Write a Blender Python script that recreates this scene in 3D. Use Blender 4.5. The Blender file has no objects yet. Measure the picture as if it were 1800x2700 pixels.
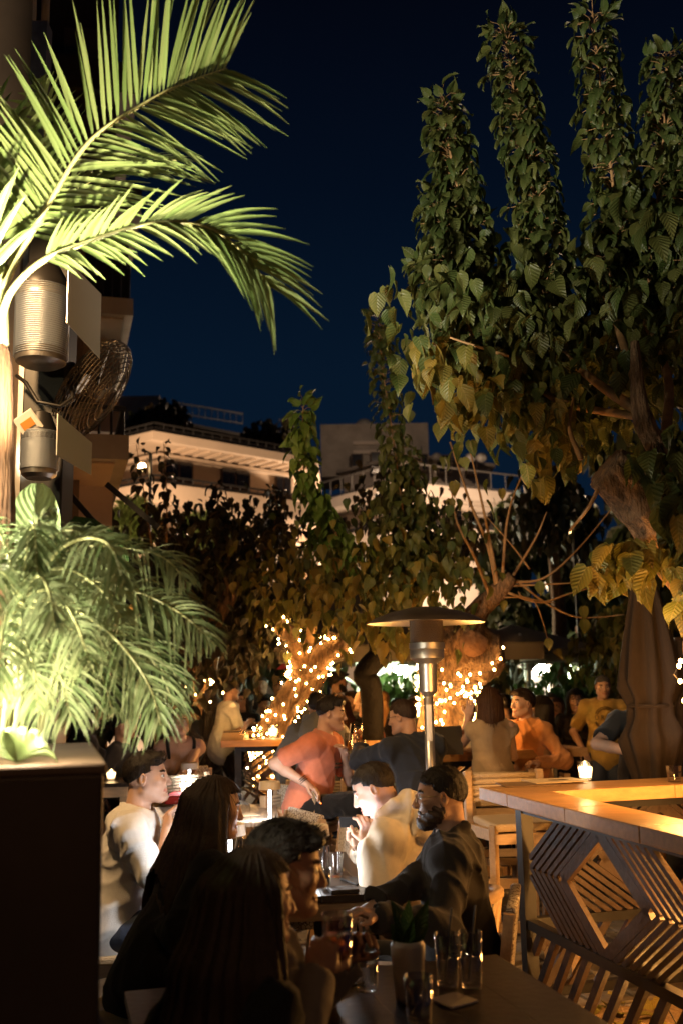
import bpy, math, random, time
import numpy as np
from mathutils import Vector, Matrix
T0 = time.time()
R = math.radians
rng = random.Random(7)
S = bpy.context.scene
COL = S.collection

# ---------------------------------------------------------------- camera
FPX = 2625.0                 # focal length in pixels of the 1800x2700 photograph (35 mm lens, portrait)
CAMZ = 1.65
PITCH = math.atan(440 / FPX)
ROLL = R(1.0)
cd = bpy.data.cameras.new('camera')
cam = bpy.data.objects.new('camera', cd)
COL.objects.link(cam)
cam.matrix_world = Matrix.Translation((0, 0, CAMZ)) @ Matrix.Rotation(math.pi / 2 + PITCH, 4, 'X') @ Matrix.Rotation(-ROLL, 4, 'Z')
cd.sensor_fit = 'VERTICAL'
cd.sensor_height = 36
cd.sensor_width = 24
cd.lens = FPX / 2700 * 36
cd.clip_start = .05
cd.clip_end = 2000
cd.dof.use_dof = True
cd.dof.focus_distance = 5.0
cd.dof.aperture_fstop = 2.4
S.camera = cam
S.render.engine = 'CYCLES'
S.render.resolution_x, S.render.resolution_y = 682, 1024


def ray(px, py):
    u = (px - 900) / FPX
    v = -(py - 1350) / FPX
    c, s = math.cos(ROLL), math.sin(ROLL)
    u, v = u * c + v * s, -u * s + v * c
    cp, sp = math.cos(PITCH), math.sin(PITCH)
    return u, cp - v * sp, sp + v * cp


def at(px, py, D):
    r = ray(px, py)
    k = D / r[1]
    return Vector((r[0] * k, D, CAMZ + r[2] * k))


def onz(px, py, z):
    r = ray(px, py)
    k = (z - CAMZ) / r[2]
    return Vector((r[0] * k, r[1] * k, z))


# ---------------------------------------------------------------- world: clear night sky over a city
W = bpy.data.worlds.new('World')
S.world = W
W.use_nodes = True
nt = W.node_tree
nt.nodes.clear()
tc = nt.nodes.new('ShaderNodeTexCoord')
sx = nt.nodes.new('ShaderNodeSeparateXYZ')
cr = nt.nodes.new('ShaderNodeValToRGB')
bg = nt.nodes.new('ShaderNodeBackground')
wo = nt.nodes.new('ShaderNodeOutputWorld')
nt.links.new(tc.outputs['Generated'], sx.inputs[0])
nt.links.new(sx.outputs['Z'], cr.inputs[0])
nt.links.new(cr.outputs[0], bg.inputs[0])
nt.links.new(bg.outputs[0], wo.inputs[0])
e = cr.color_ramp.elements
e[0].position = 0.0
e[0].color = (.0027, .0100, .0245, 1)
e[1].position = 1.0
e[1].color = (.0008, .0010, .0028, 1)
for p, c in ((.30, (.0020, .0080, .0205, 1)), (.46, (.0012, .0041, .0115, 1)), (.62, (.0009, .0016, .0045, 1))):
    n = e.new(p)
    n.color = c
bg.inputs[1].default_value = 1.0
S.view_settings.view_transform = 'Standard'
S.view_settings.look = 'None'
S.view_settings.exposure = 0
S.view_settings.gamma = 1
S.view_settings.use_curve_mapping = False
cy = S.cycles
cy.use_denoising = True
cy.denoiser = 'OPENIMAGEDENOISE'
cy.max_bounces = 8
cy.diffuse_bounces = 2
cy.glossy_bounces = 3
cy.transparent_max_bounces = 24
cy.transmission_bounces = 4
cy.caustics_reflective = False
cy.caustics_refractive = False
cy.sample_clamp_indirect = 2.0
cy.sample_clamp_direct = 0
cy.use_light_tree = True


# ---------------------------------------------------------------- lamps of the terrace
def lamp(name, kind, loc, power, color, size=.05, target=None, angle=60, blend=.5):
    ld = bpy.data.lights.new(name, kind)
    ld.energy = power
    ld.color = color
    if kind == 'AREA':
        ld.size = size
    else:
        ld.shadow_soft_size = size
    if kind == 'SPOT':
        ld.spot_size = R(angle)
        ld.spot_blend = blend
    o = bpy.data.objects.new(name, ld)
    o.location = loc
    if target is not None:
        o.rotation_euler = (Vector(target) - Vector(loc)).to_track_quat('-Z', 'Y').to_euler()
    COL.objects.link(o)
    return o


WARM = (1, .56, .20)
AMBER = (1, .44, .10)
SOFTW = (1, .86, .62)
COOL = (.92, .95, 1)
# uplights in the planter that make the palms glow
lamp('planter_uplight', 'SPOT', at(20, 1990, 2.75), 560, SOFTW, .03, at(140, 700, 3.1), 70, .6)
lamp('palm_uplight', 'SPOT', at(-60, 1180, 2.75), 620, SOFTW, .03, at(140, 560, 3.1), 120, .6)
lamp('edge_light', 'POINT', at(60, 1860, 2.30), 14, (1, .85, .6), .02)
# white light of the cordless table lamps (under each shade)
for p_, w_ in ((at(500, 2060, 8.15), 7), (onz(712, 2166, .746) + Vector((-.03, -.03, .17)), 19), (Vector((-.53, 4.66, .90)), 11.0), (Vector((-.13, 4.66, .90)), 4)):
    lamp('table_lamp_light', 'POINT', p_, w_, COOL, .02)
# fairy lights in the trees
for p_, w_ in ((at(760, 1900, 9.6), 16), (at(1160, 1880, 8.2), 30), (at(1060, 1890, 8.9), 14)):
    lamp('fairy_glow', 'POINT', p_, w_, AMBER, .12)
# the lit tree in the right counter, mostly outside the picture
for p_, w_ in ((Vector((1.52, 4.6, 1.45)), 50), (Vector((1.50, 4.12, .80)), 120), (Vector((1.36, 4.25, 1.90)), 3)):
    lamp('fairy_glow', 'POINT', p_, w_, AMBER, .10)
lamp('candle_glow', 'POINT', onz(1543, 2050, 1.17), 1.2, WARM, .03)
# street and square lighting
lamp('street_and_fill_light', 'POINT', (-7, 27, 4.5), 7500, (1, .66, .40), .3)
lamp('street_and_fill_light', 'POINT', (4.2, 43, 6), 10000, (1, .70, .46), .3)
lamp('square_floodlight', 'SPOT', at(1057, 1765, 20.6), 500, (.85, 1, .72), .15, (0.6, 14, 1.5), 150, .5)
lamp('umbrella_light', 'POINT', at(960, 1760, 14.6), 60, (.85, 1, .7), .1)
lamp('yellow_palm_uplight', 'SPOT', (at(360, 1480, 18.6).x, 18.4, 2.5), 260, (1, .75, .25), .1, at(360, 1380, 19), 90, .5)
# terrace floodlights on the bar's facade, to the left
lamp('terrace_floodlight', 'SPOT', (-2.2, 3.9, 4.4), 640, (1, .60, .26), .12, (.1, 7.2, 1.2), 84, .7)
lamp('terrace_floodlight', 'SPOT', (-3.2, 1.5, 3.2), 85, (1, .84, .46), .12, (.8, 7.2, 4.6), 62, .7)
lamp('sprig_fill_spot', 'SPOT', (-2.4, 5.0, 2.9), 850, (1, .95, .72), .08, at(800, 1230, 8.1), 20, .5)  # added spot that brightens the sprig, not a fitting of the terrace
lamp('fern_uplight', 'SPOT', (-1.75, 2.15, 1.55), 850, (1, .93, .74), .03, (-.75, 3.0, 2.02), 70, .7)
lamp('foreground_fill', 'POINT', (.9, -.6, 2.9), 36, (1, .50, .18), .12)  # added fill behind the camera, warms the foreground; no pendant hangs there
lamp('candle_glow', 'POINT', Vector((-1.83, 8.0, 1.03)), .8, WARM, .03)
lamp('candle_glow', 'POINT', at(722, 1915, 10.3), 2.0, WARM, .03)
lamp('kiosk_light', 'POINT', at(1430, 1770, 24.8), 160, (1, .92, .8), .15)
lamp('phone_glow', 'SPOT', at(940, 2178, 4.62), .9, (.8, .8, 1), .03, at(975, 2095, 4.8), 100, .6)
lamp('street_and_fill_light', 'POINT', (2.5, 44, 15), 1300, (1, .70, .46), .4)  # added fill that lifts the far block's upper floors, no street lamp there

# ---------------------------------------------------------------- materials
MATS = {}


def mat(name, col, rough=.6, metal=0., var=.0, vscale=8., bump=.0, bscale=60., spec=.5, emit=None, es=0., stretch=None, col2=None, coords='Object', sheen=0.):
    if name in MATS:
        return MATS[name]
    m = bpy.data.materials.new(name)
    m.use_nodes = True
    t = m.node_tree
    b = t.nodes['Principled BSDF']
    b.inputs['Base Color'].default_value = (*col, 1)
    b.inputs['Roughness'].default_value = rough
    b.inputs['Metallic'].default_value = metal
    b.inputs['Specular IOR Level'].default_value = spec
    if sheen:
        b.inputs['Sheen Weight'].default_value = sheen
    if emit:
        b.inputs['Emission Color'].default_value = (*emit, 1)
        b.inputs['Emission Strength'].default_value = es
    if var or bump:
        tc = t.nodes.new('ShaderNodeTexCoord')
        mp = t.nodes.new('ShaderNodeMapping')
        t.links.new(tc.outputs[coords], mp.inputs[0])
        if stretch:
            mp.inputs['Scale'].default_value = stretch
        if var:
            nz = t.nodes.new('ShaderNodeTexNoise')
            nz.inputs['Scale'].default_value = vscale
            nz.inputs['Detail'].default_value = 5
            nz.inputs['Roughness'].default_value = .65
            t.links.new(mp.outputs[0], nz.inputs['Vector'])
            mx = t.nodes.new('ShaderNodeMix')
            mx.data_type = 'RGBA'
            c2 = col2 if col2 else tuple(max(0, c * (1 - var)) for c in col)
            c1 = col if col2 else tuple(min(1, c * (1 + var)) for c in col)
            mx.inputs[6].default_value = (*c1, 1)
            mx.inputs[7].default_value = (*c2, 1)
            rp = t.nodes.new('ShaderNodeMapRange')
            rp.inputs[1].default_value = .3
            rp.inputs[2].default_value = .7
            t.links.new(nz.outputs[0], rp.inputs[0])
            t.links.new(rp.outputs[0], mx.inputs[0])
            t.links.new(mx.outputs[2], b.inputs['Base Color'])
        if bump:
            nb = t.nodes.new('ShaderNodeTexNoise')
            nb.inputs['Scale'].default_value = bscale
            nb.inputs['Detail'].default_value = 4
            t.links.new(mp.outputs[0], nb.inputs['Vector'])
            bp = t.nodes.new('ShaderNodeBump')
            bp.inputs['Strength'].default_value = bump
            bp.inputs['Distance'].default_value = .02
            t.links.new(nb.outputs[0], bp.inputs['Height'])
            t.links.new(bp.outputs[0], b.inputs['Normal'])
    MATS[name] = m
    return m


def emis(name, col, s, sample=False):
    if name in MATS:
        return MATS[name]
    m = bpy.data.materials.new(name)
    m.use_nodes = True
    t = m.node_tree
    t.nodes.clear()
    e = t.nodes.new('ShaderNodeEmission')
    e.inputs[0].default_value = (*col, 1)
    e.inputs[1].default_value = s
    o = t.nodes.new('ShaderNodeOutputMaterial')
    t.links.new(e.outputs[0], o.inputs[0])
    if not sample:
        m.cycles.emission_sampling = 'NONE'
    MATS[name] = m
    return m


def thin_glass(name, tint=(1, 1, 1), base=.06, rough=.03):
    if name in MATS:
        return MATS[name]
    m = bpy.data.materials.new(name)
    m.use_nodes = True
    t = m.node_tree
    t.nodes.clear()
    a = t.nodes.new('ShaderNodeBsdfTransparent')
    a.inputs[0].default_value = (*tint, 1)
    g = t.nodes.new('ShaderNodeBsdfGlossy')
    g.inputs['Roughness'].default_value = rough
    lw = t.nodes.new('ShaderNodeLayerWeight')
    lw.inputs[0].default_value = .35
    mr = t.nodes.new('ShaderNodeMapRange')
    mr.inputs[3].default_value = base
    mr.inputs[4].default_value = .9
    t.links.new(lw.outputs['Facing'], mr.inputs[0])
    mx = t.nodes.new('ShaderNodeMixShader')
    t.links.new(mr.outputs[0], mx.inputs[0])
    t.links.new(a.outputs[0], mx.inputs[1])
    t.links.new(g.outputs[0], mx.inputs[2])
    o = t.nodes.new('ShaderNodeOutputMaterial')
    t.links.new(mx.outputs[0], o.inputs[0])
    MATS[name] = m
    return m


def leafmat(name, c1, c2, vein, trans=.35, rough=.45, nveins=7.):
    """leaf blade: tint between c1 and c2 by the mesh attribute 'tint', veins drawn from the leaf's own UV"""
    m = bpy.data.materials.new(name)
    m.use_nodes = True
    t = m.node_tree
    L = t.links.new
    b = t.nodes['Principled BSDF']
    b.inputs['Roughness'].default_value = rough
    b.inputs['Specular IOR Level'].default_value = .4
    at_ = t.nodes.new('ShaderNodeAttribute')
    at_.attribute_name = 'tint'
    mx = t.nodes.new('ShaderNodeMix')
    mx.data_type = 'RGBA'
    mx.inputs[6].default_value = (*c1, 1)
    mx.inputs[7].default_value = (*c2, 1)
    oi = t.nodes.new('ShaderNodeObjectInfo')
    ad = t.nodes.new('ShaderNodeMath')
    ad.operation = 'ADD'
    L(at_.outputs['Fac'], ad.inputs[0])
    m0 = t.nodes.new('ShaderNodeMath')
    m0.operation = 'MULTIPLY_ADD'
    m0.inputs[1].default_value = .5
    m0.inputs[2].default_value = -.25
    L(oi.outputs['Random'], m0.inputs[0])
    L(m0.outputs[0], ad.inputs[1])
    ad.use_clamp = True
    L(ad.outputs[0], mx.inputs[0])
    uv = t.nodes.new('ShaderNodeUVMap')
    sp = t.nodes.new('ShaderNodeSeparateXYZ')
    L(uv.outputs[0], sp.inputs[0])

    def M(op, a, bb=None, c=None):
        n = t.nodes.new('ShaderNodeMath')
        n.operation = op
        for i, x in enumerate((a, bb, c)):
            if x is None:
                continue
            if isinstance(x, (int, float)):
                n.inputs[i].default_value = x
            else:
                L(x, n.inputs[i])
        return n.outputs[0]
    au = M('ABSOLUTE', M('SUBTRACT', sp.outputs[0], .5))
    mid = M('LESS_THAN', au, .018)
    ph = M('FRACT', M('MULTIPLY', M('SUBTRACT', sp.outputs[1], M('MULTIPLY', au, .75)), nveins))
    lat = M('LESS_THAN', ph, .13)
    v = M('MAXIMUM', mid, M('MULTIPLY', lat, .6))
    m2 = t.nodes.new('ShaderNodeMix')
    m2.data_type = 'RGBA'
    L(M('MULTIPLY', v, .42), m2.inputs[0])
    L(mx.outputs[2], m2.inputs[6])
    m2.inputs[7].default_value = (*vein, 1)
    L(m2.outputs[2], b.inputs['Base Color'])
    bp = t.nodes.new('ShaderNodeBump')
    bp.inputs['Strength'].default_value = .6
    bp.inputs['Distance'].default_value = .01
    L(M('ABSOLUTE', M('SUBTRACT', ph, .5)), bp.inputs['Height'])
    L(bp.outputs[0], b.inputs['Normal'])
    tr = t.nodes.new('ShaderNodeBsdfTranslucent')
    L(m2.outputs[2], tr.inputs[0])
    ms = t.nodes.new('ShaderNodeMixShader')
    ms.inputs[0].default_value = trans
    L(b.outputs[0], ms.inputs[1])
    L(tr.outputs[0], ms.inputs[2])
    L(ms.outputs[0], t.nodes['Material Output'].inputs[0])
    MATS[name] = m
    return m


# ---------------------------------------------------------------- object helpers
WM = {}


def thing(name, label, cat, loc=(0, 0, 0), rz=0., group=None):
    o = bpy.data.objects.new(name, None)
    o.empty_display_size = .1
    COL.objects.link(o)
    o.location = loc
    o.rotation_euler = (0, 0, rz)
    tag(o, label, cat, group)
    WM[o.name] = Matrix.Translation(loc) @ Matrix.Rotation(rz, 4, 'Z')
    return o


def tag(o, label=None, cat=None, group=None, kind=None):
    if label:
        o['label'] = label
    if cat:
        o['category'] = cat
    if group:
        o['group'] = group
    if kind:
        o['kind'] = kind
    return o


def mesh_np(name, V, Q=None, T=None, smooth=False, mats=(), mi=None, uv=None, attr=None):
    """fast mesh from numpy quads Q and triangles T"""
    me = bpy.data.meshes.new(name)
    V = np.asarray(V, np.float32)
    parts, starts, tot = [], [], []
    n = 0
    for F, k in ((Q, 4), (T, 3)):
        if F is not None and len(F):
            F = np.asarray(F, np.int32)
            parts.append(F.ravel())
            starts.append(n + np.arange(len(F)) * k)
            tot.append(np.full(len(F), k))
            n += len(F) * k
    me.vertices.add(len(V))
    me.vertices.foreach_set('co', V.ravel())
    if parts:
        li = np.concatenate(parts).astype(np.int32)
        st = np.concatenate(starts).astype(np.int32)
        me.loops.add(len(li))
        me.loops.foreach_set('vertex_index', li)
        me.polygons.add(len(st))
        me.polygons.foreach_set('loop_start', st)
        if smooth:
            me.polygons.foreach_set('use_smooth', np.ones(len(st), bool))
        if mi is not None:
            me.polygons.foreach_set('material_index', np.asarray(mi, np.int32))
        if uv is not None:
            ul = me.uv_layers.new(name='UVMap')
            ul.data.foreach_set('uv', np.asarray(uv, np.float32)[li].ravel())
    for m in mats:
        me.materials.append(m)
    if attr is not None:
        a = me.attributes.new('tint', 'FLOAT', 'POINT')
        a.data.foreach_set('value', np.asarray(attr, np.float32))
    me.update(calc_edges=True)
    return me


def link(name, me, parent=None, loc=None):
    o = bpy.data.objects.new(name, me)
    COL.objects.link(o)
    if parent is not None:
        o.parent = parent
        WM[o.name] = WM[parent.name]
    else:
        WM[o.name] = Matrix.Identity(4)
    return o


class MB:
    """collects boxes, tubes, lathes and quads; build() links them as ONE object"""

    def __init__(s):
        s.v = []
        s.f = []

    def add(s, vs, fs):
        n = len(s.v)
        s.v += [tuple(v) for v in vs]
        s.f += [tuple(i + n for i in f) for f in fs]
        return s

    def hexa(s, p):
        return s.add(p, [(0, 3, 2, 1), (4, 5, 6, 7), (0, 1, 5, 4), (1, 2, 6, 5), (2, 3, 7, 6), (3, 0, 4, 7)])

    def box(s, x0, y0, z0, x1, y1, z1):
        return s.hexa([(x0, y0, z0), (x1, y0, z0), (x1, y1, z0), (x0, y1, z0), (x0, y0, z1), (x1, y0, z1), (x1, y1, z1), (x0, y1, z1)])

    def obox(s, c, ax, ay, az):
        """box about centre c with half-axis vectors"""
        c, ax, ay, az = Vector(c), Vector(ax), Vector(ay), Vector(az)
        return s.hexa([c - ax - ay - az, c + ax - ay - az, c + ax + ay - az, c - ax + ay - az, c - ax - ay + az, c + ax - ay + az, c + ax + ay + az, c - ax + ay + az])

    def bar(s, a, b, w, h, up=(0, 0, 1)):
        """rectangular bar from a to b, w across, h along 'up'"""
        a, b = Vector(a), Vector(b)
        d = (b - a)
        L = d.length / 2
        d.normalize()
        up = Vector(up)
        x = d.cross(up)
        if x.length < 1e-4:
            x = d.cross(Vector((0, 1, 0)))
        x.normalize()
        z = x.cross(d)
        return s.obox((a + b) / 2, x * w / 2, d * L, z * h / 2)

    def tube(s, pts, rad, n=8, cap=True):
        pts = [Vector(p) for p in pts]
        if not hasattr(rad, '__len__'):
            rad = [rad] * len(pts)
        vs, fs = [], []
        up = Vector((0, 0, 1))
        prev = None
        for i, p in enumerate(pts):
            d = (pts[min(i + 1, len(pts) - 1)] - pts[max(i - 1, 0)])
            if d.length < 1e-9:
                d = Vector((0, 0, 1))
            d.normalize()
            if prev is None:
                x = d.cross(up if abs(d.z) < .9 else Vector((1, 0, 0))).normalized()
            else:
                x = (prev - d * prev.dot(d))
                x = x.normalized() if x.length > 1e-6 else d.orthogonal().normalized()
            prev = x
            y = d.cross(x)
            for k in range(n):
                a = 2 * math.pi * k / n
                vs.append(p + (x * math.cos(a) + y * math.sin(a)) * rad[i])
        for i in range(len(pts) - 1):
            for k in range(n):
                k2 = (k + 1) % n
                fs.append((i * n + k, i * n + k2, (i + 1) * n + k2, (i + 1) * n + k))
        if cap:
            fs.append(tuple(range(n - 1, -1, -1)))
            fs.append(tuple((len(pts) - 1) * n + k for k in range(n)))
        return s.add(vs, fs)

    def lathe(s, prof, c=(0, 0, 0), n=20, closed=False):
        vs, fs = [], []
        for r, z in prof:
            for k in range(n):
                a = 2 * math.pi * k / n
                vs.append((c[0] + r * math.cos(a), c[1] + r * math.sin(a), c[2] + z))
        m = len(prof)
        for i in range(m - 1):
            for k in range(n):
                k2 = (k + 1) % n
                fs.append((i * n + k, i * n + k2, (i + 1) * n + k2, (i + 1) * n + k))
        return s.add(vs, fs)

    def ball(s, c, r, n=8, m=5, sq=1.):
        prof = [(max(1e-4, r * math.sin(math.pi * i / m)), -r * sq * math.cos(math.pi * i / m)) for i in range(m + 1)]
        return s.lathe(prof, c, n)

    def build(s, name, m, parent=None, smooth=False, local=False, bevel=0.):
        V = s.v
        if parent is not None and not local:
            iv = WM[parent.name].inverted()
            V = [iv @ Vector(v) for v in V]
        me = bpy.data.meshes.new(name)
        me.from_pydata([tuple(v) for v in V], [], s.f)
        if smooth:
            me.polygons.foreach_set('use_smooth', [True] * len(me.polygons))
            if smooth == 'auto':
                me.set_sharp_from_angle(angle=R(35))
        for q in (m if isinstance(m, (list, tuple)) else [m]):
            me.materials.append(q)
        o = link(name, me, parent)
        if bevel:
            bv = o.modifiers.new('edge', 'BEVEL')
            bv.width = bevel
            bv.segments = 2
            bv.limit_method = 'ANGLE'
        return o


def children(o):
    return [c for c in bpy.data.objects if c.parent == o]


KIDS = {}


def copy_tree(o, loc=None, rz=None, label=None, parent=None, scale=None):
    c = o.copy()
    COL.objects.link(c)
    if parent is not None:
        c.parent = parent
    if loc is not None:
        c.location = loc
    if rz is not None:
        c.rotation_euler = (0, 0, rz)
    if scale is not None:
        c.scale = (scale,) * 3
    if label:
        c['label'] = label
    if loc is not None:
        WM[c.name] = Matrix.Translation(loc) @ Matrix.Rotation(rz or 0, 4, 'Z')
    for k in list(o.children):
        copy_tree(k, parent=c)
    return c

# ---------------------------------------------------------------- people: bodies grown from blended volumes
class Field:
    """signed distance samples on a rectilinear grid, polygonised with surface nets"""

    def __init__(s, ax, ay, az):
        s.ax = [np.asarray(a, np.float32) for a in (ax, ay, az)]
        sh = tuple(len(a) for a in s.ax)
        s.d = np.full(sh, .5, np.float32)
        s.l = np.zeros(sh, np.int8)

    def _sub(s, lo, hi):
        sl = []
        for i in range(3):
            a = s.ax[i]
            i0 = max(0, int(np.searchsorted(a, lo[i])) - 1)
            i1 = min(len(a), int(np.searchsorted(a, hi[i])) + 1)
            if i1 - i0 < 2:
                return None, None
            sl.append(slice(i0, i1))
        sl = tuple(sl)
        g = (s.ax[0][sl[0]][:, None, None], s.ax[1][sl[1]][None, :, None], s.ax[2][sl[2]][None, None, :])
        return sl, g

    def _mix(s, sl, n, k, lab, op):
        o = s.d[sl]
        if op == 'sub':
            n = -n
            h = np.clip(.5 + .5 * (o - n) / k, 0, 1) if k else (o > n)
            r = np.maximum(o, n) if not k else n * (1 - h) + o * h + k * h * (1 - h)
            s.d[sl] = r
            return
        if op == 'int':
            s.d[sl] = np.maximum(o, n)
            return
        if k:
            h = np.clip(.5 + .5 * (o - n) / k, 0, 1)
            r = o * (1 - h) + n * h - k * h * (1 - h)
        else:
            r = np.minimum(o, n)
        if lab is not None:
            L = s.l[sl]
            L[n < o] = lab
        s.d[sl] = r

    def cone(s, a, b, ra, rb, k=.02, lab=0, flat=None, op='add'):
        a, b = np.asarray(a, float), np.asarray(b, float)
        m = .03 + k
        lo = np.minimum(a - ra, b - rb) - m
        hi = np.maximum(a + ra, b + rb) + m
        sl, g = s._sub(lo, hi)
        if sl is None:
            return s
        ab = b - a
        px, py, pz = g[0] - a[0], g[1] - a[1], g[2] - a[2]
        L2 = float(ab @ ab) + 1e-12
        t = np.clip((px * ab[0] + py * ab[1] + pz * ab[2]) / L2, 0, 1)
        dx, dy, dz = px - t * ab[0], py - t * ab[1], pz - t * ab[2]
        q = dx * dx + dy * dy + dz * dz
        if flat is not None:
            nv, f = np.asarray(flat[0], float), flat[1]
            dn = dx * nv[0] + dy * nv[1] + dz * nv[2]
            q = q + (f * f - 1) * dn * dn
        n = np.sqrt(q) - (ra + (rb - ra) * t)
        s._mix(sl, n.astype(np.float32), k, lab, op)
        return s

    def ell(s, c, r, M=None, k=.02, lab=0, op='add'):
        """ellipsoid: centre c, radii r, M = 3x3 whose columns are its axes"""
        c, r = np.asarray(c, float), np.asarray(r, float)
        rm = float(r.max())
        if M is None:
            ext = r
        else:
            ext = np.sqrt(((np.asarray(M) * r) ** 2).sum(1))
        m = .03 + k
        sl, g = s._sub(c - ext - m, c + ext + m)
        if sl is None:
            return s
        p = [g[i] - c[i] for i in range(3)]
        if M is not None:
            p = [p[0] * M[0][i] + p[1] * M[1][i] + p[2] * M[2][i] for i in range(3)]
        k0 = np.sqrt((p[0] / r[0]) ** 2 + (p[1] / r[1]) ** 2 + (p[2] / r[2]) ** 2)
        k1 = np.sqrt((p[0] / r[0] ** 2) ** 2 + (p[1] / r[1] ** 2) ** 2 + (p[2] / r[2] ** 2) ** 2)
        n = k0 * (k0 - 1) / np.maximum(k1, 1e-6)
        s._mix(sl, n.astype(np.float32), k, lab, op)
        return s

    def plane(s, p, n, op='int'):
        """keep only the side n points away from"""
        p, n = np.asarray(p, float), np.asarray(n, float)
        v = (s.ax[0][:, None, None] - p[0]) * n[0] + (s.ax[1][None, :, None] - p[1]) * n[1] + (s.ax[2][None, None, :] - p[2]) * n[2]
        s.d = np.maximum(s.d, v.astype(np.float32))
        return s

    def wobble(s, fn):
        s.d = s.d + fn(s.ax[0][:, None, None], s.ax[1][None, :, None], s.ax[2][None, None, :]).astype(np.float32)
        return s

    def nets(s):
        d = s.d
        g = d < 0
        c = np.zeros(tuple(n - 1 for n in d.shape), np.int8)
        off = [(i, j, k) for i in (0, 1) for j in (0, 1) for k in (0, 1)]
        sh = c.shape
        for i, j, k in off:
            c += g[i:i + sh[0], j:j + sh[1], k:k + sh[2]]
        act = (c > 0) & (c < 8)
        I = np.argwhere(act)
        if not len(I):
            return np.zeros((0, 3)), np.zeros((0, 4), int), np.zeros(0, int)
        idx = np.full(sh, -1, np.int32)
        idx[act] = np.arange(len(I))
        cd_ = np.stack([d[I[:, 0] + i, I[:, 1] + j, I[:, 2] + k] for i, j, k in off], 1)
        acc = np.zeros((len(I), 3), np.float32)
        cnt = np.zeros(len(I), np.float32)
        offa = np.array(off, np.float32)
        for a in range(8):
            for b in range(a + 1, 8):
                df = offa[b] - offa[a]
                if np.abs(df).sum() != 1:
                    continue
                da, db = cd_[:, a], cd_[:, b]
                x = (da < 0) != (db < 0)
                t = np.where(x, da / np.where(x, da - db, 1), 0)
                acc += x[:, None] * (offa[a] + t[:, None] * df)
                cnt += x
        f = acc / cnt[:, None]
        P = I + f
        V = np.stack([np.interp(P[:, i], np.arange(len(s.ax[i])), s.ax[i]) for i in range(3)], 1)
        N = (I + np.round(f).astype(int))
        lab = s.l[N[:, 0], N[:, 1], N[:, 2]]
        Q = []
        for axn in range(3):
            a1, a2 = [(1, 2), (2, 0), (0, 1)][axn]
            lo = [slice(None)] * 3
            hi = [slice(None)] * 3
            lo[axn] = slice(0, -1)
            hi[axn] = slice(1, None)
            x = g[tuple(lo)] != g[tuple(hi)]
            E = np.argwhere(x)
            ok = (E[:, a1] > 0) & (E[:, a1] < d.shape[a1] - 1) & (E[:, a2] > 0) & (E[:, a2] < d.shape[a2] - 1)
            E = E[ok]
            if not len(E):
                continue
            ins = g[E[:, 0], E[:, 1], E[:, 2]]

            def cell(o1, o2):
                e2 = E.copy()
                e2[:, a1] += o1
                e2[:, a2] += o2
                return idx[e2[:, 0], e2[:, 1], e2[:, 2]]
            q = np.stack([cell(-1, -1), cell(0, -1), cell(0, 0), cell(-1, 0)], 1)
            q[~ins] = q[~ins][:, ::-1]
            Q.append(q)
        Q = np.concatenate(Q)
        Q = Q[(Q >= 0).all(1)]
        return V, Q, lab


def axis(lo, hi, step, fine=()):
    """grid lines from lo to hi, closer together inside the fine ranges (a, b, step)"""
    out = [lo]
    x = lo
    while x < hi:
        st = step
        for a, b, f in fine:
            if a - step <= x <= b:
                st = min(st, f)
        x += st
        out.append(x)
    return np.array(out, np.float32)


def v3(*a):
    return np.array(a, float)


def unit(v):
    return v / (np.linalg.norm(v) + 1e-9)


def rotx(a):
    c, s = math.cos(a), math.sin(a)
    return np.array([[1, 0, 0], [0, c, -s], [0, s, c]])


def roty(a):
    c, s = math.cos(a), math.sin(a)
    return np.array([[c, 0, s], [0, 1, 0], [-s, 0, c]])


def rotz(a):
    c, s = math.cos(a), math.sin(a)
    return np.array([[c, -s, 0], [s, c, 0], [0, 0, 1]])


def bone2(a, t, l1, l2, pole):
    d = t - a
    L = np.linalg.norm(d)
    L2 = min(max(L, abs(l1 - l2) + .02), (l1 + l2) * .998)
    d = unit(d)
    x = (l1 * l1 - l2 * l2 + L2 * L2) / (2 * L2)
    h = math.sqrt(max(l1 * l1 - x * x, 0))
    p = pole - d * (pole @ d)
    p = unit(p)
    return a + d * x + p * h, a + d * L2


SKIN, LIP, EYE, IRIS, BROW = range(5)


def skinmats(tone='mid'):
    c = dict(mid=(.50, .29, .19), fair=(.60, .37, .26), dark=(.36, .20, .125))[tone]
    return [mat('skin_' + tone, c, .48, var=.10, vscale=14, bump=.05, bscale=300, spec=.35),
            mat('lips_' + tone, (c[0] * .78, c[1] * .52, c[2] * .5), .4),
            mat('eye_white', (.62, .60, .56), .15),
            mat('iris_brown', (.03, .017, .01), .1),
            mat('brow_hair', (.025, .015, .009), .7)]


def hairmat(name, c, c2=None):
    return mat('hair_' + name, c, .52, var=.45, vscale=40, bump=.35, bscale=75, stretch=(3, 3, .25), col2=c2, spec=.32)


def cloth(name, c, weave=.25, scale=260, rough=.9, var=.12):
    return mat('cloth_' + name, c, rough, var=var, vscale=12, bump=weave, bscale=scale, spec=.2, sheen=.15)


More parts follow.
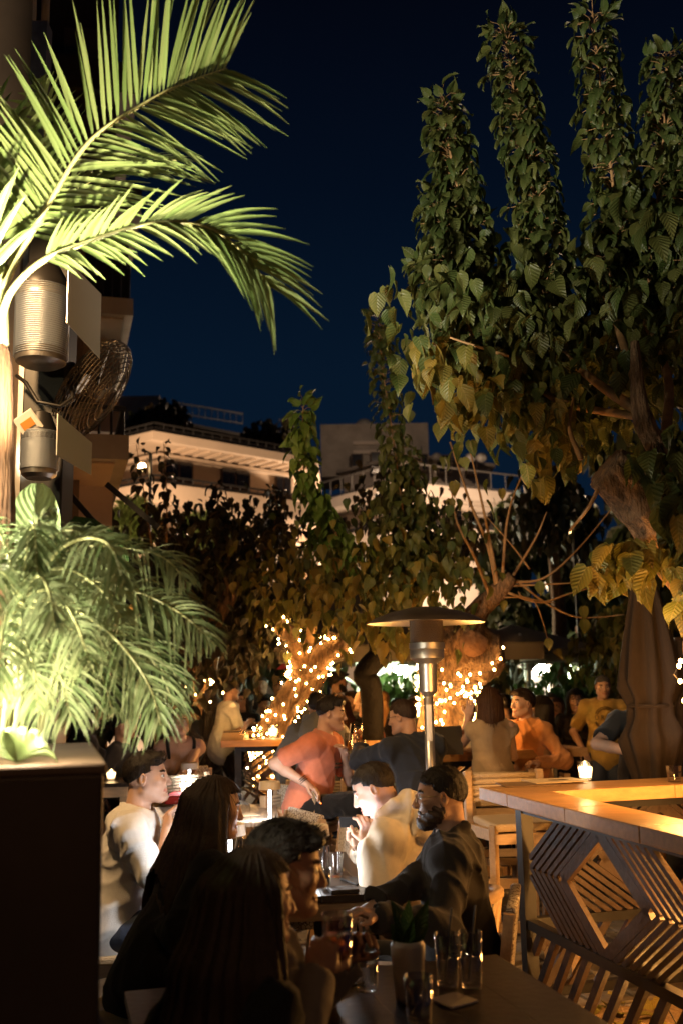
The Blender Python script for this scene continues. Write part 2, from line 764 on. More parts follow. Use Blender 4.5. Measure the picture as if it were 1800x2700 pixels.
def foldfn(seed, amp, fz=1.):
    r = random.Random(seed)
    ks = [(unit(np.array([r.uniform(-1, 1), r.uniform(-1, 1), r.uniform(-.7, .7)])) * r.uniform(9, 26), r.uniform(0, 6), r.uniform(.5, 1)) for _ in range(6)]
    wk = unit(np.array([r.uniform(-1, 1), r.uniform(-1, 1), r.uniform(-1, 1)])) * 8
    wj = unit(np.array([r.uniform(-1, 1), r.uniform(-1, 1), r.uniform(-1, 1)])) * 17

    def fn(x, y, z):
        w = 1.9 * np.sin(x * wk[0] + y * wk[1] + z * wk[2] + seed) + .9 * np.sin(x * wj[0] + y * wj[1] + z * wj[2] + 2 * seed)
        m = .35 + .65 * np.sin(x * wk[1] + y * wk[2] + z * wk[0] + seed * 3) ** 2
        o = 0
        for k, p, a in ks:
            o = o + a * (1 - np.abs(np.sin(x * k[0] + y * k[1] + z * k[2] * fz + p + w))) ** 2
        return -amp * 1.5 * m * (o - .9)
    return fn


def person(label, head, yaw, lean=0., side=0., twist=0., hyaw=0., hpitch=0., hroll=0., legs='sit', rh=None, lh=None, rcurl=.5, lcurl=.5,
           rpn=None, lpn=None, sc=1., female=False, tone='mid', shirt=None, sleeve='short', hood=False, collar=False, trousers=None, loose=1.,
           hair='short', haircol=None, beard=None, glasses=False, group=None, res=.010, hres=.0045, hand_res=None, legdir=None, neckfwd=.02,
           relbow=None, lelbow=None, fold=.008, shoes=True, rhl=None, lhl=None, tank=False, floor=0., sandals=False, kneeh=None):
    """head = world position of the head's centre; yaw 0 faces +Y (away from the camera), 90 faces left, -90 right, 180 the camera"""
    head = Vector(head)
    # ---- skeleton, pelvis at the origin
    ysg = R(yaw)
    Wm = rotz(ysg)                       # local -> world rotation
    ln = R(lean)
    spine = roty(R(side)) @ rotx(-ln) @ v3(0, 0, 1)
    back = roty(R(side)) @ rotx(-ln)     # torso frame
    tw = back @ rotz(R(twist))
    P = v3(0, 0, 0)
    N = P + spine * .51 + tw @ v3(0, -.01, 0)
    shw = .150 if female else .176
    SR = N + tw @ v3(shw, -.005, -.07)
    SL = N + tw @ v3(-shw, -.005, -.07)
    ndir = unit(.6 * spine + .4 * v3(0, 0, 1) + tw @ v3(0, neckfwd * 4, 0))
    HM = rotz(R(hyaw)) @ rotz(R(twist)) @ rotx(R(hpitch)) @ roty(R(hroll))
    NK = N + ndir * .062
    HC = NK + HM @ v3(0, .022, .092)
    sca = sc
    off = Wm @ HC * sca
    pel = np.array(head) - off           # pelvis in world
    root = thing('person', label, 'person', (pel[0], pel[1], floor), ysg, group)
    zp = (pel[2] - floor) / sca
    WM[root.name] = WM[root.name] @ Matrix.Scale(sca, 4)
    root.scale = (sca,) * 3

    def mesh_up(n_, V, Q, **kw):
        V = np.array(V)
        V[:, 2] += zp
        return mesh_np(n_, V, Q, **kw)

    def loc(p):                           # world -> pelvis frame
        return Wm.T @ ((np.array(p) - pel) / sca)
    # ---- arms
    UA, FA = (.27, .245) if female else (.29, .26)

    def arm(Sh, tgt, tl, side_, pole):
        if tl is not None:
            t = np.array(tl, float)
        elif tgt is not None:
            t = loc(tgt)
        else:
            t = N + tw @ v3(.24 * side_, .10, -.50)
        pl = tw @ v3(.55 * side_, -.25, -.8) if pole is None else np.array(pole, float)
        e_, w_ = bone2(Sh, t, UA, FA, pl)
        return e_, w_
    ER, WR = arm(SR, rh, rhl, 1, relbow)
    EL, WL = arm(SL, lh, lhl, -1, lelbow)
    # ---- legs
    HR, HL = v3(.085, 0, -.02), v3(-.085, 0, -.02)
    zf = -zp + .075
    LD = rotz(R(legdir or 0))
    if legs == 'stand':
        AR_, AL_ = v3(.10, .0, zf), v3(-.10, .02, zf)
        pole = LD @ v3(0, 1, 0)
    elif legs == 'sit':
        AR_, AL_ = LD @ v3(.13, .44, 0), LD @ v3(-.13, .40, 0)
        AR_[2] = AL_[2] = zf
        pole = LD @ v3(0, .6, 1)
    else:                                 # on a bar stool, feet on the foot rest
        fr = zf + .28
        AR_, AL_ = LD @ v3(.13, .36, 0), LD @ v3(-.13, .32, 0)
        AR_[2] = AL_[2] = fr
        pole = LD @ v3(0, 1, .6)
    KR, AR_ = bone2(HR, AR_, .44, .42, pole)
    KL, AL_ = bone2(HL, AL_, .44, .42, pole)
    fdir = LD @ v3(0, 1, 0)
    allp = [P, N, SR, SL, ER, WR, EL, WL, KR, KL, AR_, AL_, HC]
    lo = np.min(allp, 0) - .24
    hi = np.max(allp, 0) + .24
    hb = .17
    handpts = []
    if hand_res:
        handpts = [WR + unit(WR - ER) * .09, WL + unit(WL - EL) * .09]

    def fines(i):
        f = [(HC[i] - .125, HC[i] + .135, hres)]
        for hpt in handpts:
            f.append((hpt[i] - .10, hpt[i] + .10, hand_res))
        return f
    F = Field(*[axis(lo[i], hi[i], res, fines(i)) for i in range(3)])
    fx = tw @ v3(0, 1, 0)

    def torso(F, g=0., lab=0, k=.035, hem=0.):
        w = .92 if female else 1.
        F.ell(P + spine * .02, v3(.165, .125, .13) + g, back, k, lab)
        F.cone(P + spine * .06, P + spine * .22, .145 * w + g, .138 * w + g, k, lab, (tw @ v3(0, 1, 0), 1.28))
        F.ell(P + spine * .34, v3(.165 * w, .118, .19) + g, tw, k, lab)
        F.cone(N + tw @ v3(.07, -.01, -.06), SR, .072 + g, .060 + g, k, lab)
        F.cone(N + tw @ v3(-.07, -.01, -.06), SL, .072 + g, .060 + g, k, lab)
        if female:
            for s_ in (-1, 1):
                F.ell(P + spine * .335 + tw @ v3(.075 * s_, .095, 0), v3(.065, .06, .065) + g, tw, .03, lab)

    def armp(F, Sh, El, Wr, g=0., t1=1., lab=0, k=.02):
        F.ell(Sh, v3(.055, .056, .058) + g, tw, .03, lab)
        if t1 <= 1:
            F.cone(Sh, Sh + (El - Sh) * t1, .054 + g, .054 + g - .010 * t1, k, lab)
        else:
            F.cone(Sh, El, .053 + g, .043 + g, k, lab)
            F.cone(El, El + (Wr - El) * (t1 - 1), .044 + g, .044 + g - .012 * (t1 - 1), k, lab)

    def hand(F, El, Wr, side_, curl, pn):
        d = unit(Wr - El)
        if pn is None:
            pn = unit(np.cross(d, tw @ v3(0, 0, 1)) * side_ + 1e-4)
            pn = unit(-(tw @ v3(0, 0, 1)) - d * ((-(tw @ v3(0, 0, 1))) @ d)) if abs(d[2]) < .8 else pn
        else:
            pn = Wm.T @ np.array(pn, float)
            pn = unit(pn - d * (pn @ d))
        sx_ = unit(np.cross(d, pn)) * -side_          # towards the thumb
        pc = Wr + d * .052
        F.ell(pc, (.040, .052, .0165), np.stack([sx_, d, pn], 1), .012)
        F.cone(Wr - d * .02, Wr + d * .03, .026, .026, .015, 0, (pn, 1.35))
        for i, L_ in enumerate((.070, .080, .074, .058)):
            b0 = Wr + d * .092 + sx_ * (.028 - .0185 * i) - d * (.004 * abs(i - 1))
            c1 = curl * 1.1
            d1 = unit(d * math.cos(c1) + pn * math.sin(c1) + sx_ * (.12 - .08 * i))
            c2 = curl * 2.4
            d2 = unit(d * math.cos(c2) + pn * math.sin(c2) + sx_ * (.08 - .05 * i))
            m_ = b0 + d1 * L_ * .52
            F.cone(b0 - d1 * .012, m_, .0092, .0084, .004)
            F.cone(m_, m_ + d2 * L_ * .5, .0084, .0068, .003)
        b0 = Wr + d * .03 + sx_ * .030 + pn * .006
        d1 = unit(d * .72 + sx_ * .62 + pn * (.2 + .4 * curl))
        m_ = b0 + d1 * .042
        F.cone(b0, m_, .0125, .0105, .008)
        d2 = unit(d * .95 + sx_ * (.25 - .3 * curl) + pn * (.15 + .5 * curl))
        F.cone(m_, m_ + d2 * .034, .0102, .0075, .004)
        return pc + d * .035 + pn * .03
    # ---- body
    torso(F)
    for Sh, El, Wr in ((SR, ER, WR), (SL, EL, WL)):
        F.ell(Sh, (.06, .06, .062), tw, .03)
        F.cone(Sh, El, .050 * (.88 if female else 1), .040 * (.9 if female else 1), .02)
        F.cone(El, El + (Wr - El) * .35, .040 * (.92 if female else 1), .039 * (.9 if female else 1), .015)
        F.cone(El + (Wr - El) * .35, Wr, .039 * (.9 if female else 1), .0255, .015)
    gR = hand(F, ER, WR, 1, rcurl, rpn)
    gL = hand(F, EL, WL, -1, lcurl, lpn)
    for Hh, Kn, An in ((HR, KR, AR_), (HL, KL, AL_)):
        F.cone(Hh, Kn, .085, .056, .03)
        F.cone(Kn, An, .054, .036, .02)
        F.cone(An + fdir * -.02 - v3(0, 0, .03), An + fdir * .16 - v3(0, 0, .045), .034, .026, .02)
    F.cone(N - spine * .03, NK + HM @ v3(0, -.012, .045), .060 if not female else .05, .052 if not female else .044, .03)

    def h(*p):
        return HC + HM @ v3(*p)
    # head
    F.ell(h(0, -.010, .030), (.0735, .095, .086), HM, .01)
    F.ell(h(0, .022, -.028), (.060, .070, .080), HM, .03)
    jw = .9 if female else 1.
    for s_ in (-1, 1):
        F.cone(h(.050 * s_ * jw, .0, -.052), h(.016 * s_, .064, -.094), .022, .020, .025)
        F.ell(h(.043 * s_, .058, -.014), (.021, .022, .018), HM, .02)
        F.ell(h(.032 * s_, .095, .010), (.017, .016, .0125), HM, .012, None, 'sub')
        F.ell(h(.0315 * s_, .0720, .009), (.0130, .0125, .0115), HM, .002, EYE)
        F.ell(h(.0315 * s_, .0822, .0085), (.0062, .0042, .0066), HM, .0005, IRIS)
        F.cone(h(.018 * s_, .0820, .0165), h(.046 * s_, .070, .0135), .0056, .0052, .004, SKIN)   # upper lid
        F.cone(h(.020 * s_, .0805, .0005), h(.044 * s_, .071, .0015), .0046, .0044, .004, SKIN)   # lower lid
        F.cone(h(.017 * s_, .0860, .0290), h(.034 * s_, .0835, .0335), .0042, .0040, .004, BROW)
        F.cone(h(.034 * s_, .0835, .0335), h(.049 * s_, .0715, .0300), .0040, .0026, .004, BROW)
        # ear
        F.ell(h(.076 * s_, -.008, .002), (.0085, .019, .031), HM @ rotz(-.35 * s_), .005)
        F.ell(h(.082 * s_, -.006, .004), (.005, .009, .016), HM, .004, None, 'sub')
        F.ell(h(.011 * s_, .098, -.030), (.0085, .010, .0075), HM, .006)
    F.cone(h(0, .085, .016), h(0, .104, -.024), .0080, .0110, .010)
    F.ell(h(0, .105, -.027), (.0110, .0090, .0085), HM, .006)
    F.ell(h(0, .083, -.090), (.020, .016, .016), HM, .018)
    F.cone(h(-.020, .083, -.058), h(.020, .083, -.058), .0058, .0058, .004, LIP)
    F.ell(h(0, .0895, -.0575), (.014, .0065, .0052), HM, .004, LIP)
    F.ell(h(0, .0885, -.0685), (.016, .0075, .0065), HM, .004, LIP)
    F.cone(h(-.021, .092, -.0632), h(.021, .092, -.0632), .0016, .0016, .0015, None, op='sub')
    if floor is not None:
        V, Q, lab = F.nets()
    mi = lab[Q[:, 0]]
    body = link('body', mesh_up('body', V, Q, smooth=True, mats=skinmats(tone), mi=mi), root)
    # ---- shirt
    if shirt is not None:
        pts = [P, N, SR, SL, ER, EL] + ([WR, WL] if sleeve == 'long' else [])
        l2, h2 = np.min(pts, 0) - .22, np.max(pts, 0) + .22
        G = Field(*[axis(l2[i], h2[i], res * .95) for i in range(3)])
        g = .006 + .009 * loose
        torso(G, g, 0, .04)
        G.cone(P - spine * .03, P + spine * .15, .172 + g, .152 + g, .03, 0, (fx, 1.12))
        t1 = {'short': .68, 'long': 1.95, 'none': .05}[sleeve]
        ga = .006 + .008 * loose
        if sleeve != 'none':
            for Sh, El, Wr in ((SR, ER, WR), (SL, EL, WL)):
                armp(G, Sh, El, Wr, ga + (.006 if sleeve == 'short' else 0), t1)
        if tank:
            G.plane(N - spine * .17, spine)
        if hood:
            hd = N + tw @ v3(0, -.055, .03)
            for a in range(7):
                an = R(-65 + a * (310 / 6) - 90 + 0)
                an = R(-150 + a * 50)
                q = N + tw @ v3(math.sin(an) * .100, -.012 - math.cos(an) * .085, .030 + .028 * math.cos(an))
                an2 = R(-150 + (a + 1) * 50)
                q2 = N + tw @ v3(math.sin(an2) * .100, -.012 - math.cos(an2) * .085, .030 + .028 * math.cos(an2))
                if a < 6:
                    G.cone(q, q2, .034, .034, .02)
            G.ell(N + tw @ v3(0, -.135, -.06), (.125, .07, .13), tw, .035)
        elif collar:
            for a in range(9):
                an, an2 = R(-160 + a * 40), R(-160 + (a + 1) * 40)
                if a < 8:
                    G.cone(N + tw @ v3(math.sin(an) * .066, -.006 - math.cos(an) * .062, .025 + .014 * math.cos(an)), N + tw @ v3(math.sin(an2) * .066, -.006 - math.cos(an2) * .062, .025 + .014 * math.cos(an2)), .017, .017, .008)
        else:
            for a in range(12):
                an, an2 = R(a * 30), R(a * 30 + 30)
                G.cone(N + tw @ v3(math.sin(an) * .074, -.008 + math.cos(an) * .068, -.012 - .022 * math.cos(an)), N + tw @ v3(math.sin(an2) * .074, -.008 + math.cos(an2) * .068, -.012 - .022 * math.cos(an2)), .010, .010, .008)
        sd = int(abs(head[0] * 97 + head[1] * 31)) + 1
        if fold:
            G.wobble(foldfn(sd, fold))
        # neck opening and sleeve openings
        if not hood:
            G.cone(N - spine * .02, NK, .060 if not female else .052, .06, .004, None, op='sub')
        if sleeve == 'short':
            for Sh, El in ((SR, ER), (SL, EL)):
                G.cone(Sh + (El - Sh) * .52, Sh + (El - Sh) * .95, .049, .052, .004, None, op='sub')
        elif sleeve == 'long':
            for El, Wr in ((ER, WR), (EL, WL)):
                G.cone(El + (Wr - El) * .86, Wr + (Wr - El) * .1, .030, .031, .004, None, op='sub')
        V, Q, lab = G.nets()
        link('shirt' if not hood else 'hooded_sweatshirt', mesh_up('shirt', V, Q, smooth=True, mats=[shirt]), root)
    if trousers is not None:
        pts = [P, KR, KL, AR_, AL_]
        l2, h2 = np.min(pts, 0) - .2, np.max(pts, 0) + .2
        G = Field(*[axis(l2[i], h2[i], res * 1.15) for i in range(3)])
        G.ell(P + spine * .0, v3(.168, .132, .13), back, .03)
        for Hh, Kn, An in ((HR, KR, AR_), (HL, KL, AL_)):
            G.cone(Hh, Kn, .098, .070, .04)
            G.cone(Kn, An + (Kn - An) * .06, .068, .056, .03)
        G.wobble(foldfn(5, .006))
        V, Q, lab = G.nets()
        link('trousers', mesh_up('trousers', V, Q, smooth=True, mats=[trousers]), root)
        if shoes:
            for An in (AR_, AL_):
                l2, h2 = An - .26, An + .26
                G = Field(*[axis(l2[i], h2[i], .011) for i in range(3)])
                G.cone(An - fdir * .03 - v3(0, 0, .03), An + fdir * .07 - v3(0, 0, .03), .045, .044, .02)
                G.cone(An + fdir * .05 - v3(0, 0, .04), An + fdir * .17 - v3(0, 0, .05), .043, .036, .03)
                G.plane(An - v3(0, 0, .072), v3(0, 0, -1))
                V, Q, lab = G.nets()
                link('shoe', mesh_up('shoe', V, Q, smooth=True, mats=[mat('shoe_black', (.02, .02, .022), .5) if shoes is True else shoes]), root)
    # ---- hair
    hm = haircol or hairmat('dark', (.018, .011, .007), (.035, .021, .012))
    hs = hres * .9
    drop = {'long': .50, 'bob': .30, 'ponytail': .34, 'bun': .16}.get(hair, .14)
    if hair != 'bald':
        l2, h2 = HC - .19, HC + .19
        if hair in ('long', 'ponytail', 'bob'):
            l2, h2 = HC - .26, HC + .22
            l2[2] = HC[2] - drop - .1
        G = Field(*[axis(l2[i], h2[i], hs if hair not in ('long', 'bob') else hs * 1.25) for i in range(3)])
        up = HM @ v3(0, 0, 1)
        if hair in ('short', 'quiff', 'buzz', 'crop', 'curly', 'swept'):
            th = {'short': .010, 'quiff': .009, 'buzz': .005, 'crop': .007, 'curly': .018, 'swept': .014}[hair]
            G.ell(h(0, -.011, .031), (.0755 + th * .75, .097 + th * .8, .087 + th), HM, 0)
            if hair in ('quiff', 'short', 'swept'):
                G.ell(h(0, .018, .090), (.054, .062, .030), HM, .02)
                if hair == 'quiff':
                    G.cone(h(-.036, .062, .094), h(.036, .062, .096), .019, .019, .02)
                if hair == 'swept':
                    G.cone(h(-.040, .070, .088), h(.040, .073, .084), .022, .019, .02)
            if hair == 'curly':
                for q in range(70):
                    r_ = random.Random(q)
                    a_, b_ = r_.uniform(0, 6.28), r_.uniform(-.05, 1.3)
                    dv = v3(math.cos(a_) * math.cos(b_) * .086, math.sin(a_) * math.cos(b_) * .106 - .011, math.sin(b_) * .104 + .035)
                    G.ell(HC + HM @ dv, (.016, .016, .016), None, .008)
                G.cone(h(-.04, .085, .092), h(.045, .09, .09), .028, .028, .02)
            # hairline: forehead, temples, nape
            G.plane(h(0, .083, .070), HM @ unit(v3(0, .50, -.87)))
            l3 = HM @ unit(v3(0, .93, -.36))
            G.plane(h(0, .012, -.010), HM @ unit(v3(0, .55, -.835))) if False else None
            # carve the face side
            v = [(G.ax[0][:, None, None] - HC[0]), (G.ax[1][None, :, None] - HC[1]), (G.ax[2][None, None, :] - HC[2])]
            hy = v[0] * HM[0][1] + v[1] * HM[1][1] + v[2] * HM[2][1]
            hz = v[0] * HM[0][2] + v[1] * HM[1][2] + v[2] * HM[2][2]
            cut = np.minimum(hy - .030, .058 - hz)           # in front of the temples and under the fringe
            G.d = np.maximum(G.d, cut.astype(np.float32))
            low = np.where(hy > -.02, .0 - hz + np.clip((hy + .02) * -1, -.05, 0) * .2, -.058 - hz)
            G.d = np.maximum(G.d, (low - .005).astype(np.float32))
            fade = np.clip((.035 - hz) / .09, 0, 1) ** 1.5 * (th * .75 + .003) * (hair not in ('curly', 'swept'))
            G.d = (G.d + fade).astype(np.float32)
            rs = random.Random(3)
            k1 = [np.array([rs.uniform(-1, 1) for _ in range(3)]) * 180 for _ in range(3)]
            am = {'buzz': .0006, 'crop': .0008, 'curly': .002}.get(hair, .0012)
            G.wobble(lambda x, y, z: am * sum(np.sin(x * k[0] + y * k[1] + z * k[2] * .6) for k in k1))
        else:
            th = .013
            G.ell(h(0, -.014, .033), (.0735 + th, .097 + th, .086 + th), HM, 0)
            v = [(G.ax[0][:, None, None] - HC[0]), (G.ax[1][None, :, None] - HC[1]), (G.ax[2][None, None, :] - HC[2])]
            hx = v[0] * HM[0][0] + v[1] * HM[1][0] + v[2] * HM[2][0]
            hy = v[0] * HM[0][1] + v[1] * HM[1][1] + v[2] * HM[2][1]
            hz = v[0] * HM[0][2] + v[1] * HM[1][2] + v[2] * HM[2][2]
            cut = np.minimum(hy - .026 - .25 * np.clip(hz - .03, 0, .1), .076 - hz)
            G.d = np.maximum(G.d, cut.astype(np.float32))
            if hair in ('ponytail', 'bun'):
                G.d = np.maximum(G.d, np.maximum(-.055 - hz, -.015 - hz + np.clip(-hy - .01, 0, 1) * -1.2).astype(np.float32))
                if hair == 'ponytail':
                    b0 = h(0, -.105, .055)
                    p1, p2, p3 = b0 + v3(0, 0, 0) + HM @ v3(0, -.045, -.005), b0 + HM @ v3(0, -.065, -.08), b0 + HM @ v3(0, -.05, -.24)
                    G.cone(b0, p1, .022, .026, .01)
                    G.cone(p1, p2, .028, .03, .02)
                    G.cone(p2, p3, .03, .012, .02)
                else:
                    G.ell(h(0, -.10, .075), (.036, .036, .034), HM, .01)
            else:
                dn = v3(0, 0, -1)
                for a in range(-8, 9):
                    an = math.pi * a / 8 * .64
                    s0 = h(math.sin(an) * .078, -.012 - math.cos(an) * .096, .02)
                    nb = N + tw @ v3(math.sin(an) * (.15 if hair == 'long' else .085), -.02 - math.cos(an) * .13, 0)
                    if hair == 'long':
                        s1 = s0 * .35 + v3(nb[0], nb[1], HC[2] - .17) * .65
                        s1[2] = HC[2] - .15
                        s2 = P + (nb - P) * 1.0
                        s2 = nb - spine * (drop - .2)
                        s2 = s2 + tw @ v3(0, -.02 * math.cos(an), 0)
                        G.cone(s0, s1, .024, .030, .05)
                        G.cone(s1, s2, .030, .014, .05)
                    else:
                        s1 = s0 + dn * (.15 + .02 * math.cos(an)) + HM @ v3(math.sin(an) * .02, 0, 0)
                        G.cone(s0, s1, .022, .018, .03)
                cutf = np.minimum(hy - .035, 9 * np.ones_like(hz))
                G.d = np.maximum(G.d, np.minimum(cutf, .07 - hz).astype(np.float32))
                rs = random.Random(9)
                ph = [(rs.uniform(30, 120), rs.uniform(0, 6), rs.uniform(-9, 9)) for _ in range(5)]
                G.wobble(lambda x, y, z: .0013 * sum(np.sin(np.arctan2(x - HC[0], -(y - HC[1]) + .0) * f * .35 + z * w + p) for f, p, w in ph))
        V, Q, lab = G.nets()
        if len(V):
            ho = link('hair', mesh_up('hair', V, Q, smooth=True, mats=[hm]), root)
            if hres < .0058:
                rs = np.random.RandomState(int(abs(head[0]) * 100) + 3)
                ns = 1500 if hair in ('long', 'bob') else 900
                pick = V[rs.randint(0, len(V), ns)]
                sv, sq = [], []
                lng = hair in ('long', 'bob', 'ponytail')
                for p in pick:
                    nrm = unit(p - (HC if p[2] > HC[2] - .06 else np.array([N[0], N[1], p[2]])))
                    if lng:
                        down = v3(0, 0, -1.)
                        tdir = unit(down - nrm * (down @ nrm) + rs.normal(size=3) * .10 + (.0 if p[2] > HC[2] else .05) * nrm)
                        Ls = rs.uniform(.05, .13)
                        lift = .0035
                    else:
                        g_ = HM @ v3(rs.normal() * .35, .55, .55)
                        tdir = unit(g_ - nrm * (g_ @ nrm) * .75 + nrm * rs.uniform(.1, .7) + rs.normal(size=3) * .25)
                        Ls = {'buzz': .006, 'crop': .010, 'curly': .022}.get(hair, .020) * rs.uniform(.6, 1.3)
                        lift = 0
                    wd = unit(np.cross(tdir, nrm)) * rs.uniform(.0007, .0014)
                    q0, q1, q2 = p - tdir * .004, p + tdir * Ls * .5 + nrm * lift, p + tdir * Ls
                    b0 = len(sv)
                    sv += [q0 - wd, q0 + wd, q1 - wd, q1 + wd, q2]
                    sq += [(b0, b0 + 1, b0 + 3, b0 + 2), (b0 + 2, b0 + 3, b0 + 4, b0 + 4)]
                tri = [q[:3] for q in sq if q[2] == q[3]]
                qd = [q for q in sq if q[2] != q[3]]
                so = link('strands', mesh_np('strands', np.array(sv) + [0, 0, zp], qd, tri, mats=[hm]), ho)
                so['kind'] = 'stuff'
    if beard:
        l2, h2 = HC - .14, HC + .14
        G = Field(*[axis(l2[i], h2[i], hs) for i in range(3)])
        th = .0045
        G.ell(h(0, .022, -.028), np.array((.060, .070, .080)) + th, HM, .0)
        for s_ in (-1, 1):
            G.cone(h(.050 * s_, .0, -.052), h(.016 * s_, .064, -.096), .022 + th, .022 + th, .025)
        G.ell(h(0, .080, -.094), (.026, .022, .022), HM, .018)
        v = [(G.ax[0][:, None, None] - HC[0]), (G.ax[1][None, :, None] - HC[1]), (G.ax[2][None, None, :] - HC[2])]
        hx = np.abs(v[0] * HM[0][0] + v[1] * HM[1][0] + v[2] * HM[2][0])
        hy = v[0] * HM[0][1] + v[1] * HM[1][1] + v[2] * HM[2][1]
        hz = v[0] * HM[0][2] + v[1] * HM[1][2] + v[2] * HM[2][2]
        line = hz - np.where(hx > .053, .0, -.047 - .25 * np.clip(hy - .05, 0, 1) * (hx > .026))            # up the sideburns, under the cheeks
        G.d = np.maximum(G.d, line.astype(np.float32))
        G.d = np.maximum(G.d, (-.012 - hy).astype(np.float32))
        G.ell(h(0, .092, -.063), (.024, .02, .012), HM, .003, None, 'sub')
        rs = random.Random(3)
        k1 = [np.array([rs.uniform(-1, 1) for _ in range(3)]) * 260 for _ in range(3)]
        G.wobble(lambda x, y, z: .0014 * sum(np.sin(x * k[0] + y * k[1] + z * k[2]) for k in k1))
        V, Q, lab = G.nets()
        link('beard', mesh_up('beard', V, Q, smooth=True, mats=[hm if beard is True else beard]), root)
    if glasses:
        m = MB()
        for s_ in (-1, 1):
            c = v3(.033 * s_, .098, .006)
            m.tube([h(*(c + v3(math.cos(a * math.pi / 7) * .022, 0, math.sin(a * math.pi / 7) * .018))) for a in range(15)], .0011, 5, False)
            m.tube([h(.057 * s_, .094, .012), h(.080 * s_, .02, .014), h(.081 * s_, -.012, .006)], .0017, 5)
        m.tube([h(-.010, .101, .010), h(.010, .101, .010)], .0016, 5)
        m.v = [(q[0], q[1], q[2] + zp) for q in m.v]
        m.build('glasses', mat('spectacle_frame' if glasses is True else 'spectacle_gold', (.03, .025, .02) if glasses is True else (.55, .38, .18), .35, .7), root, True, local=True)

    def world(p):
        return Vector(Wm @ (np.array(p) * sca) + pel)
    return dict(root=root, rhand=world(gR), lhand=world(gL), pelvis=Vector(pel), zp=pel[2], head=head, chest=world(P + spine * .36 + fx * .14), fwd=Vector(Wm @ v3(0, 1, 0)), w=world,
                wr=world(WR), wl=world(WL), hm=Wm @ HM, tw=Wm @ tw, tl=tw, nk=N)

# ---------------------------------------------------------------- ground
stone_m = mat('paving_stone', (.20, .165, .13), .75, var=.35, vscale=5, bump=.35, bscale=30)
gr = MB().box(-400, -30, -.5, 400, 900, -.012).build('ground', mat('paving_joint', (.09, .075, .06), .9, var=.3, vscale=3, bump=.3))
tag(gr, kind='structure')
A16 = R(16)
U = Vector((math.sin(A16), -math.cos(A16), 0))     # along the terrace grid, towards the camera
Wv = Vector((math.cos(A16), math.sin(A16), 0))
protos = []
for q in range(6):
    r_ = random.Random(q)
    hx, hy = .118, .118
    top = [(-hx + r_.uniform(0, .012), -hy + r_.uniform(0, .012)), (hx - r_.uniform(0, .012), -hy + r_.uniform(0, .012)), (hx - r_.uniform(0, .012), hy - r_.uniform(0, .012)), (-hx + r_.uniform(0, .012), hy - r_.uniform(0, .012))]
    vs = [(x * 1.0, y * 1.0, -.03) for x, y in top] + [(x, y, -.006) for x, y in top] + [(x * .95, y * .95, 0) for x, y in top]
    fs = [(0, 1, 5, 4), (1, 2, 6, 5), (2, 3, 7, 6), (3, 0, 4, 7), (4, 5, 9, 8), (5, 6, 10, 9), (6, 7, 11, 10), (7, 4, 8, 11), (8, 9, 10, 11)]
    me = bpy.data.meshes.new('paving_stone')
    me.from_pydata(vs, [], fs)
    me.materials.append(stone_m)
    protos.append(me)
k = 0
for i in range(-6, 10):
    for j in range(0, 19):
        o = bpy.data.objects.new('paving_stone', protos[(i * 7 + j * 3) % 6])
        COL.objects.link(o)
        p = Vector((.55, 7.4, 0)) + Wv * (i * .25 + (j % 2) * .12) + U * (j * .25)
        o.location = (p.x, p.y, rng.uniform(-.006, .004))
        o.rotation_euler = (rng.uniform(-.012, .012), rng.uniform(-.012, .012), A16)
        o.parent = gr

# ---------------------------------------------------------------- far apartment buildings
plaster = mat('plaster_cream', (.52, .40, .29), .85, var=.12, vscale=.6, bump=.1, bscale=12)
plaster2 = mat('plaster_pale', (.50, .42, .35), .85, var=.15, vscale=.5, bump=.1, bscale=12)
concrete = mat('concrete_grey', (.30, .26, .22), .9, var=.25, vscale=1.2, bump=.15, bscale=20)
darkrail = mat('dark_railing', (.02, .018, .016), .5)
winglass = mat('window_glass_dark', (.012, .011, .012), .12, spec=.6)
shutter = mat('shutter_brown', (.06, .035, .02), .7)
ironm = mat('iron_black', (.012, .012, .012), .45)


def footprint(pts, out):
    """offset an open chain of wall corners (left to right, seen from the camera) towards the camera by 'out'"""
    P_ = [Vector((p[0], p[1])) for p in pts]
    res = []
    for i, p in enumerate(P_):
        ns = []
        if i > 0:
            d = (P_[i] - P_[i - 1]).normalized()
            ns.append(Vector((d.y, -d.x)))
        if i < len(P_) - 1:
            d = (P_[i + 1] - P_[i]).normalized()
            ns.append(Vector((d.y, -d.x)))
        n = sum(ns, Vector((0, 0)))
        n.normalize()
        res.append(p + n * (out / max(.5, n.dot(ns[0]))))
    return res


def band(name, m, root, pts, out, z0, z1, depth=3.):
    f = footprint(pts, out)
    b = [Vector((p[0], p[1])) + Vector((0, depth)) for p in (f[0], f[-1])]
    ring = f + [b[1], b[0]]
    n = len(ring)
    v = [(p.x, p.y, z0) for p in ring] + [(p.x, p.y, z1) for p in ring]
    fs = [tuple(range(n - 1, -1, -1)), tuple(range(n, 2 * n))] + [(i, (i + 1) % n, n + (i + 1) % n, n + i) for i in range(n)]
    return MB().add(v, fs).build(name, m, root)


def onwall(pts, seg, t0, t1, z0, z1, out, th=.08):
    """a box on the wall segment seg between parameters t0 and t1"""
    a, b = Vector((pts[seg][0], pts[seg][1], 0)), Vector((pts[seg + 1][0], pts[seg + 1][1], 0))
    d = (b - a)
    n = Vector((d.y, -d.x, 0)).normalized()
    c = a + d * (t0 + t1) / 2 + n * out + Vector((0, 0, (z0 + z1) / 2))
    return c, d * (t1 - t0) / 2, n * th / 2, Vector((0, 0, (z1 - z0) / 2))


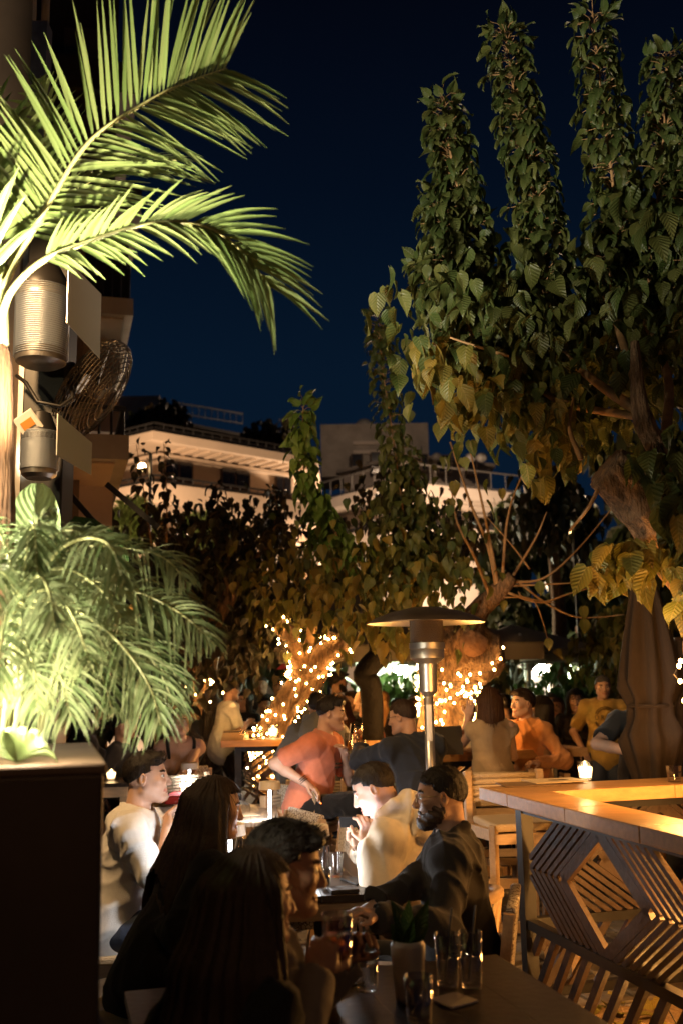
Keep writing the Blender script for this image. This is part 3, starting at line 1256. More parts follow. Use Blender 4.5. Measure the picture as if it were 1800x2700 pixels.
def railing(root, pts, out, z0, z1, step=.35, m=None, solid=False):
    f = footprint(pts, out)
    m = m or darkrail
    rr = MB()
    for i in range(len(f) - 1):
        a, b = Vector((*f[i], 0)), Vector((*f[i + 1], 0))
        up = Vector((0, 0, 1))
        rr.bar(a + up * z1, b + up * z1, .07, .06)
        rr.bar(a + up * (z0 + .08), b + up * (z0 + .08), .05, .05)
        n = max(2, int((b - a).length / step))
        for q in range(n + 1):
            p = a + (b - a) * q / n
            rr.bar(p + up * z0, p + up * z1, .03, .03, (1, 0, 0))
    r0 = rr.build('railing', m, root)
    if solid:
        p_ = MB()
        for i in range(len(f) - 1):
            a, b = Vector((*f[i], 0)), Vector((*f[i + 1], 0))
            p_.bar(a + Vector((0, .05, (z0 + z1) / 2)), b + Vector((0, .05, (z0 + z1) / 2)), .02, z1 - z0 - .25)
        p_.build('railing_panel', mat('smoked_panel', (.03, .026, .022), .3), r0)
    return r0


def zrow(px, py, D):
    return at(px, py, D).z


# --- building A: cream block behind the dark tree, corner towards us
cA = at(425, 1160, 36)
ptsA = [(at(300, 1160, 37.6).x, 37.6), (cA.x, 36), (at(775, 1160, 40.2).x, 40.2)]
bA = thing('apartment_building', 'cream apartment block with planted roof terrace, seen between the balconies and the tall green sprig', 'building', (cA.x, 38, 0))
H = lambda py: zrow(425, py, 36)
band('wall', plaster, bA, ptsA, 0, 0, H(1140), 6)
Ho = lambda py: zrow(425, py, 34.5)
band('terrace_slab', plaster, bA, ptsA, 1.5, Ho(1166), Ho(1143), 6)
railing(bA, ptsA, 1.4, Ho(1143), Ho(1120), .4, darkrail, True)
for q in range(12):      # brackets under the terrace slab
    t = (q + .5) / 12
    MB().obox(*onwall(ptsA, 1, t - .005, t + .005, Ho(1172) , Ho(1166) - .003, .65, 1.25)).build('bracket', plaster, bA)
band('lower_cornice', plaster, bA, ptsA, .3, H(1208), H(1200), 6)
for t0, t1 in ((.02, .22), (.42, .64), (.84, .97)):
    w_ = MB().obox(*onwall(ptsA, 1, t0, t1, H(1268), H(1212), .02, .10)).build('window', shutter, bA)
    c, ax, ay, az = onwall(ptsA, 1, t0 + .01, (t0 + t1) / 2 - .005, H(1260), H(1211), .06, .06)
    MB().obox(c, ax, ay, az).build('pane', winglass, w_)
    c, ax, ay, az = onwall(ptsA, 1, (t0 + t1) / 2 + .005, t1 - .01, H(1260), H(1211), .06, .06)
    MB().obox(c, ax, ay, az).build('pane', winglass, w_)
band('balcony_slab', plaster, bA, ptsA, 1.5, Ho(1330), Ho(1276), 6)
railing(bA, ptsA, 1.4, Ho(1276), Ho(1256), .4, darkrail, True)
band('balcony_slab', plaster, bA, ptsA, 1.5, Ho(1465), Ho(1420), 6)
railing(bA, ptsA, 1.4, Ho(1420), Ho(1395), .4, darkrail, True)
for t0, t1 in ((.3, .5), (.7, .92)):
    w_ = MB().obox(*onwall(ptsA, 1, t0, t1, H(1410), H(1345), .02, .10)).build('window', shutter, bA)
    MB().obox(*onwall(ptsA, 1, t0 + .02, t1 - .02, H(1408), H(1350), .06, .06)).build('pane', winglass, w_)
ptsP = [(at(345, 1100, 39).x, 39), (at(470, 1100, 38.4).x, 38.4), (at(660, 1100, 41).x, 41)]
band('penthouse', concrete, bA, ptsP, 0, H(1150), H(1092), 4)
band('penthouse_roof', concrete, bA, ptsP, .8, H(1092), H(1083), 4)
railing(bA, [(at(455, 1100, 39).x, 39), (at(640, 1100, 41).x, 41)], 0, zrow(455, 1092, 39), zrow(455, 1060, 39), .3, mat('pale_railing', (.35, .34, .33), .5))
MB().obox(at(370, 1085, 40), (.9, 0, 0), (0, .6, 0), (0, 0, .5)).build('stair_head', concrete, bA)

# --- building B: farther block behind the big tree
cB = at(1060, 1290, 50)
ptsB = [(at(865, 1290, 55).x, 55), (cB.x, 50), (at(1330, 1290, 53.5).x, 53.5)]
bB = thing('apartment_building', 'stepped pale apartment block far behind the heater, half hidden by bare twigs', 'building', (cB.x, 52, 0))
H = lambda py: zrow(1060, py, 50)
band('wall', plaster2, bB, ptsB, 0, 0, H(1290), 7)
band('terrace_slab', plaster2, bB, ptsB, 1.3, zrow(1060, 1302, 48.7), zrow(1060, 1272, 48.7), 7)
band('cornice', plaster2, bB, ptsB, .5, H(1318), H(1304), 7)
railing(bB, ptsB, 1.2, zrow(1060, 1272, 48.8), zrow(1060, 1222, 48.8), .9, mat('terrace_rail', (.10, .09, .08), .5))
band('balcony_slab', plaster2, bB, ptsB, 1.2, H(1420), H(1392), 7)
railing(bB, ptsB, 1.1, H(1392), H(1372), .6, darkrail, True)
band('upper_floor', plaster2, bB, [(at(905, 1240, 58).x, 58), (at(1075, 1240, 54).x, 54), (at(1290, 1240, 57).x, 57)], 0, H(1290), H(1165), 5)
band('roof_edge', concrete, bB, [(at(905, 1240, 58).x, 58), (at(1075, 1240, 54).x, 54), (at(1290, 1240, 57).x, 57)], .5, H(1165), H(1156), 5)
MB().obox(at(985, 1205, 60), (3.2, 0, 0), (0, 2, 0), (0, 0, 1.6)).build('stair_head', concrete, bB)
for seg, t0, t1 in ((0, .12, .26), (0, .45, .6), (0, .74, .9), (1, .14, .26), (1, .47, .55), (1, .60, .68), (1, .82, .92)):
    w_ = MB().obox(*onwall(ptsB, seg, t0, t1, H(1385), H(1330), .02, .12)).build('window', shutter if t1 - t0 > .1 else plaster, bB)
    MB().obox(*onwall(ptsB, seg, t0 + .01, t1 - .01, H(1383), H(1333), .07, .08)).build('pane', winglass, w_)
for px0, px1, py0, py1, D in ((925, 955, 1205, 1262, 58.2), (975, 1000, 1200, 1258, 56.6), (1105, 1125, 1205, 1250, 54.3), (1150, 1185, 1208, 1255, 54.9), (1225, 1250, 1215, 1258, 55.8)):
    a, b = at(px0, py1, D), at(px1, py0, D)
    w_ = MB().box(a.x, D - .9, a.z, b.x, D + .2, b.z).build('window', shutter, bB)
    MB().box(a.x + .08, D - .96, a.z + .06, b.x - .08, D - .9, b.z - .06).build('pane', winglass, w_)
for py, D in ((1192, 59), (1168, 59)):
    a, b = at(930, py, 57.9), at(1045, py, 57.9)
    MB().box(a.x, 57.8, a.z - .12, b.x, 58.0, a.z + .08).build('ledge', plaster2, bB)
a, b = at(1000, 1188, 57.8), at(1020, 1172, 57.8)
MB().box(a.x, 57.85, a.z, b.x, 58.1, b.z).build('window', shutter, bB)
MB().lathe([(.001, 0), (.5, 0), (.5, 1.1), (.3, 1.3), (.001, 1.3)], (at(960, 1170, 59).x, 59, at(960, 1162, 59).z), 14).build('water_tank', mat('tank_grey', (.25, .24, .22), .5), bB, 'auto')
for px in (1240, 1268, 1150):
    MB().ball(at(px, 1206, 53), .32, 10, 6, .8).build('satellite_dish', mat('dish_grey', (.12, .11, .10), .6), bB, True)
for px, py in ((1110, 1190), (1190, 1150), (1060, 1160)):
    a = at(px, py, 55)
    MB().tube([(a.x, a.y, H(1160)), (a.x, a.y, H(1120))], .04, 5).build('aerial', ironm, bB)

# --- building C: the near block on the left with balconies over the terrace
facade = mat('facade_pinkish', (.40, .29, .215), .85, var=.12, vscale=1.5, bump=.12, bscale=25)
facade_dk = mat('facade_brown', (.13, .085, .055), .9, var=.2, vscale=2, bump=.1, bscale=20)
bC = thing('apartment_building', 'near apartment block on the left with jutting balconies above the wall heaters', 'building', (-4, 12, 0))

def rbox(name, m, a, ln, dep, z0, z1, parent):
    """box whose near right corner is a, running left along the terrace grid and back by dep"""
    a = Vector((a.x, a.y, 0))
    c = a - Wv * ln / 2 - U * dep / 2
    return MB().obox((c.x, c.y, (z0 + z1) / 2), Wv * ln / 2, U * dep / 2, (0, 0, (z1 - z0) / 2)).build(name, m, parent)


def balcony(px_r, y_top, y_bot, D, depth, rail_top, ln=3.2):
    a = at(px_r, y_bot, D)
    z1, zr = at(px_r, y_top, D).z, at(px_r, rail_top, D).z
    s_ = rbox('balcony_slab', concrete, a, ln, depth, a.z, z1, bC)
    a2 = a - Wv * .12 - U * .12
    rbox('soffit', facade, a2, ln - .2, depth - .1, a.z - .02, a.z - .004, s_)
    r_ = MB()
    o = Vector((a.x, a.y, 0)) - Wv * .05 - U * .05
    up = Vector((0, 0, 1))
    for q in range(int(ln / .11)):
        p = o - Wv * (q * .11)
        r_.bar(p + up * z1, p + up * zr, .022, .022, (1, 0, 0))
    for q in range(1, int(depth / .11)):
        p = o - U * (q * .11)
        r_.bar(p + up * z1, p + up * zr, .022, .022, (1, 0, 0))
    r_.bar(o + up * zr, o - Wv * ln + up * zr, .05, .04)
    r_.bar(o + up * zr, o - U * depth + up * zr, .05, .04)
    r_.build('railing', ironm, bC)
    return a, z1, zr


steel_p = mat('pipe_grey', (.22, .2, .18), .6)
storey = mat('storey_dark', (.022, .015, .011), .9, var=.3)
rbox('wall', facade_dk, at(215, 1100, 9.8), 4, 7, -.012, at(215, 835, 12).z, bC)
aU = at(345, 680, 12.3)
balcony(352, 788, 832, 12, 3.6, 690)
balcony(340, 1148, 1212, 9, 3.4, 1075)
rbox('balcony_screen', mat('screen_black', (.014, .012, .011), .7), at(338, 780, 12.2), 1.6, .05, at(338, 786, 12.2).z, at(338, 600, 12.2).z, bC)
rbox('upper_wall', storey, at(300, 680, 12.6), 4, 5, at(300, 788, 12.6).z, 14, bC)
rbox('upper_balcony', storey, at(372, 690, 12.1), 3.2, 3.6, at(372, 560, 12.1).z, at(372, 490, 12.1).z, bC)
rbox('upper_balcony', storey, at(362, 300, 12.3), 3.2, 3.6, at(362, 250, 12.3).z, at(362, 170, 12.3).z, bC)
for px in (205, 245, 290):
    for py in (100, 330, 420):
        a = at(px, py, 12.5)
        rbox('window', shutter, a, .38, .06, a.z - .9, a.z + .1, bC)
for px, r_ in ((68, .05), (82, .03), (118, .035)):
    a = at(px, 100, 7.5)
    MB().tube([(a.x, 7.5, 4.5), (a.x, 7.5, 12)], r_, 8).build('drainpipe', steel_p, bC, True)
# walls seen under the two lit balconies
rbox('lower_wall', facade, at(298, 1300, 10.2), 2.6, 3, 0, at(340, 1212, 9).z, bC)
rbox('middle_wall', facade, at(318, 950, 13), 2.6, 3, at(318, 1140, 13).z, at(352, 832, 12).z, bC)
for (p, q) in (((172, 1288), (262, 1392)), ((282, 1277), (420, 1392))):
    MB().bar(at(*p, 8.6), at(*q, 8.6), .04, .05).build('awning_arm', ironm, bC)

# ---------------------------------------------------------------- far stalls, kiosks and umbrellas across the square
kiosk = thing('kiosk', 'small white kiosk with bright lit counter far behind the orange sweater', 'kiosk', (at(1450, 1780, 26).x, 26, 0))
a, b = at(1340, 1775, 26), at(1530, 1775, 26)
MB().box(a.x, 26.4, 0, b.x, 28, 2.2).build('back_wall', plaster2, kiosk)
MB().box(a.x, 25.2, 0, b.x, 25.6, 1.05).build('counter', mat('kiosk_front', (.25, .2, .16), .7), kiosk)
MB().box(a.x - .3, 25, 2.2, b.x + .3, 28.2, 2.3).build('roof', concrete, kiosk)
for px in (1342, 1395, 1445, 1528):
    p = at(px, 1775, 25.3)
    MB().tube([(p.x, 25.3, 0), (p.x, 25.3, 2.2)], .06, 6).build('post', plaster2, kiosk)
kl = emis('kiosk_tube_light', (1, .93, .82), 30)
for px0, px1, py in ((1372, 1432, 1752), (1340, 1352, 1790), (1398, 1440, 1742)):
    MB().bar(at(px0, py, 25.5), at(px1, py, 25.5), .08, .08).build('strip_light', kl, kiosk)
MB().ball(at(1420, 1762, 25.1), .16, 10, 6).build('lamp', emis('kiosk_lamp', (1, .95, .86), 90), kiosk, True)
MB().ball(at(1495, 1772, 25.1), .13, 10, 6, 1.6).build('lamp', emis('kiosk_lamp_green', (.85, 1, .6), 40), kiosk, True)

stall = thing('market_stall', 'pale stall wall lit by a white floodlight under the far umbrella', 'stall', (at(1050, 1770, 21).x, 21, 0))
a, b = at(985, 1770, 21.5), at(1100, 1770, 21.5)
MB().box(a.x, 21.5, 0, b.x, 22, 3.0).build('wall', plaster2, stall)
MB().box(a.x - .2, 20.9, 3.0, b.x + .2, 22.2, 3.12).build('roof', concrete, stall)
MB().ball(at(1057, 1768, 20.8), .15, 10, 6).build('floodlight', emis('flood_white', (.86, 1, .78), 120), stall, True)
awn = MB().hexa([at(585, 1800, 16), at(735, 1800, 16), at(735, 1810, 19), at(585, 1810, 19), at(580, 1793, 16), at(740, 1793, 16), at(740, 1770, 19), at(580, 1770, 19)])
st2 = thing('market_stall', 'pink and white lit stall behind the man in the necklace', 'stall', (at(660, 1800, 18).x, 18, 0))
MB().box(at(590, 1800, 17.5).x, 17.5, 0, at(760, 1800, 17.5).x, 18, 2.0).build('wall', mat('stall_pink', (.6, .42, .36), .8, var=.3, vscale=3), st2)
MB().box(at(570, 1800, 17).x, 16.8, 2.0, at(770, 1800, 17).x, 18.2, 2.1).build('roof', concrete, st2)
rd = mat('red_canvas', (.6, .03, .02), .8)
for px in (745, 765):
    p = at(px, 1756, 15.5)
    MB().add([(p.x - .09, 15.5, p.z - .05), (p.x + .09, 15.5, p.z - .05), (p.x + .03, 15.5, p.z + .07), (p.x - .09, 15.6, p.z - .05), (p.x + .09, 15.6, p.z - .05), (p.x + .03, 15.6, p.z + .07)],
             [(0, 1, 2), (5, 4, 3), (0, 3, 4, 1), (1, 4, 5, 2), (2, 5, 3, 0)]).build('pennant', rd, st2)


def big_umbrella(cx, D, hz, half, label, lit=True):
    t = thing('market_umbrella', label, 'umbrella', (cx, D, 0), 0, 'large umbrellas over the square')
    cm = mat('canvas_taupe', (.20, .165, .13), .9, bump=.1, bscale=80)
    V = [(cx - half, D - half, hz), (cx + half, D - half, hz), (cx + half, D + half, hz), (cx - half, D + half, hz), (cx, D, hz + half * .36)]
    V += [(x, y, z - .03) for x, y, z in V]
    F_ = [(0, 1, 4), (1, 2, 4), (2, 3, 4), (3, 0, 4), (6, 5, 9), (7, 6, 9), (8, 7, 9), (5, 8, 9), (0, 5, 6, 1), (1, 6, 7, 2), (2, 7, 8, 3), (3, 8, 5, 0)]
    MB().add(V, F_).build('canopy', cm, t)
    vm = mat('umbrella_valance', (.28, .24, .19), .9)
    v_ = MB()
    for sx_, sy_, ex, ey in ((-1, -1, 1, -1), (1, -1, 1, 1), (1, 1, -1, 1), (-1, 1, -1, -1)):
        v_.bar((cx + sx_ * half, D + sy_ * half, hz - .12), (cx + ex * half, D + ey * half, hz - .12), .015, .2)
    v_.build('valance', vm, t)
    pm = mat('white_painted_metal', (.72, .74, .66), .4)
    MB().tube([(cx, D, 0), (cx, D, hz + half * .34)], .06, 10).build('pole', pm, t, True)
    for q in range(8):
        an = q * math.pi / 4
        k_ = 1.35 if q % 2 else 1
        e_ = (cx + math.cos(an) * half * .62 * k_, D + math.sin(an) * half * .62 * k_, hz + half * (.20 if not q % 2 else .13))
        MB().tube([(cx, D, hz - .55), e_], .022, 6).build('rib', pm, t, True)
    return t


big_umbrella(at(945, 1700, 15).x, 15, at(945, 1702, 13).z, 2.3, 'taupe square umbrella with white post and ribs behind the pollard tree')
big_umbrella(at(1350, 1700, 17).x, 17, at(1350, 1712, 15.8).z, 1.25, 'dark low umbrella to the right of the knobby tree head')


def street_bulb(px, py, D, label, s, r_=.07):
    p = at(px, py, D)
    t = thing('street_lamp', label, 'lamp', (p.x, D, 0))
    MB().tube([(p.x + .12, D + .1, 0), (p.x + .12, D + .1, p.z + .25), (p.x, D, p.z + .28)], .03, 6).build('pole', ironm, t)
    MB().ball(p, r_, 10, 6).build('bulb', emis('bulb_warm_%d' % s, (1, .62, .26), s), t, True)


street_bulb(375, 1231, 16, 'warm street lamp glowing beside the dark shoot of leaves', 40, .07)
street_bulb(1495, 1400, 17, 'small warm street lamp behind the bare twigs on the right', 14, .06)

# ---------------------------------------------------------------- materials of the furniture
oak = mat('oak_top', (.42, .235, .095), .38, var=.22, vscale=4, bump=.12, bscale=30, stretch=(1, 8, 8))
darkwood = mat('dark_wood', (.034, .017, .008), .55, var=.35, vscale=6, bump=.2, bscale=40)
lightwood = mat('light_wood', (.50, .33, .18), .5, var=.18, vscale=9, bump=.1, bscale=40, stretch=(1, 6, 6))
blacktop = mat('black_table_top', (.030, .019, .012), .34, var=.4, vscale=9, bump=.08, bscale=35)
steel = mat('steel_brushed', (.62, .58, .52), .36, .9, bump=.04, bscale=90, stretch=(1, 1, 30))
steel_d = mat('steel_worn', (.34, .30, .26), .38, .9, var=.25, vscale=12)
rope = mat('woven_rope', (.55, .42, .26), .85, bump=.6, bscale=130)
cane = mat('cane_pale', (.55, .47, .36), .6)
glassm = thin_glass('clear_glass')
metal_bk = mat('frame_metal_black', (.016, .014, .013), .45, .3)


def canvas_pattern():
    m = mat('patterned_canvas', (.62, .54, .42), .9, bump=.2, bscale=200)
    t = m.node_tree
    b = t.nodes['Principled BSDF']
    tc = t.nodes.new('ShaderNodeTexCoord')
    vo = t.nodes.new('ShaderNodeTexVoronoi')
    vo.feature = 'DISTANCE_TO_EDGE'
    vo.inputs['Scale'].default_value = 42
    t.links.new(tc.outputs['Object'], vo.inputs['Vector'])
    rp = t.nodes.new('ShaderNodeValToRGB')
    rp.color_ramp.elements[0].position = .04
    rp.color_ramp.elements[0].color = (.16, .10, .06, 1)
    rp.color_ramp.elements[1].position = .09
    rp.color_ramp.elements[1].color = (.62, .54, .42, 1)
    t.links.new(vo.outputs[0], rp.inputs[0])
    t.links.new(rp.outputs[0], b.inputs['Base Color'])
    return m


canvas = canvas_pattern()


# ---------------------------------------------------------------- bar counters built as square rings round the trees
def lattice(root, a, b, z0, zm, z1, side, cx=.5, detail=True):
    """slatted panel between floor points a and b: nested diamonds above the middle rail, slanted slats under it"""
    a, b = Vector(a), Vector(b)
    L = (b - a).length
    d = (b - a).normalized()
    n = Vector((d.y, -d.x, 0))
    up = Vector((0, 0, 1))

    def slat(s0, h0, s1, h1, w_, dep, m=darkwood):
        p, q = a + d * s0 + up * h0, a + d * s1 + up * h1
        if (q - p).length < .06:
            return
        MB().bar(p, q, dep, w_, up=n.cross((q - p).normalized())).build('slat', m, root)

    for z in (z0, zm, z1):
        MB().bar(a + up * z, b + up * z, .05, .045).build('rail', metal_bk, root)
    zc, hz_ = (zm + z1) / 2, (z1 - zm) / 2
    c = L * cx
    aw = .36                          # half width of the first diamond
    slope = hz_ / aw
    ks = [0, 1, 2, 3, 4, 5, 6] if detail else [0, 1.5, 3, 4.5]
    for k_ in ks:
        e_ = aw + (.075 + .062 * (k_ - 1) if k_ >= 1 else 0)
        for sg in (-1, 1):
            for vs in (-1, 1):
                # from the side tip (c + sg*e_, zc) towards the top/bottom at slope
                s0, h0 = c + sg * e_, zc
                s1, h1 = c + sg * (e_ - aw), zc + vs * hz_
                lo_, hi_ = .03, L - .03
                if (sg > 0 and s1 > hi_) or (sg < 0 and s1 < lo_):
                    continue
                if s0 > hi_ or s0 < lo_:
                    lim = hi_ if s0 > hi_ else lo_
                    t = (s0 - lim) / (s0 - s1)
                    s0, h0 = lim, h0 + (h1 - h0) * t
                slat(s0, h0, s1, h1 - vs * .02, .058 if k_ == 0 else .024, .026)
    nb = int(L / .15) if detail else int(L / .3)
    for q in range(-2, nb + 1):
        s0 = q * .15 * (1 if detail else 2) + .02
        s1 = s0 + (zm - z0) * .75
        h0, h1 = z0, zm
        if s0 < .02:
            h0 += (.02 - s0) / .75
            s0 = .02
        if s1 > L - .02:
            h1 -= (s1 - L + .02) / .75
            s1 = L - .02
        if h1 - h0 > .08:
            slat(s0, h0, s1, h1, .040, .026)


def ring_counter(label, far_left, u, w, Lu, Lw, fw, sw, z=1.08, detail=True, group='ring bar counters built round the trees'):
    """far_left = outer corner; u runs towards the camera, w to the right"""
    C0 = Vector((far_left[0], far_left[1], 0))
    ctr = C0 + u * Lu / 2 + w * Lw / 2
    t = thing('bar_counter', label, 'bar counter', (ctr.x, ctr.y, 0), 0, group)
    th = .065
    up = Vector((0, 0, 1))

    def board(o, du, lu, dw, lw_, seams):
        for q in range(seams):
            if lu > lw_:
                a0, a1 = lu * q / seams + .0015, lu * (q + 1) / seams - .0015
                c = C0 + u * (du + (a0 + a1) / 2) + w * (dw + lw_ / 2)
                hx, hy = u * (a1 - a0) / 2, w * lw_ / 2
            else:
                a0, a1 = lw_ * q / seams + .0015, lw_ * (q + 1) / seams - .0015
                c = C0 + u * (du + lu / 2) + w * (dw + (a0 + a1) / 2)
                hx, hy = u * lu / 2, w * (a1 - a0) / 2
            MB().obox(c + up * (z - th / 2), hx, hy, up * th / 2).build('board', oak, t, bevel=.004 if detail else 0)
    board('far', 0, sw, 0, Lw, 2)
    board('left', sw + .002, Lu - 2 * sw - .004, 0, fw, 2)
    board('near', Lu - sw, sw, 0, Lw, 2)
    board('right', sw + .002, Lu - 2 * sw - .004, Lw - fw, fw, 2)
    i_ = .17
    cs = [C0 + u * i_ + w * i_, C0 + u * i_ + w * (Lw - i_), C0 + u * (Lu - i_) + w * (Lw - i_), C0 + u * (Lu - i_) + w * i_]
    for c in cs:
        MB().obox(c + up * (z - th) / 2, u * .032, w * .032, up * ((z - th) / 2 - .002)).build('post', metal_bk, t)
    for k_ in range(4):
        a, b = cs[k_], cs[(k_ + 1) % 4]
        d = (b - a).normalized() * .036
        if k_ == 3:
            a, b, d = b, a, -d
        lattice(t, a + d, b - d, .10, .43, z - th - .03, 1, .5, detail and k_ in (0, 3))
    return t, C0, ctr


ringR, CR, ctrR = ring_counter('oak bar counter with diamond slat sides and a candle, in the right foreground', (.69, 5.38), U, Wv, 1.85, 1.9, .25, .34)
ringM, CM, ctrM = ring_counter('bar counter round the knobby tree with fairy lights, behind the patio heater', (-.08, 9.6), U, Wv, 2.0, 1.5, .28, .3, detail=False)
A8 = R(6)
U8, W8 = Vector((math.sin(A8), -math.cos(A8), 0)), Vector((math.cos(A8), math.sin(A8), 0))
ringL, CL, ctrL = ring_counter('bar counter round the forked fairy light tree, at the back left', (-1.42, 11.9), U8, W8, 2.05, 1.5, .28, .3)
soil = mat('soil_litter', (.16, .10, .05), .95, var=.5, vscale=25, bump=.8, bscale=40)
for nm, c in (('r', ctrR), ('m', ctrM), ('l', ctrL)):
    g_ = MB()
    n = 22
    for i in range(n):
        for j in range(n):
            pass
    vs, fs = [], []
    for i in range(n + 1):
        for j in range(n + 1):
            p = c + U * ((i / n - .5) * 1.3) + Wv * ((j / n - .5) * 1.3)
            vs.append((p.x, p.y, .012 + rng.uniform(0, .035)))
    for i in range(n):
        for j in range(n):
            a = i * (n + 1) + j
            fs.append((a, a + n + 1, a + n + 2, a + 1))
    o = MB().add(vs, fs).build('planting_soil', soil, None, True)
    tag(o, kind='structure')


# ---------------------------------------------------------------- tables
def low_table(label, c, lu, lw_, u, w, top=blacktop, z=.745, legs=True, frame=lightwood, nb=5):
    c = Vector((c[0], c[1], 0))
    t = thing('table', label, 'table', c)
    up = Vector((0, 0, 1))
    for q in range(nb):
        a0, a1 = lw_ * (q / nb - .5) + .001, lw_ * ((q + 1) / nb - .5) - .001
        MB().obox(c + w * (a0 + a1) / 2 + up * (z - .014), u * lu / 2, w * (a1 - a0) / 2, up * .014).build('board', top, t)
    ap = MB()
    for s_ in (-1, 1):
        ap.bar(c + u * (lu / 2 - .04) * s_ - w * (lw_ / 2 - .05) + up * (z - .068), c + u * (lu / 2 - .04) * s_ + w * (lw_ / 2 - .05) + up * (z - .068), .03, .075)
        ap.bar(c + w * (lw_ / 2 - .04) * s_ - u * (lu / 2 - .05) + up * (z - .068), c + w * (lw_ / 2 - .04) * s_ + u * (lu / 2 - .05) + up * (z - .068), .03, .075)
    ap.build('apron', frame, t)
    for s_ in (-1, 1):
        for s2 in (-1, 1):
            p = c + u * (lu / 2 - .06) * s_ + w * (lw_ / 2 - .06) * s2
            MB().obox(p + up * (z - .03) / 2, u * .028, w * .028, up * ((z - .03) / 2)).build('leg', frame, t)
    return t


greywood = mat('grey_wood_top', (.34, .26, .19), .42, var=.3, vscale=7, bump=.15, bscale=40, stretch=(6, 1, 6))
low_table('dark foreground table crowded with empty glasses', (.07, 2.75), 1.18, 1.2, U, Wv, nb=7)
low_table('dark table top lit by white lamps, in front of the white hoodie', (-.25, 4.95), 1.08, .84, U8, W8)
low_table('grey wooden table behind the long-haired woman, lit white by a lamp', (-.95, 7.12), .95, .95, U8, W8, greywood)
low_table('low table stacked with pitchers under the palm', (-1.42, 8.45), .75, .7, U8, W8, blacktop)
low_table('small side table with a candle under the palm fronds', (-1.9, 8.0), .5, .5, U8, W8, blacktop, .9)


# ---------------------------------------------------------------- chairs, facing local +Y
def canvas_chair(label, group='patterned canvas chairs'):
    t = thing('chair', label, 'chair', (0, 0, 0), 0, group)
    for sx_ in (-1, 1):
        MB().bar((.25 * sx_, .22, 0), (.25 * sx_, .22, .62), .035, .04).build('leg', lightwood, t)
        MB().bar((.25 * sx_, -.20, 0), (.25 * sx_, -.30, .86), .035, .04).build('leg', lightwood, t)
        MB().bar((.25 * sx_, .24, .635), (.25 * sx_, -.28, .635), .05, .025).build('armrest', lightwood, t)
    MB().box(-.24, -.22, .40, .24, .24, .44).build('seat', canvas, t, bevel=.01)
    b = MB()
    for q in range(5):
        pass
    b.obox((0, -.285, .68), (.235, 0, 0), (0, .02, .002), (0, -.024, .2))
    b.build('backrest', canvas, t, bevel=.012)
    fr = MB()
    fr.bar((-.25, .22, .36), (.25, .22, .36), .03, .04)
    fr.bar((-.25, -.23, .36), (.25, -.23, .36), .03, .04)
    fr.build('stretcher', lightwood, t)
    return t


def wood_armchair(label, group='rounded wooden armchairs', wicker=False):
    t = thing('chair', label, 'chair', (0, 0, 0), 0, group)
    fm = cane if wicker else lightwood
    rail = []
    for q in range(13):
        a = math.pi * q / 12
        rail.append((math.cos(a) * .30, .06 - math.sin(a) * .36 if 0 < q < 12 else .06, .66 + .10 * math.sin(a)))
    rail = [(.30, .26, .63)] + rail + [(-.30, .26, .63)]
    MB().tube(rail, .022 if wicker else .026, 8).build('rail', fm, t, True)
    for x, y in ((.27, .24), (-.27, .24)):
        MB().tube([(x, y, 0), (x * 1.1, y, .63)], [.018, .02], 8).build('leg', fm, t, True)
    for x, y in ((.22, -.20), (-.22, -.20)):
        MB().tube([(x * 1.1, y - .05, 0), (x, y - .02, .42), (x * .9, y - .07, .73)], [.016, .02, .018], 8).build('leg', fm, t, True)
    s_ = MB()
    prof = []
    s_.box(-.26, -.22, .39, .26, .25, .43)
    s_.build('seat', rope, t, bevel=.015)
    n = 34 if wicker else 16
    w_ = MB()
    for q in range(n):
        a = math.pi * (q + .5) / n
        x, y = math.cos(a), math.sin(a)
        w_.tube([(x * .25, .03 - y * .24, .42), (x * .295, .06 - y * .355, .655 + .10 * y)], .006 if wicker else .009, 4)
    w_.build('woven_back', cane if wicker else rope, t)
    return t


def bar_chair(label, group='wooden bar chairs with rope seats'):
    t = thing('bar_chair', label, 'bar chair', (0, 0, 0), 0, group)
    for sx_ in (-1, 1):
        MB().bar((.22 * sx_, .2, 0), (.21 * sx_, .19, .72), .04, .045).build('leg', lightwood, t, bevel=.006)
        MB().bar((.22 * sx_, -.2, 0), (.22 * sx_, -.23, .93), .045, .05).build('leg', lightwood, t, bevel=.008)
        MB().bar((.22 * sx_, .2, .68), (.22 * sx_, -.2, .66), .035, .05).build('side_rail', lightwood, t)
        MB().bar((.22 * sx_, .2, .40), (.22 * sx_, -.2, .40), .03, .04).build('side_rail', lightwood, t)
    for y, z in ((.2, .28), (-.2, .40), (.2, .66), (-.215, .66)):
        MB().bar((-.22, y, z), (.22, y, z), .035, .045).build('stretcher', lightwood, t)
    MB().box(-.21, -.19, .69, .21, .21, .725).build('seat', rope, t, bevel=.012)
    b = MB()
    for q in range(5):
        z = .795 + q * .027
        b.tube([(-.22, -.228 - q * .0012, z), (.22, -.228 - q * .0012, z)], .0135, 6)
    b.build('woven_back', rope, t, True)
    return t


def seat(o, who, label, face, back=0.):
    """put a chair under a seated person, its seat meeting the person"""
    p, a = who['pelvis'], R(face)
    c = put(o, p.x + math.sin(a) * back, p.y - math.cos(a) * back, face, label)
    base = .725 if o.name == bc.name else .44
    c.scale = (1, 1, max(.8, min(1.25, (who['zp'] - .095) / base)))
    return c


def put(o, x, y, face, label, first=[], **k):
    """place chair o (or a copy) with its front facing 'face' degrees like a person's yaw"""
    if o.name not in [f.name for f in first]:
        first.append(o)
        o.location = (x, y, 0)
        o.rotation_euler = (0, 0, R(face))
        o['label'] = label
        return o
    return copy_tree(o, (x, y, 0), R(face), label)


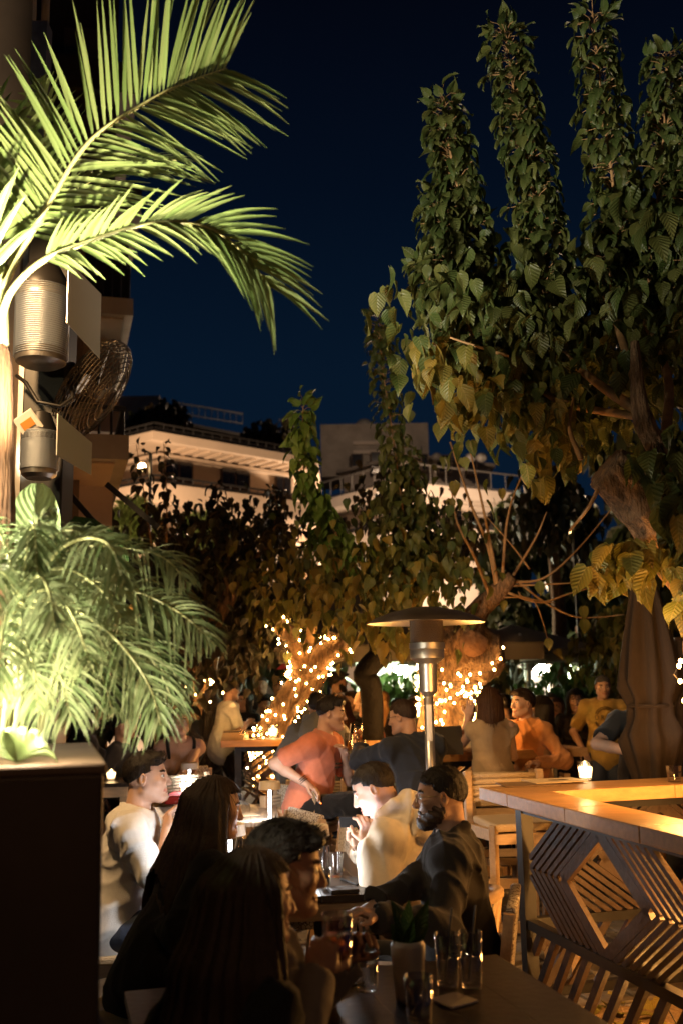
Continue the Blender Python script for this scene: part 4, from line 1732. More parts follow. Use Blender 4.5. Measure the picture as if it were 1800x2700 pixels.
def low_stool(label, group='low wooden stools'):
    t = thing('stool', label, 'stool', (0, 0, 0), 0, group)
    for x in (-.17, .17):
        for y in (-.17, .17):
            MB().bar((x * 1.1, y * 1.1, 0), (x, y, .40), .035, .035).build('leg', lightwood, t)
    MB().box(-.21, -.21, .40, .21, .21, .44).build('seat', rope, t, bevel=.012)
    for s_ in (-1, 1):
        MB().bar((-.17, .175 * s_, .2), (.17, .175 * s_, .2), .022, .03).build('stretcher', lightwood, t)
    return t


ls = low_stool('x')
cc, wa, bc = canvas_chair('x'), wood_armchair('x'), bar_chair('x')
rc = wood_armchair('x', 'round cane armchairs', True)
put(cc, -.52, 6.0, 116, 'patterned canvas chair turned away beside the salmon shirt, brightly lit')
put(cc, -.29, 5.55, 97, 'patterned canvas chair next to the hands holding the phone')
put(cc, -.60, 7.35, 128, 'patterned canvas chair in front of the cane armchair')
put(cc, -1.45, 9.15, 190, 'small patterned chair back in front of the dark lattice post')
put(rc, -.92, 7.55, 200, 'round cane armchair behind the lamp lit table')
put(bc, -.42, 7.7, 110, 'tall bar chair with dark jacket on it, left of the salmon shirt')
put(bc, .96, 5.80, 190, 'bar chair with woven back standing behind the right bar counter').scale = (1, 1, 1.19)
put(bc, -1.2, 8.0, -150, 'wooden chair with red cushion behind the leaning woman')
cu = MB().box(-1.39, 7.84, .727, -1.01, 8.17, .79).build('cushion', mat('red_cushion', (.5, .03, .015), .85), None, bevel=.02)
tag(cu, 'red cushion on the chair behind the leaning woman', 'cushion')


# ---------------------------------------------------------------- patio heaters
def patio_heater(label, x, y, rim_z, rr=.37, tilt=0.):
    t = thing('patio_heater', label, 'patio heater', (x, y, 0), 0, 'stainless patio heaters')
    c = (x, y, 0)
    MB().lathe([(.001, rim_z + .088), (.10, rim_z + .080), (.22, rim_z + .053), (.31, rim_z + .022), (rr, rim_z - .012), (rr + .003, rim_z - .018), (rr, rim_z - .020)], c, 40).build('reflector', mat('reflector_outside', (.16, .125, .10), .35, .85, var=.2, vscale=10), t, True)
    MB().lathe([(rr - .002, rim_z - .0185), (.30, rim_z + .012), (.21, rim_z + .043), (.10, rim_z + .068), (.001, rim_z + .075)], c, 40).build('reflector_lining', mat('reflector_alu', (.85, .80, .70), .42, .75), t, True)
    mesh_m = mat('burner_mesh', (.16, .12, .09), .45, .8, bump=.8, bscale=220)
    MB().lathe([(.105, rim_z + .06), (.105, rim_z - .14)], c, 28).build('burner_screen', mesh_m, t, True)
    MB().lathe([(.112, rim_z - .14), (.112, rim_z - .175), (.105, rim_z - .18), (.108, rim_z - .185), (.108, rim_z - .235), (.070, rim_z - .265), (.06, rim_z - .27)], c, 28).build('burner_housing', steel, t, 'auto')
    MB().lathe([(.06, rim_z - .265), (.055, rim_z - .44), (.042, rim_z - .455), (.03, rim_z - .47)], c, 24).build('neck', steel, t, 'auto')
    MB().tube([(x, y, .3), (x, y, rim_z - .45)], .030, 16).build('pole', steel, t, True)
    MB().lathe([(.23, 0), (.23, .04), (.20, .08), (.20, .42), (.16, .47), (.03, .5)], c, 24).build('gas_cylinder_cover', steel_d, t, 'auto')
    lab = MB()
    vs, fs = [], []
    for i in range(5):
        a = R(-125 + i * 16)
        for z in (rim_z - .52, rim_z - .74):
            vs.append((x + math.cos(a) * .0312, y + math.sin(a) * .0312, z))
    for i in range(4):
        fs.append((2 * i, 2 * i + 2, 2 * i + 3, 2 * i + 1))
    lab.add(vs, fs).build('warning_label', mat('label_paper', (.7, .66, .56), .6), t)
    return t


h1 = at(1122, 1636, 6.3)
patio_heater('steel patio heater with wide reflector dome, tall in the middle of the terrace', h1.x, 6.3, h1.z)
h2 = at(517, 1728, 12.6)
patio_heater('small far patio heater at the left edge of the dark tree', h2.x, 12.6, h2.z)
h3 = at(1388, 1722, 16)
patio_heater('distant patio heater glinting behind the man in the orange sweater', h3.x, 16, h3.z)

# ---------------------------------------------------------------- closed parasol on the right
pr = at(1712, 1800, 5.9)
par = thing('parasol', 'closed brown parasol hanging folded at the right edge', 'parasol', (pr.x, 5.9, 0))
brown = mat('parasol_cloth', (.016, .009, .006), .95, var=.2, vscale=6, bump=.25, bscale=160)
zt, zb = at(1700, 1495, 5.9).z, at(1700, 2055, 5.9).z
vs, fs = [], []
NL, NA = 14, 40
for i in range(NL):
    f = i / (NL - 1)
    z = zt + (zb - zt) * f
    base = .045 + .125 * math.sin(min(1, f * 1.35) * math.pi * .5) - (.05 if .60 < f < .72 else 0) + (-.08 * max(0, f - .75) / .25)
    for k_ in range(NA):
        a = 2 * math.pi * k_ / NA
        r_ = base * (1 + .20 * math.cos(8 * a + f * 2) + .06 * math.cos(3 * a + 4 * f))
        vs.append((pr.x + r_ * math.cos(a), 5.9 + r_ * math.sin(a), z - .10 * f * (1 + math.cos(4 * a)) * .5))
for i in range(NL - 1):
    for k_ in range(NA):
        k2 = (k_ + 1) % NA
        fs.append((i * NA + k_, i * NA + k2, (i + 1) * NA + k2, (i + 1) * NA + k_))
MB().add(vs, fs).build('canopy', brown, par, True)
MB().tube([(pr.x, 5.9, 0), (pr.x, 5.9, zt + .06)], .026, 10).build('pole', darkwood, par, True)
MB().box(pr.x - .3, 5.6, 0, pr.x + .3, 6.2, .08).build('base', steel_d, par)
MB().tube([(pr.x + math.cos(a / 4) * .125, 5.9 + math.sin(a / 4) * .125, zt + (zb - zt) * .66) for a in range(26)], .012, 6).build('strap', brown, par)
p2 = at(1795, 1800, 6.4)
par2 = thing('parasol', 'second folded brown parasol cut off by the right edge', 'parasol', (p2.x, 6.4, 0))
vs2 = [(p2.x + (v[0] - pr.x) * 1.15, 6.4 + (v[1] - 5.9) * 1.15, v[2] - .42) for v in vs]
MB().add(vs2, fs).build('canopy', brown, par2, True)
MB().tube([(p2.x, 6.4, 0), (p2.x, 6.4, zt - .4)], .026, 10).build('pole', darkwood, par2, True)

# ---------------------------------------------------------------- the dark planter in the left foreground
pn = onz(276, 2012, 1.47)
pf = onz(240, 1957, 1.47)
dirp = (pf - pn).normalized()
lf = Vector((-dirp.y, dirp.x, 0))
plm = mat('planter_bronze', (.060, .040, .026), .55, .2, var=.2, vscale=3)
pl = thing('planter', 'tall dark bronze planter box filling the lower left corner', 'planter', (pn.x - .3, pn.y + .4, 0))
up = Vector((0, 0, 1))
c0 = pn + lf * .55 + dirp * .42
MB().obox((c0.x, c0.y, .725), lf * .55, dirp * .42, up * .725).build('box', plm, pl, bevel=.012)
MB().obox((c0.x, c0.y, 1.4585), lf * .555, dirp * .425, up * .0125).build('rim', mat('planter_rim', (.12, .075, .045), .5, var=.25), pl, bevel=.006)
MB().obox((c0.x + lf.x * .1, c0.y, 1.4745), lf * .36, dirp * .30, up * .003).build('soil', soil, pl)

# ---------------------------------------------------------------- heaters and fan on the left post
post = thing('post', 'black square post carrying the cylinder heaters and the fan', 'post', (at(120, 1200, 5.7).x, 5.7, 0))
xa, xb = at(62, 1000, 5.7).x, at(172, 1000, 5.7).x
MB().box(xa, 5.7, 0, xb, 5.95, at(100, 560, 5.7).z).build('column', metal_bk, post, bevel=.01)
MB().box(xa - .12, 5.98, 0, xa - .02, 6.1, 6).build('side_plate', steel_d, post)
wallp = MB().box(-3.6, 6.12, 0, at(65, 900, 6.2).x, 6.2, 9)
o = wallp.build('wall_panel', facade_dk, None)
tag(o, 'brown wall panel behind the palm trunk at the left edge', 'wall')


def cyl_heater(label, px0, px1, py0, py1, D, tagm=False):
    a, b = at((px0 + px1) / 2, py0, D), at((px0 + px1) / 2, py1, D)
    r_ = (at(px1, py0, D).x - at(px0, py0, D).x) / 2
    cx, cy_ = a.x, D
    h_ = a.z - b.z
    t = thing('wall_heater', label, 'heater', (cx, D, b.z), 0, 'cylinder heaters on the black post')
    z0, z1 = b.z, a.z
    MB().lathe([(.001, z0), (r_ * .72, z0), (r_ * .95, z0 + .02), (r_, z0 + .05), (r_, z0 + h_ * .18)], (cx, cy_, 0), 32).build('lower_band', steel_d, t, 'auto')
    pm = mat('perforated_steel', (.42, .46, .52), .45, .7, bump=.25, bscale=320, stretch=(1, 1, .6))
    MB().lathe([(r_ * .985, z0 + h_ * .18), (r_ * .985, z0 + h_ * .82)], (cx, cy_, 0), 36).build('mesh_screen', pm, t, True)
    MB().lathe([(r_, z0 + h_ * .82), (r_, z1 - .02)] + [(r_ * 1.0, z1 - .02)], (cx, cy_, 0), 36).build('upper_band', steel, t, True)
    rb = MB()
    for q in range(34):
        rb.tube([(cx + math.cos(k_ / 24 * 2 * math.pi) * (r_ + .004), cy_ + math.sin(k_ / 24 * 2 * math.pi) * (r_ + .004), z0 + .05 + h_ * .026 * q) for k_ in range(25)], .0026, 4, False)
    rb.build('ribbing', pm, t, True)
    MB().lathe([(r_ * 1.05, z1 - .03), (r_ * 1.05, z1), (r_ * .55, z1 + .13), (.001, z1 + .15)], (cx, cy_, 0), 32).build('cap', metal_bk, t, 'auto')
    sh = MB()
    sh.hexa([(cx + r_ + .02, cy_ - .10, z0 + h_ * .45), (cx + r_ + .025, cy_ - .10, z0 + h_ * .45), (cx + r_ + .165, cy_ + .10, z0 + h_ * .15), (cx + r_ + .16, cy_ + .10, z0 + h_ * .15),
             (cx + r_ + .02, cy_ - .10, z1 + .1), (cx + r_ + .025, cy_ - .10, z1 + .1), (cx + r_ + .165, cy_ + .10, z1 - .02), (cx + r_ + .16, cy_ + .10, z1 - .02)])
    sh.build('side_shield', steel, t)
    if tagm:
        MB().obox((cx - r_ * .4, cy_ - r_ * .95, z1 + .05), (.05, -.01, .03), (.0, .003, .004), (-.03, -.02, .045)).build('sticker', mat('sticker_white', (.75, .7, .62), .5), t)
        MB().obox((cx - r_ * .4, cy_ - r_ * .95 - .006, z1 + .045), (.03, -.006, .018), (.0, .002, .002), (-.012, -.008, .018)).build('sticker_print', mat('sticker_orange', (.6, .25, .04), .5), t)
    return t


cyl_heater('upper cylinder heater in perforated steel under the palm crown', 48, 182, 752, 965, 5.45)
cyl_heater('lower smaller cylinder heater with a sticker on its cap', 60, 154, 1150, 1262, 5.4, True)

# fan seen from the side
fc = at(262, 1040, 5.9)
fan = thing('fan', 'large dark cage fan tilted on the black post', 'fan', fc)
axd = Vector((.82, .06, -.56)).normalized()
sx_ = axd.cross(Vector((0, 0, 1))).normalized()
sy_ = sx_.cross(axd)
RF = .34
cage = MB()
for rr_, o_ in ((.08, .075), (.14, .07), (.20, .06), (.23, .053), (.26, .045), (.285, .033), (.31, .02), (.325, .006), (.34, -.01), (.345, -.05), (.345, -.03), (.345, -.07), (.34, -.09), (.325, -.108), (.30, -.125), (.26, -.134), (.22, -.14), (.12, -.15)):
    cage.tube([fc + axd * o_ + (sx_ * math.cos(k_ / 28 * 6.2832) + sy_ * math.sin(k_ / 28 * 6.2832)) * rr_ for k_ in range(29)], .0035, 4, False)
for k_ in range(40):
    a = k_ / 40 * 6.2832
    dv = sx_ * math.cos(a) + sy_ * math.sin(a)
    cage.tube([fc + dv * .07 + axd * .075, fc + dv * .20 + axd * .06, fc + dv * .31 + axd * .02, fc + dv * .345 - axd * .05, fc + dv * .30 - axd * .125, fc + dv * .1 - axd * .15], .0025, 4, False)
cage.build('cage', mat('fan_wire', (.10, .075, .05), .4, .7), fan)
for k_ in range(3):
    a = k_ / 3 * 6.2832 + .4
    dv = sx_ * math.cos(a) + sy_ * math.sin(a)
    dv2 = sx_ * math.cos(a + .7) + sy_ * math.sin(a + .7)
    MB().hexa([fc + dv * .05 - axd * .02, fc + dv2 * .05 - axd * .06, fc + dv2 * .29 - axd * .08, fc + dv * .29 - axd * .01, fc + dv * .05 - axd * .015, fc + dv2 * .05 - axd * .055, fc + dv2 * .29 - axd * .075, fc + dv * .29 - axd * .005]).build('blade', metal_bk, fan)
MB().tube([fc - axd * .12, fc - axd * .36], [.075, .085], 16).build('motor', mat('motor_black', (.03, .028, .026), .4, .4), fan, 'auto')
MB().tube([fc - axd * .3, at(150, 1010, 5.8)], .03, 8).build('bracket', metal_bk, fan)
MB().tube([at(190, 990, 5.6), at(192, 1050, 5.55), at(160, 1072, 5.5), at(100, 1060, 5.5), at(70, 1010, 5.55), at(45, 990, 5.6)], .012, 6).build('cable', metal_bk, fan, True)

# ---------------------------------------------------------------- table lamps, candles, glasses
ledtube = emis('led_column', (.94, .97, 1), 26)


def table_lamp(label, x, y, z, h_=.24):
    t = thing('table_lamp', label, 'table lamp', (x, y, z), 0, 'cordless white table lamps')
    c = (x, y, z)
    wm = mat('lamp_white_shell', (.7, .62, .5), .5)
    MB().lathe([(.001, 0), (.05, 0), (.05, .012), (.012, .016)], c, 20).build('base', wm, t, 'auto')
    MB().lathe([(.0085, .014), (.0085, h_ - .03)], c, 10).build('light_column', ledtube, t, True)
    MB().lathe([(.001, h_ - .03), (.072, h_ - .036), (.066, h_ + .012), (.001, h_ + .016)], c, 24).build('shade', wm, t, 'auto')
    return t


LAMPS = [('table lamp with pale disc shade on the far pitcher table', at(500, 2085, 8.2), .25),
         ('table lamp with pale disc shade on the grey wooden table', onz(712, 2166, .746), .24),
         ('table lamp hidden behind the long-haired woman, beside the white tee', Vector((-.53, 4.70, .745)), .25),
         ('table lamp hidden behind the dark-haired man in front of the hoodie', Vector((-.15, 4.70, .745)), .24)]
for lb, p, h_ in LAMPS:
    table_lamp(lb, p.x, p.y, .746, h_)


def tumbler(label, x, y, z, r_=.036, h_=.10, drink=None, straw=None, group='clear drinking glasses', facets=False, cat='glass', n=18):
    t = thing('drinking_glass', label, cat, (x, y, z), 0, group)
    c = (x, y, z)
    MB().lathe([(.001, .001), (r_ * .82, .001), (r_ * .86, .012), (r_, h_), (r_ - .002, h_), (r_ * .82, .016), (.001, .012)], c, n).build('tumbler', glassm, t, 'auto' if facets else True)
    if drink:
        MB().lathe([(.001, .0135), (r_ * .80, .0165), (r_ * .78 + (r_ - .004 - r_ * .78) * .6, h_ * .6), (.001, h_ * .6)], c, n).build('drink', drink, t, True)
    if straw:
        MB().tube([(x - .01, y, z + .015), (x + .02, y + .005, z + h_ + .07)], .003, 5).build('straw', straw, t)
    return t


amber = thin_glass('amber_drink', (1, .62, .2), .05)
blackstraw = mat('straw_black', (.01, .01, .01), .4)
whitestraw = mat('straw_white', (.7, .65, .55), .4)
cola = mat('cola', (.012, .006, .004), .05)
T2z, T1z = .746, .746


def gl(lbl, px, py, z, r_, h_, **k):
    p = onz(px, py, z)
    return tumbler(lbl, p.x, p.y, z, r_, h_, **k)


gl('tall glass with black straw on the lamp lit dark table', 852, 2306, T2z, .034, .13, straw=blackstraw)
gl('fluted tumbler next to the straw glass on the lamp lit table', 886, 2312, T2z, .036, .105, facets=True, n=12)
gl('small dark cola bottle glass in front of the lamp lit glasses', 860, 2345, T2z, .024, .09, drink=cola)
gl('bright cup beside the long-haired woman, with white straw', 622, 2262, T2z, .04, .115, straw=whitestraw)
gl('short tumbler on the near table below the raised glass', 967, 2612, T2z, .037, .12)
gl('tall highball glass with dark straw on the near table', 1180, 2602, T2z, .037, .15, straw=blackstraw)
gl('tall empty glass at the right end of the near table', 1243, 2606, T2z, .035, .16, straw=blackstraw)
gl('glass at the bottom edge of the near table', 1105, 2698, T2z, .038, .12)
gl('water tumbler on the right bar counter near the edge', 1777, 2062, 1.082, .042, .085, facets=True, n=10)
for lb, px, py, r_, h_, kw in (('clear pitcher glass on the far pitcher table', 470, 2086, .045, .15, {}), ('tall water glass between the pitchers', 492, 2090, .04, .17, {}), ('glass beside the leafy jug on the far table', 545, 2082, .042, .15, {}), ('low glass in front of the pitchers', 505, 2094, .035, .11, {})):
    p = at(px, py, 8.2)
    tumbler(lb, p.x, 8.2 + (py - 2088) * .02, .746, r_, h_, **kw)
for lb, px, D, r_, h_, kw in (('tall cocktail with straw on the middle counter', 918, 8.0, .032, .15, dict(drink=amber, straw=whitestraw)), ('short amber tumbler on the middle counter', 950, 7.9, .036, .10, dict(drink=amber)), ('small glass on the back left counter', 686, 10.6, .032, .085, dict(drink=amber)), ('votive glass by the white sleeve on the back counter', 640, 10.7, .03, .05, {})):
    p = at(px, 1950, D)
    tumbler(lb, p.x, D, 1.082, r_, h_, **kw)
# stemmed wine glass on the middle counter
p = at(944, 1950, 8.25)
t = thing('wine_glass', 'stemmed wine glass between the cocktails on the middle counter', 'wine glass', (p.x, 8.25, 1.082))
MB().lathe([(.03, .001), (.03, .004), (.004, .01), (.004, .09), (.03, .12), (.036, .16), (.03, .21), (.028, .21), (.034, .16), (.028, .124), (.001, .10)], (p.x, 8.25, 1.082), 18).build('bowl', glassm, t, True)


def candle(label, x, y, z, r_=.043, h_=.105, s=9, power=1.2):
    t = thing('candle_holder', label, 'candle', (x, y, z), 0, 'candles in glass holders')
    c = (x, y, z)
    MB().lathe([(.001, .0), (r_ * .8, .0), (r_ * .84, .012), (r_, h_), (r_ - .003, h_), (r_ * .8, .016), (.001, .012)], c, 20).build('holder', glassm, t, True)
    MB().lathe([(.001, .017), (r_ * .78, .017), (r_ * .90, h_ * .68), (.001, h_ * .70)], c, 18).build('wax', emis('glowing_wax', (1, .66, .30), s), t, True)
    MB().lathe([(.001, h_ * .7), (.006, h_ * .78), (.001, h_ * .98)], c, 8).build('flame', emis('candle_flame', (1, .72, .3), 40), t, True)
    return t


p = onz(1543, 2058, 1.082)
candle('glowing candle in a glass on the right bar counter', p.x, p.y, 1.082)
p = at(300, 1960, 8.0)
candle('candle in a glass under the palm fronds', -1.83, 8.0, .902, .04, .085, 8)
p = at(722, 1935, 10.4)
candle('bright candle glass on the back left counter corner', p.x, 10.3, 1.082, .05, .12, 9)

# menus on the right counter
paper = mat('menu_paper', (.62, .48, .30), .7)
mp = onz(1460, 2062, 1.0825)
for i_, (dx, dy, rz_, lb) in enumerate(((0, 0, .25, 'cream menu sheet printed with a dark oval, on the right counter'), (-.16, -.10, .12, 'folded dark menu under the cream sheet on the right counter'))):
    t = thing('menu', lb, 'menu', (mp.x + dx, mp.y + dy, 1.082 + .0 + (0 if i_ else .006)), rz_)
    MB().box(-.15, -.10, 0, .15, .10, .005).build('sheet', paper if not i_ else mat('menu_board', (.2, .12, .06), .6), t, local=True)
    if not i_:
        MB().lathe([(.001, .0055), (.05, .0055)], (.02, 0, 0), 20).build('print', mat('print_dark', (.08, .05, .03), .7), t, local=True).scale = (1.2, .6, 1)

# vase with dark leaves on the near table
vp = onz(1078, 2640, .746)
t = thing('vase', 'pale frosted bottle vase with dark leaves on the near table', 'vase', (vp.x, vp.y, .746))
MB().lathe([(.001, 0), (.038, 0), (.04, .02), (.046, .10), (.05, .15), (.042, .165), (.040, .165), (.047, .15), (.001, .15)], vp, 22).build('bottle', mat('frosted_glass', (.30, .27, .23), .35, spec=.5), t, True)
# tablet and paper box on the middle counter
p = at(1180, 1925, 7.6)
t = thing('tablet', 'dark tablet in a case leaning on the middle counter', 'tablet', (p.x, 7.6, 1.082))
MB().obox((p.x, 7.6, 1.185), (.105, .01, 0), (0, .006, .002), (0, .03, .10)).build('case', mat('tablet_case', (.02, .018, .016), .5), t)
p = at(1200, 1920, 7.95)
t = thing('napkin_box', 'white paper box behind the tablet on the middle counter', 'box', (p.x, 7.95, 1.082))
MB().box(p.x - .16, 7.85, 1.082, p.x + .15, 8.05, 1.235).build('carton', mat('white_card', (.72, .62, .42), .7), t, bevel=.006)
MB().box(p.x - .163, 7.847, 1.236, p.x + .153, 8.053, 1.25).build('lid', mat('white_card', (.7, .6, .4), .7), t, bevel=.004)

# ---------------------------------------------------------------- leaves
bark = mat('bark', (.15, .085, .04), .9, var=.75, vscale=16, bump=1.0, bscale=30, stretch=(3, 3, .8))
twig_m = mat('twig_bark', (.24, .135, .055), .8, var=.3, vscale=20)
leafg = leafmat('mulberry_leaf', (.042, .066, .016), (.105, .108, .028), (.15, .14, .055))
leafy = leafmat('mulberry_leaf_yellow_lit', (.085, .10, .018), (.20, .145, .028), (.30, .22, .08))  # yellow leaves; the tint also stands in for warm light on foliage
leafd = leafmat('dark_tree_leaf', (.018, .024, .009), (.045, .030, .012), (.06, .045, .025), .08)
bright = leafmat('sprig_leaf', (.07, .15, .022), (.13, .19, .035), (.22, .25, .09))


def leaf_geom(w=.80, fold=.16, droop=.30, curl=.0, rich=True, seed=0, lobe=.10):
    r_ = random.Random(seed)
    rows = [(0, .16), (.10, .40), (.28, .50), (.48, .43), (.68, .29), (.85, .13), (1, .008)] if rich else [(0, .2), (.22, .5), (.55, .38), (.85, .13), (1, .01)]
    cols = [-1, -.55, 0, .55, 1] if rich else [-1, 0, 1]
    V, UV = [], []
    for i, (v, hw) in enumerate(rows):
        for c in cols:
            jag = (1 + r_.uniform(-.07, .07)) if abs(c) == 1 else 1
            x = c * hw * w * jag
            y = v - (lobe * abs(c) if i == 0 else lobe * .35 * abs(c) if i == 1 else 0) + .03 * abs(c) * r_.uniform(-1, 1)
            z = abs(c) ** 1.3 * hw * w * fold * 2 - droop * v * v + curl * c * v * .3 + r_.uniform(-.012, .012) - (.06 * abs(c) ** 3 * hw if rich else 0)
            V.append((x, y, z))
            UV.append((.5 + c * hw, v))
    n = len(cols)
    Q = []
    for i in range(len(rows) - 1):
        for j in range(n - 1):
            a = i * n + j
            Q.append((a, a + 1, a + n + 1, a + n))
    return np.array(V), np.array(Q), np.array(UV)


RICH = [leaf_geom(.78, .10 + .05 * (s % 4), .18 + .12 * (s % 5), (s % 3 - 1) * .4, True, s) for s in range(8)]
LITE = [leaf_geom(.8, .10 + .06 * (s % 4), .2 + .12 * (s % 4), 0, False, s + 20) for s in range(8)]


def frame_from(dy, n):
    """columns x, y, z of a leaf frame: tip direction dy, blade normal near n"""
    y = unit(np.asarray(dy, float))
    z = np.asarray(n, float)
    z = z - y * (z @ y)
    if np.linalg.norm(z) < 1e-4:
        z = np.cross(y, [1, 0, 0])
    z = unit(z)
    x = np.cross(y, z)
    return np.stack([x, y, z], 1)


LEAFMESH = {}


def leaf_objects(root, L, m, name='leaf'):
    """each leaf an object of its own sharing one of eight blades; L = list of (pos, frame, size)"""
    base = np.array(WM[root.name].translation)
    for i, (p, Fm, s_) in enumerate(L):
        key = (m.name, i % 8)
        if key not in LEAFMESH:
            V, Q, UV = RICH[i % 8]
            LEAFMESH[key] = mesh_np('leaf', V, Q, smooth=True, mats=[m], uv=UV, attr=np.full(len(V), .15 + .1 * (i % 8)))
        o = bpy.data.objects.new(name, LEAFMESH[key])
        COL.objects.link(o)
        o.parent = root
        M = np.eye(4)
        M[:3, :3] = Fm * s_
        M[:3, 3] = np.asarray(p) - base
        o.matrix_local = Matrix(M.tolist())


def leaf_mass(root, L, m, name='foliage', rich=False, seed=1):
    if not L:
        return None
    rs = np.random.RandomState(seed)
    src = RICH if rich else LITE
    VV, QQ, UU, AA = [], [], [], []
    n = 0
    for i, (p, Fm, s_) in enumerate(L):
        V, Q, UV = src[i % 8]
        VV.append((V * s_) @ Fm.T + np.asarray(p))
        QQ.append(Q + n)
        UU.append(UV)
        AA.append(np.full(len(V), rs.rand()))
        n += len(V)
    V = np.concatenate(VV) - np.array(WM[root.name].translation)
    me = mesh_np(name, V, np.concatenate(QQ), smooth=True, mats=[m], uv=np.concatenate(UU), attr=np.concatenate(AA))
    o = link(name, me, root)
    o['kind'] = 'stuff'
    return o


def bez(pts, n):
    """smooth curve through world points (Catmull-Rom)"""
    P_ = [np.array(p, float) for p in pts]
    P_ = [2 * P_[0] - P_[1]] + P_ + [2 * P_[-1] - P_[-2]]
    out = []
    segs = len(P_) - 3
    for i in range(n):
        t = i / (n - 1) * segs
        k_ = min(int(t), segs - 1)
        t -= k_
        a, b, c, d = P_[k_:k_ + 4]
        out.append(.5 * ((2 * b) + (c - a) * t + (2 * a - 5 * b + 4 * c - d) * t * t + (3 * b - a - 3 * c + d) * t ** 3))
    return out


def shoot(path, n, size, rs, spread=.10, twigs=None, taper=.55, r0=.012):
    """an upright shoot: leaves in a spiral round the stem, hanging outward"""
    C = bez(path, 40)
    L = []
    if twigs is not None:
        twigs.tube(C[::3] + [C[-1]], [r0 * (1 - .75 * i / 13) for i in range(len(C[::3]) + 1)], 6)
    for i in range(n):
        f = (i + .5) / n
        p = C[min(39, int(f * 39))] + rs.normal(size=3) * .012
        a = i * 2.4 + rs.uniform(-.5, .5)
        out = np.array([math.cos(a), math.sin(a), 0])
        sz = size * (1 - (1 - taper) * f ** 2) * rs.uniform(.72, 1.22)
        pet = spread * rs.uniform(.4, 1.1) * (1 - .35 * f)
        q = p + out * pet + np.array([0, 0, .03])
        dr = unit(out * rs.uniform(.35, .9) + np.array([0, 0, rs.uniform(-1.1, -.25) if f < .95 else .5]) + rs.normal(size=3) * .15)
        nm = unit(out * .8 + np.array([0, 0, .7]) + rs.normal(size=3) * .25)
        L.append((q, frame_from(dr, nm), sz))
        if twigs is not None and i % 2 == 0:
            twigs.tube([p, (p + q) / 2 + np.array([0, 0, .015]), q], .0025, 3, False)
    return L


def inpoly(x, y, poly):
    c = False
    j = len(poly) - 1
    for i in range(len(poly)):
        if (poly[i][1] > y) != (poly[j][1] > y) and x < (poly[j][0] - poly[i][0]) * (y - poly[i][1]) / (poly[j][1] - poly[i][1]) + poly[i][0]:
            c = not c
        j = i
    return c


def fill(poly, D0, D1, n, s0, s1, rs, clump=0):
    """leaves spread through a crown volume whose outline is poly"""
    xs, ys = [p[0] for p in poly], [p[1] for p in poly]
    L = []
    cl = []
    while len(L) < n:
        if clump and (not cl or rs.rand() < 1 / clump):
            x, y = rs.uniform(min(xs), max(xs)), rs.uniform(min(ys), max(ys))
            if not inpoly(x, y, poly):
                continue
            cl = [np.array(at(x, y, rs.uniform(D0, D1)))]
        if clump:
            p = cl[0] + rs.normal(size=3) * .17
        else:
            x, y = rs.uniform(min(xs), max(xs)), rs.uniform(min(ys), max(ys))
            if not inpoly(x, y, poly):
                continue
            p = np.array(at(x, y, rs.uniform(D0, D1)))
        a = rs.uniform(0, 6.283)
        out = np.array([math.cos(a), math.sin(a), 0])
        dr = out * rs.uniform(.2, .9) + np.array([0, 0, -rs.uniform(.3, 1.1)])
        nm = unit(out * .8 + np.array([0, 0, .6]) + rs.normal(size=3) * .35)
        L.append((p, frame_from(dr, nm), rs.uniform(s0, s1)))
    return L


rs = np.random.RandomState(11)


def A(lst):
    return [np.array(at(x, y, d)) for x, y, d in lst]


def knobby(path, radii, seed, n=14, seg=26, amp=.16, rough=.09):
    """gnarled trunk as a lumpy tube"""
    C = bez(path, seg)
    Rr = np.interp(np.linspace(0, 1, seg), np.linspace(0, 1, len(radii)), radii)
    r_ = random.Random(seed)
    ph = [(r_.randint(1, 4), r_.uniform(4, 16), r_.uniform(0, 6), r_.uniform(.4, 1)) for _ in range(7)]
    vs, fs = [], []
    prev = None
    for i, p in enumerate(C):
        d = unit(C[min(i + 1, seg - 1)] - C[max(i - 1, 0)])
        if prev is None:
            x = unit(np.cross(d, [0, 1, 0.01]))
        else:
            x = unit(prev - d * (prev @ d))
        prev = x
        y = np.cross(d, x)
        f = i / (seg - 1)
        for k_ in range(n):
            a = 6.2832 * k_ / n
            b = sum(w_ * math.sin(m_ * a + fz * f + p_) for m_, fz, p_, w_ in ph) / 3
            ridge = rough * (.9 * (abs(math.sin(4.5 * a + 2 * f + 1.5 * math.sin(9 * f + a))) - .6) + .6 * (abs(math.sin(8 * a - 9 * f + 2 * math.sin(14 * f))) - .6) + .35 * math.sin(23 * f + 5 * a) * math.sin(17 * f - 3 * a))
            vs.append(p + (x * math.cos(a) + y * math.sin(a)) * Rr[i] * (1 + amp * b + ridge))
    for i in range(seg - 1):
        for k_ in range(n):
            k2 = (k_ + 1) % n
            fs.append((i * n + k_, i * n + k2, (i + 1) * n + k2, (i + 1) * n + k_))
    fs.append(tuple(range(n - 1, -1, -1)))
    fs.append(tuple((seg - 1) * n + k_ for k_ in range(n)))
    return vs, fs, C, Rr


bulb_m = emis('fairy_bulb', (1, .52, .15), 105, False)


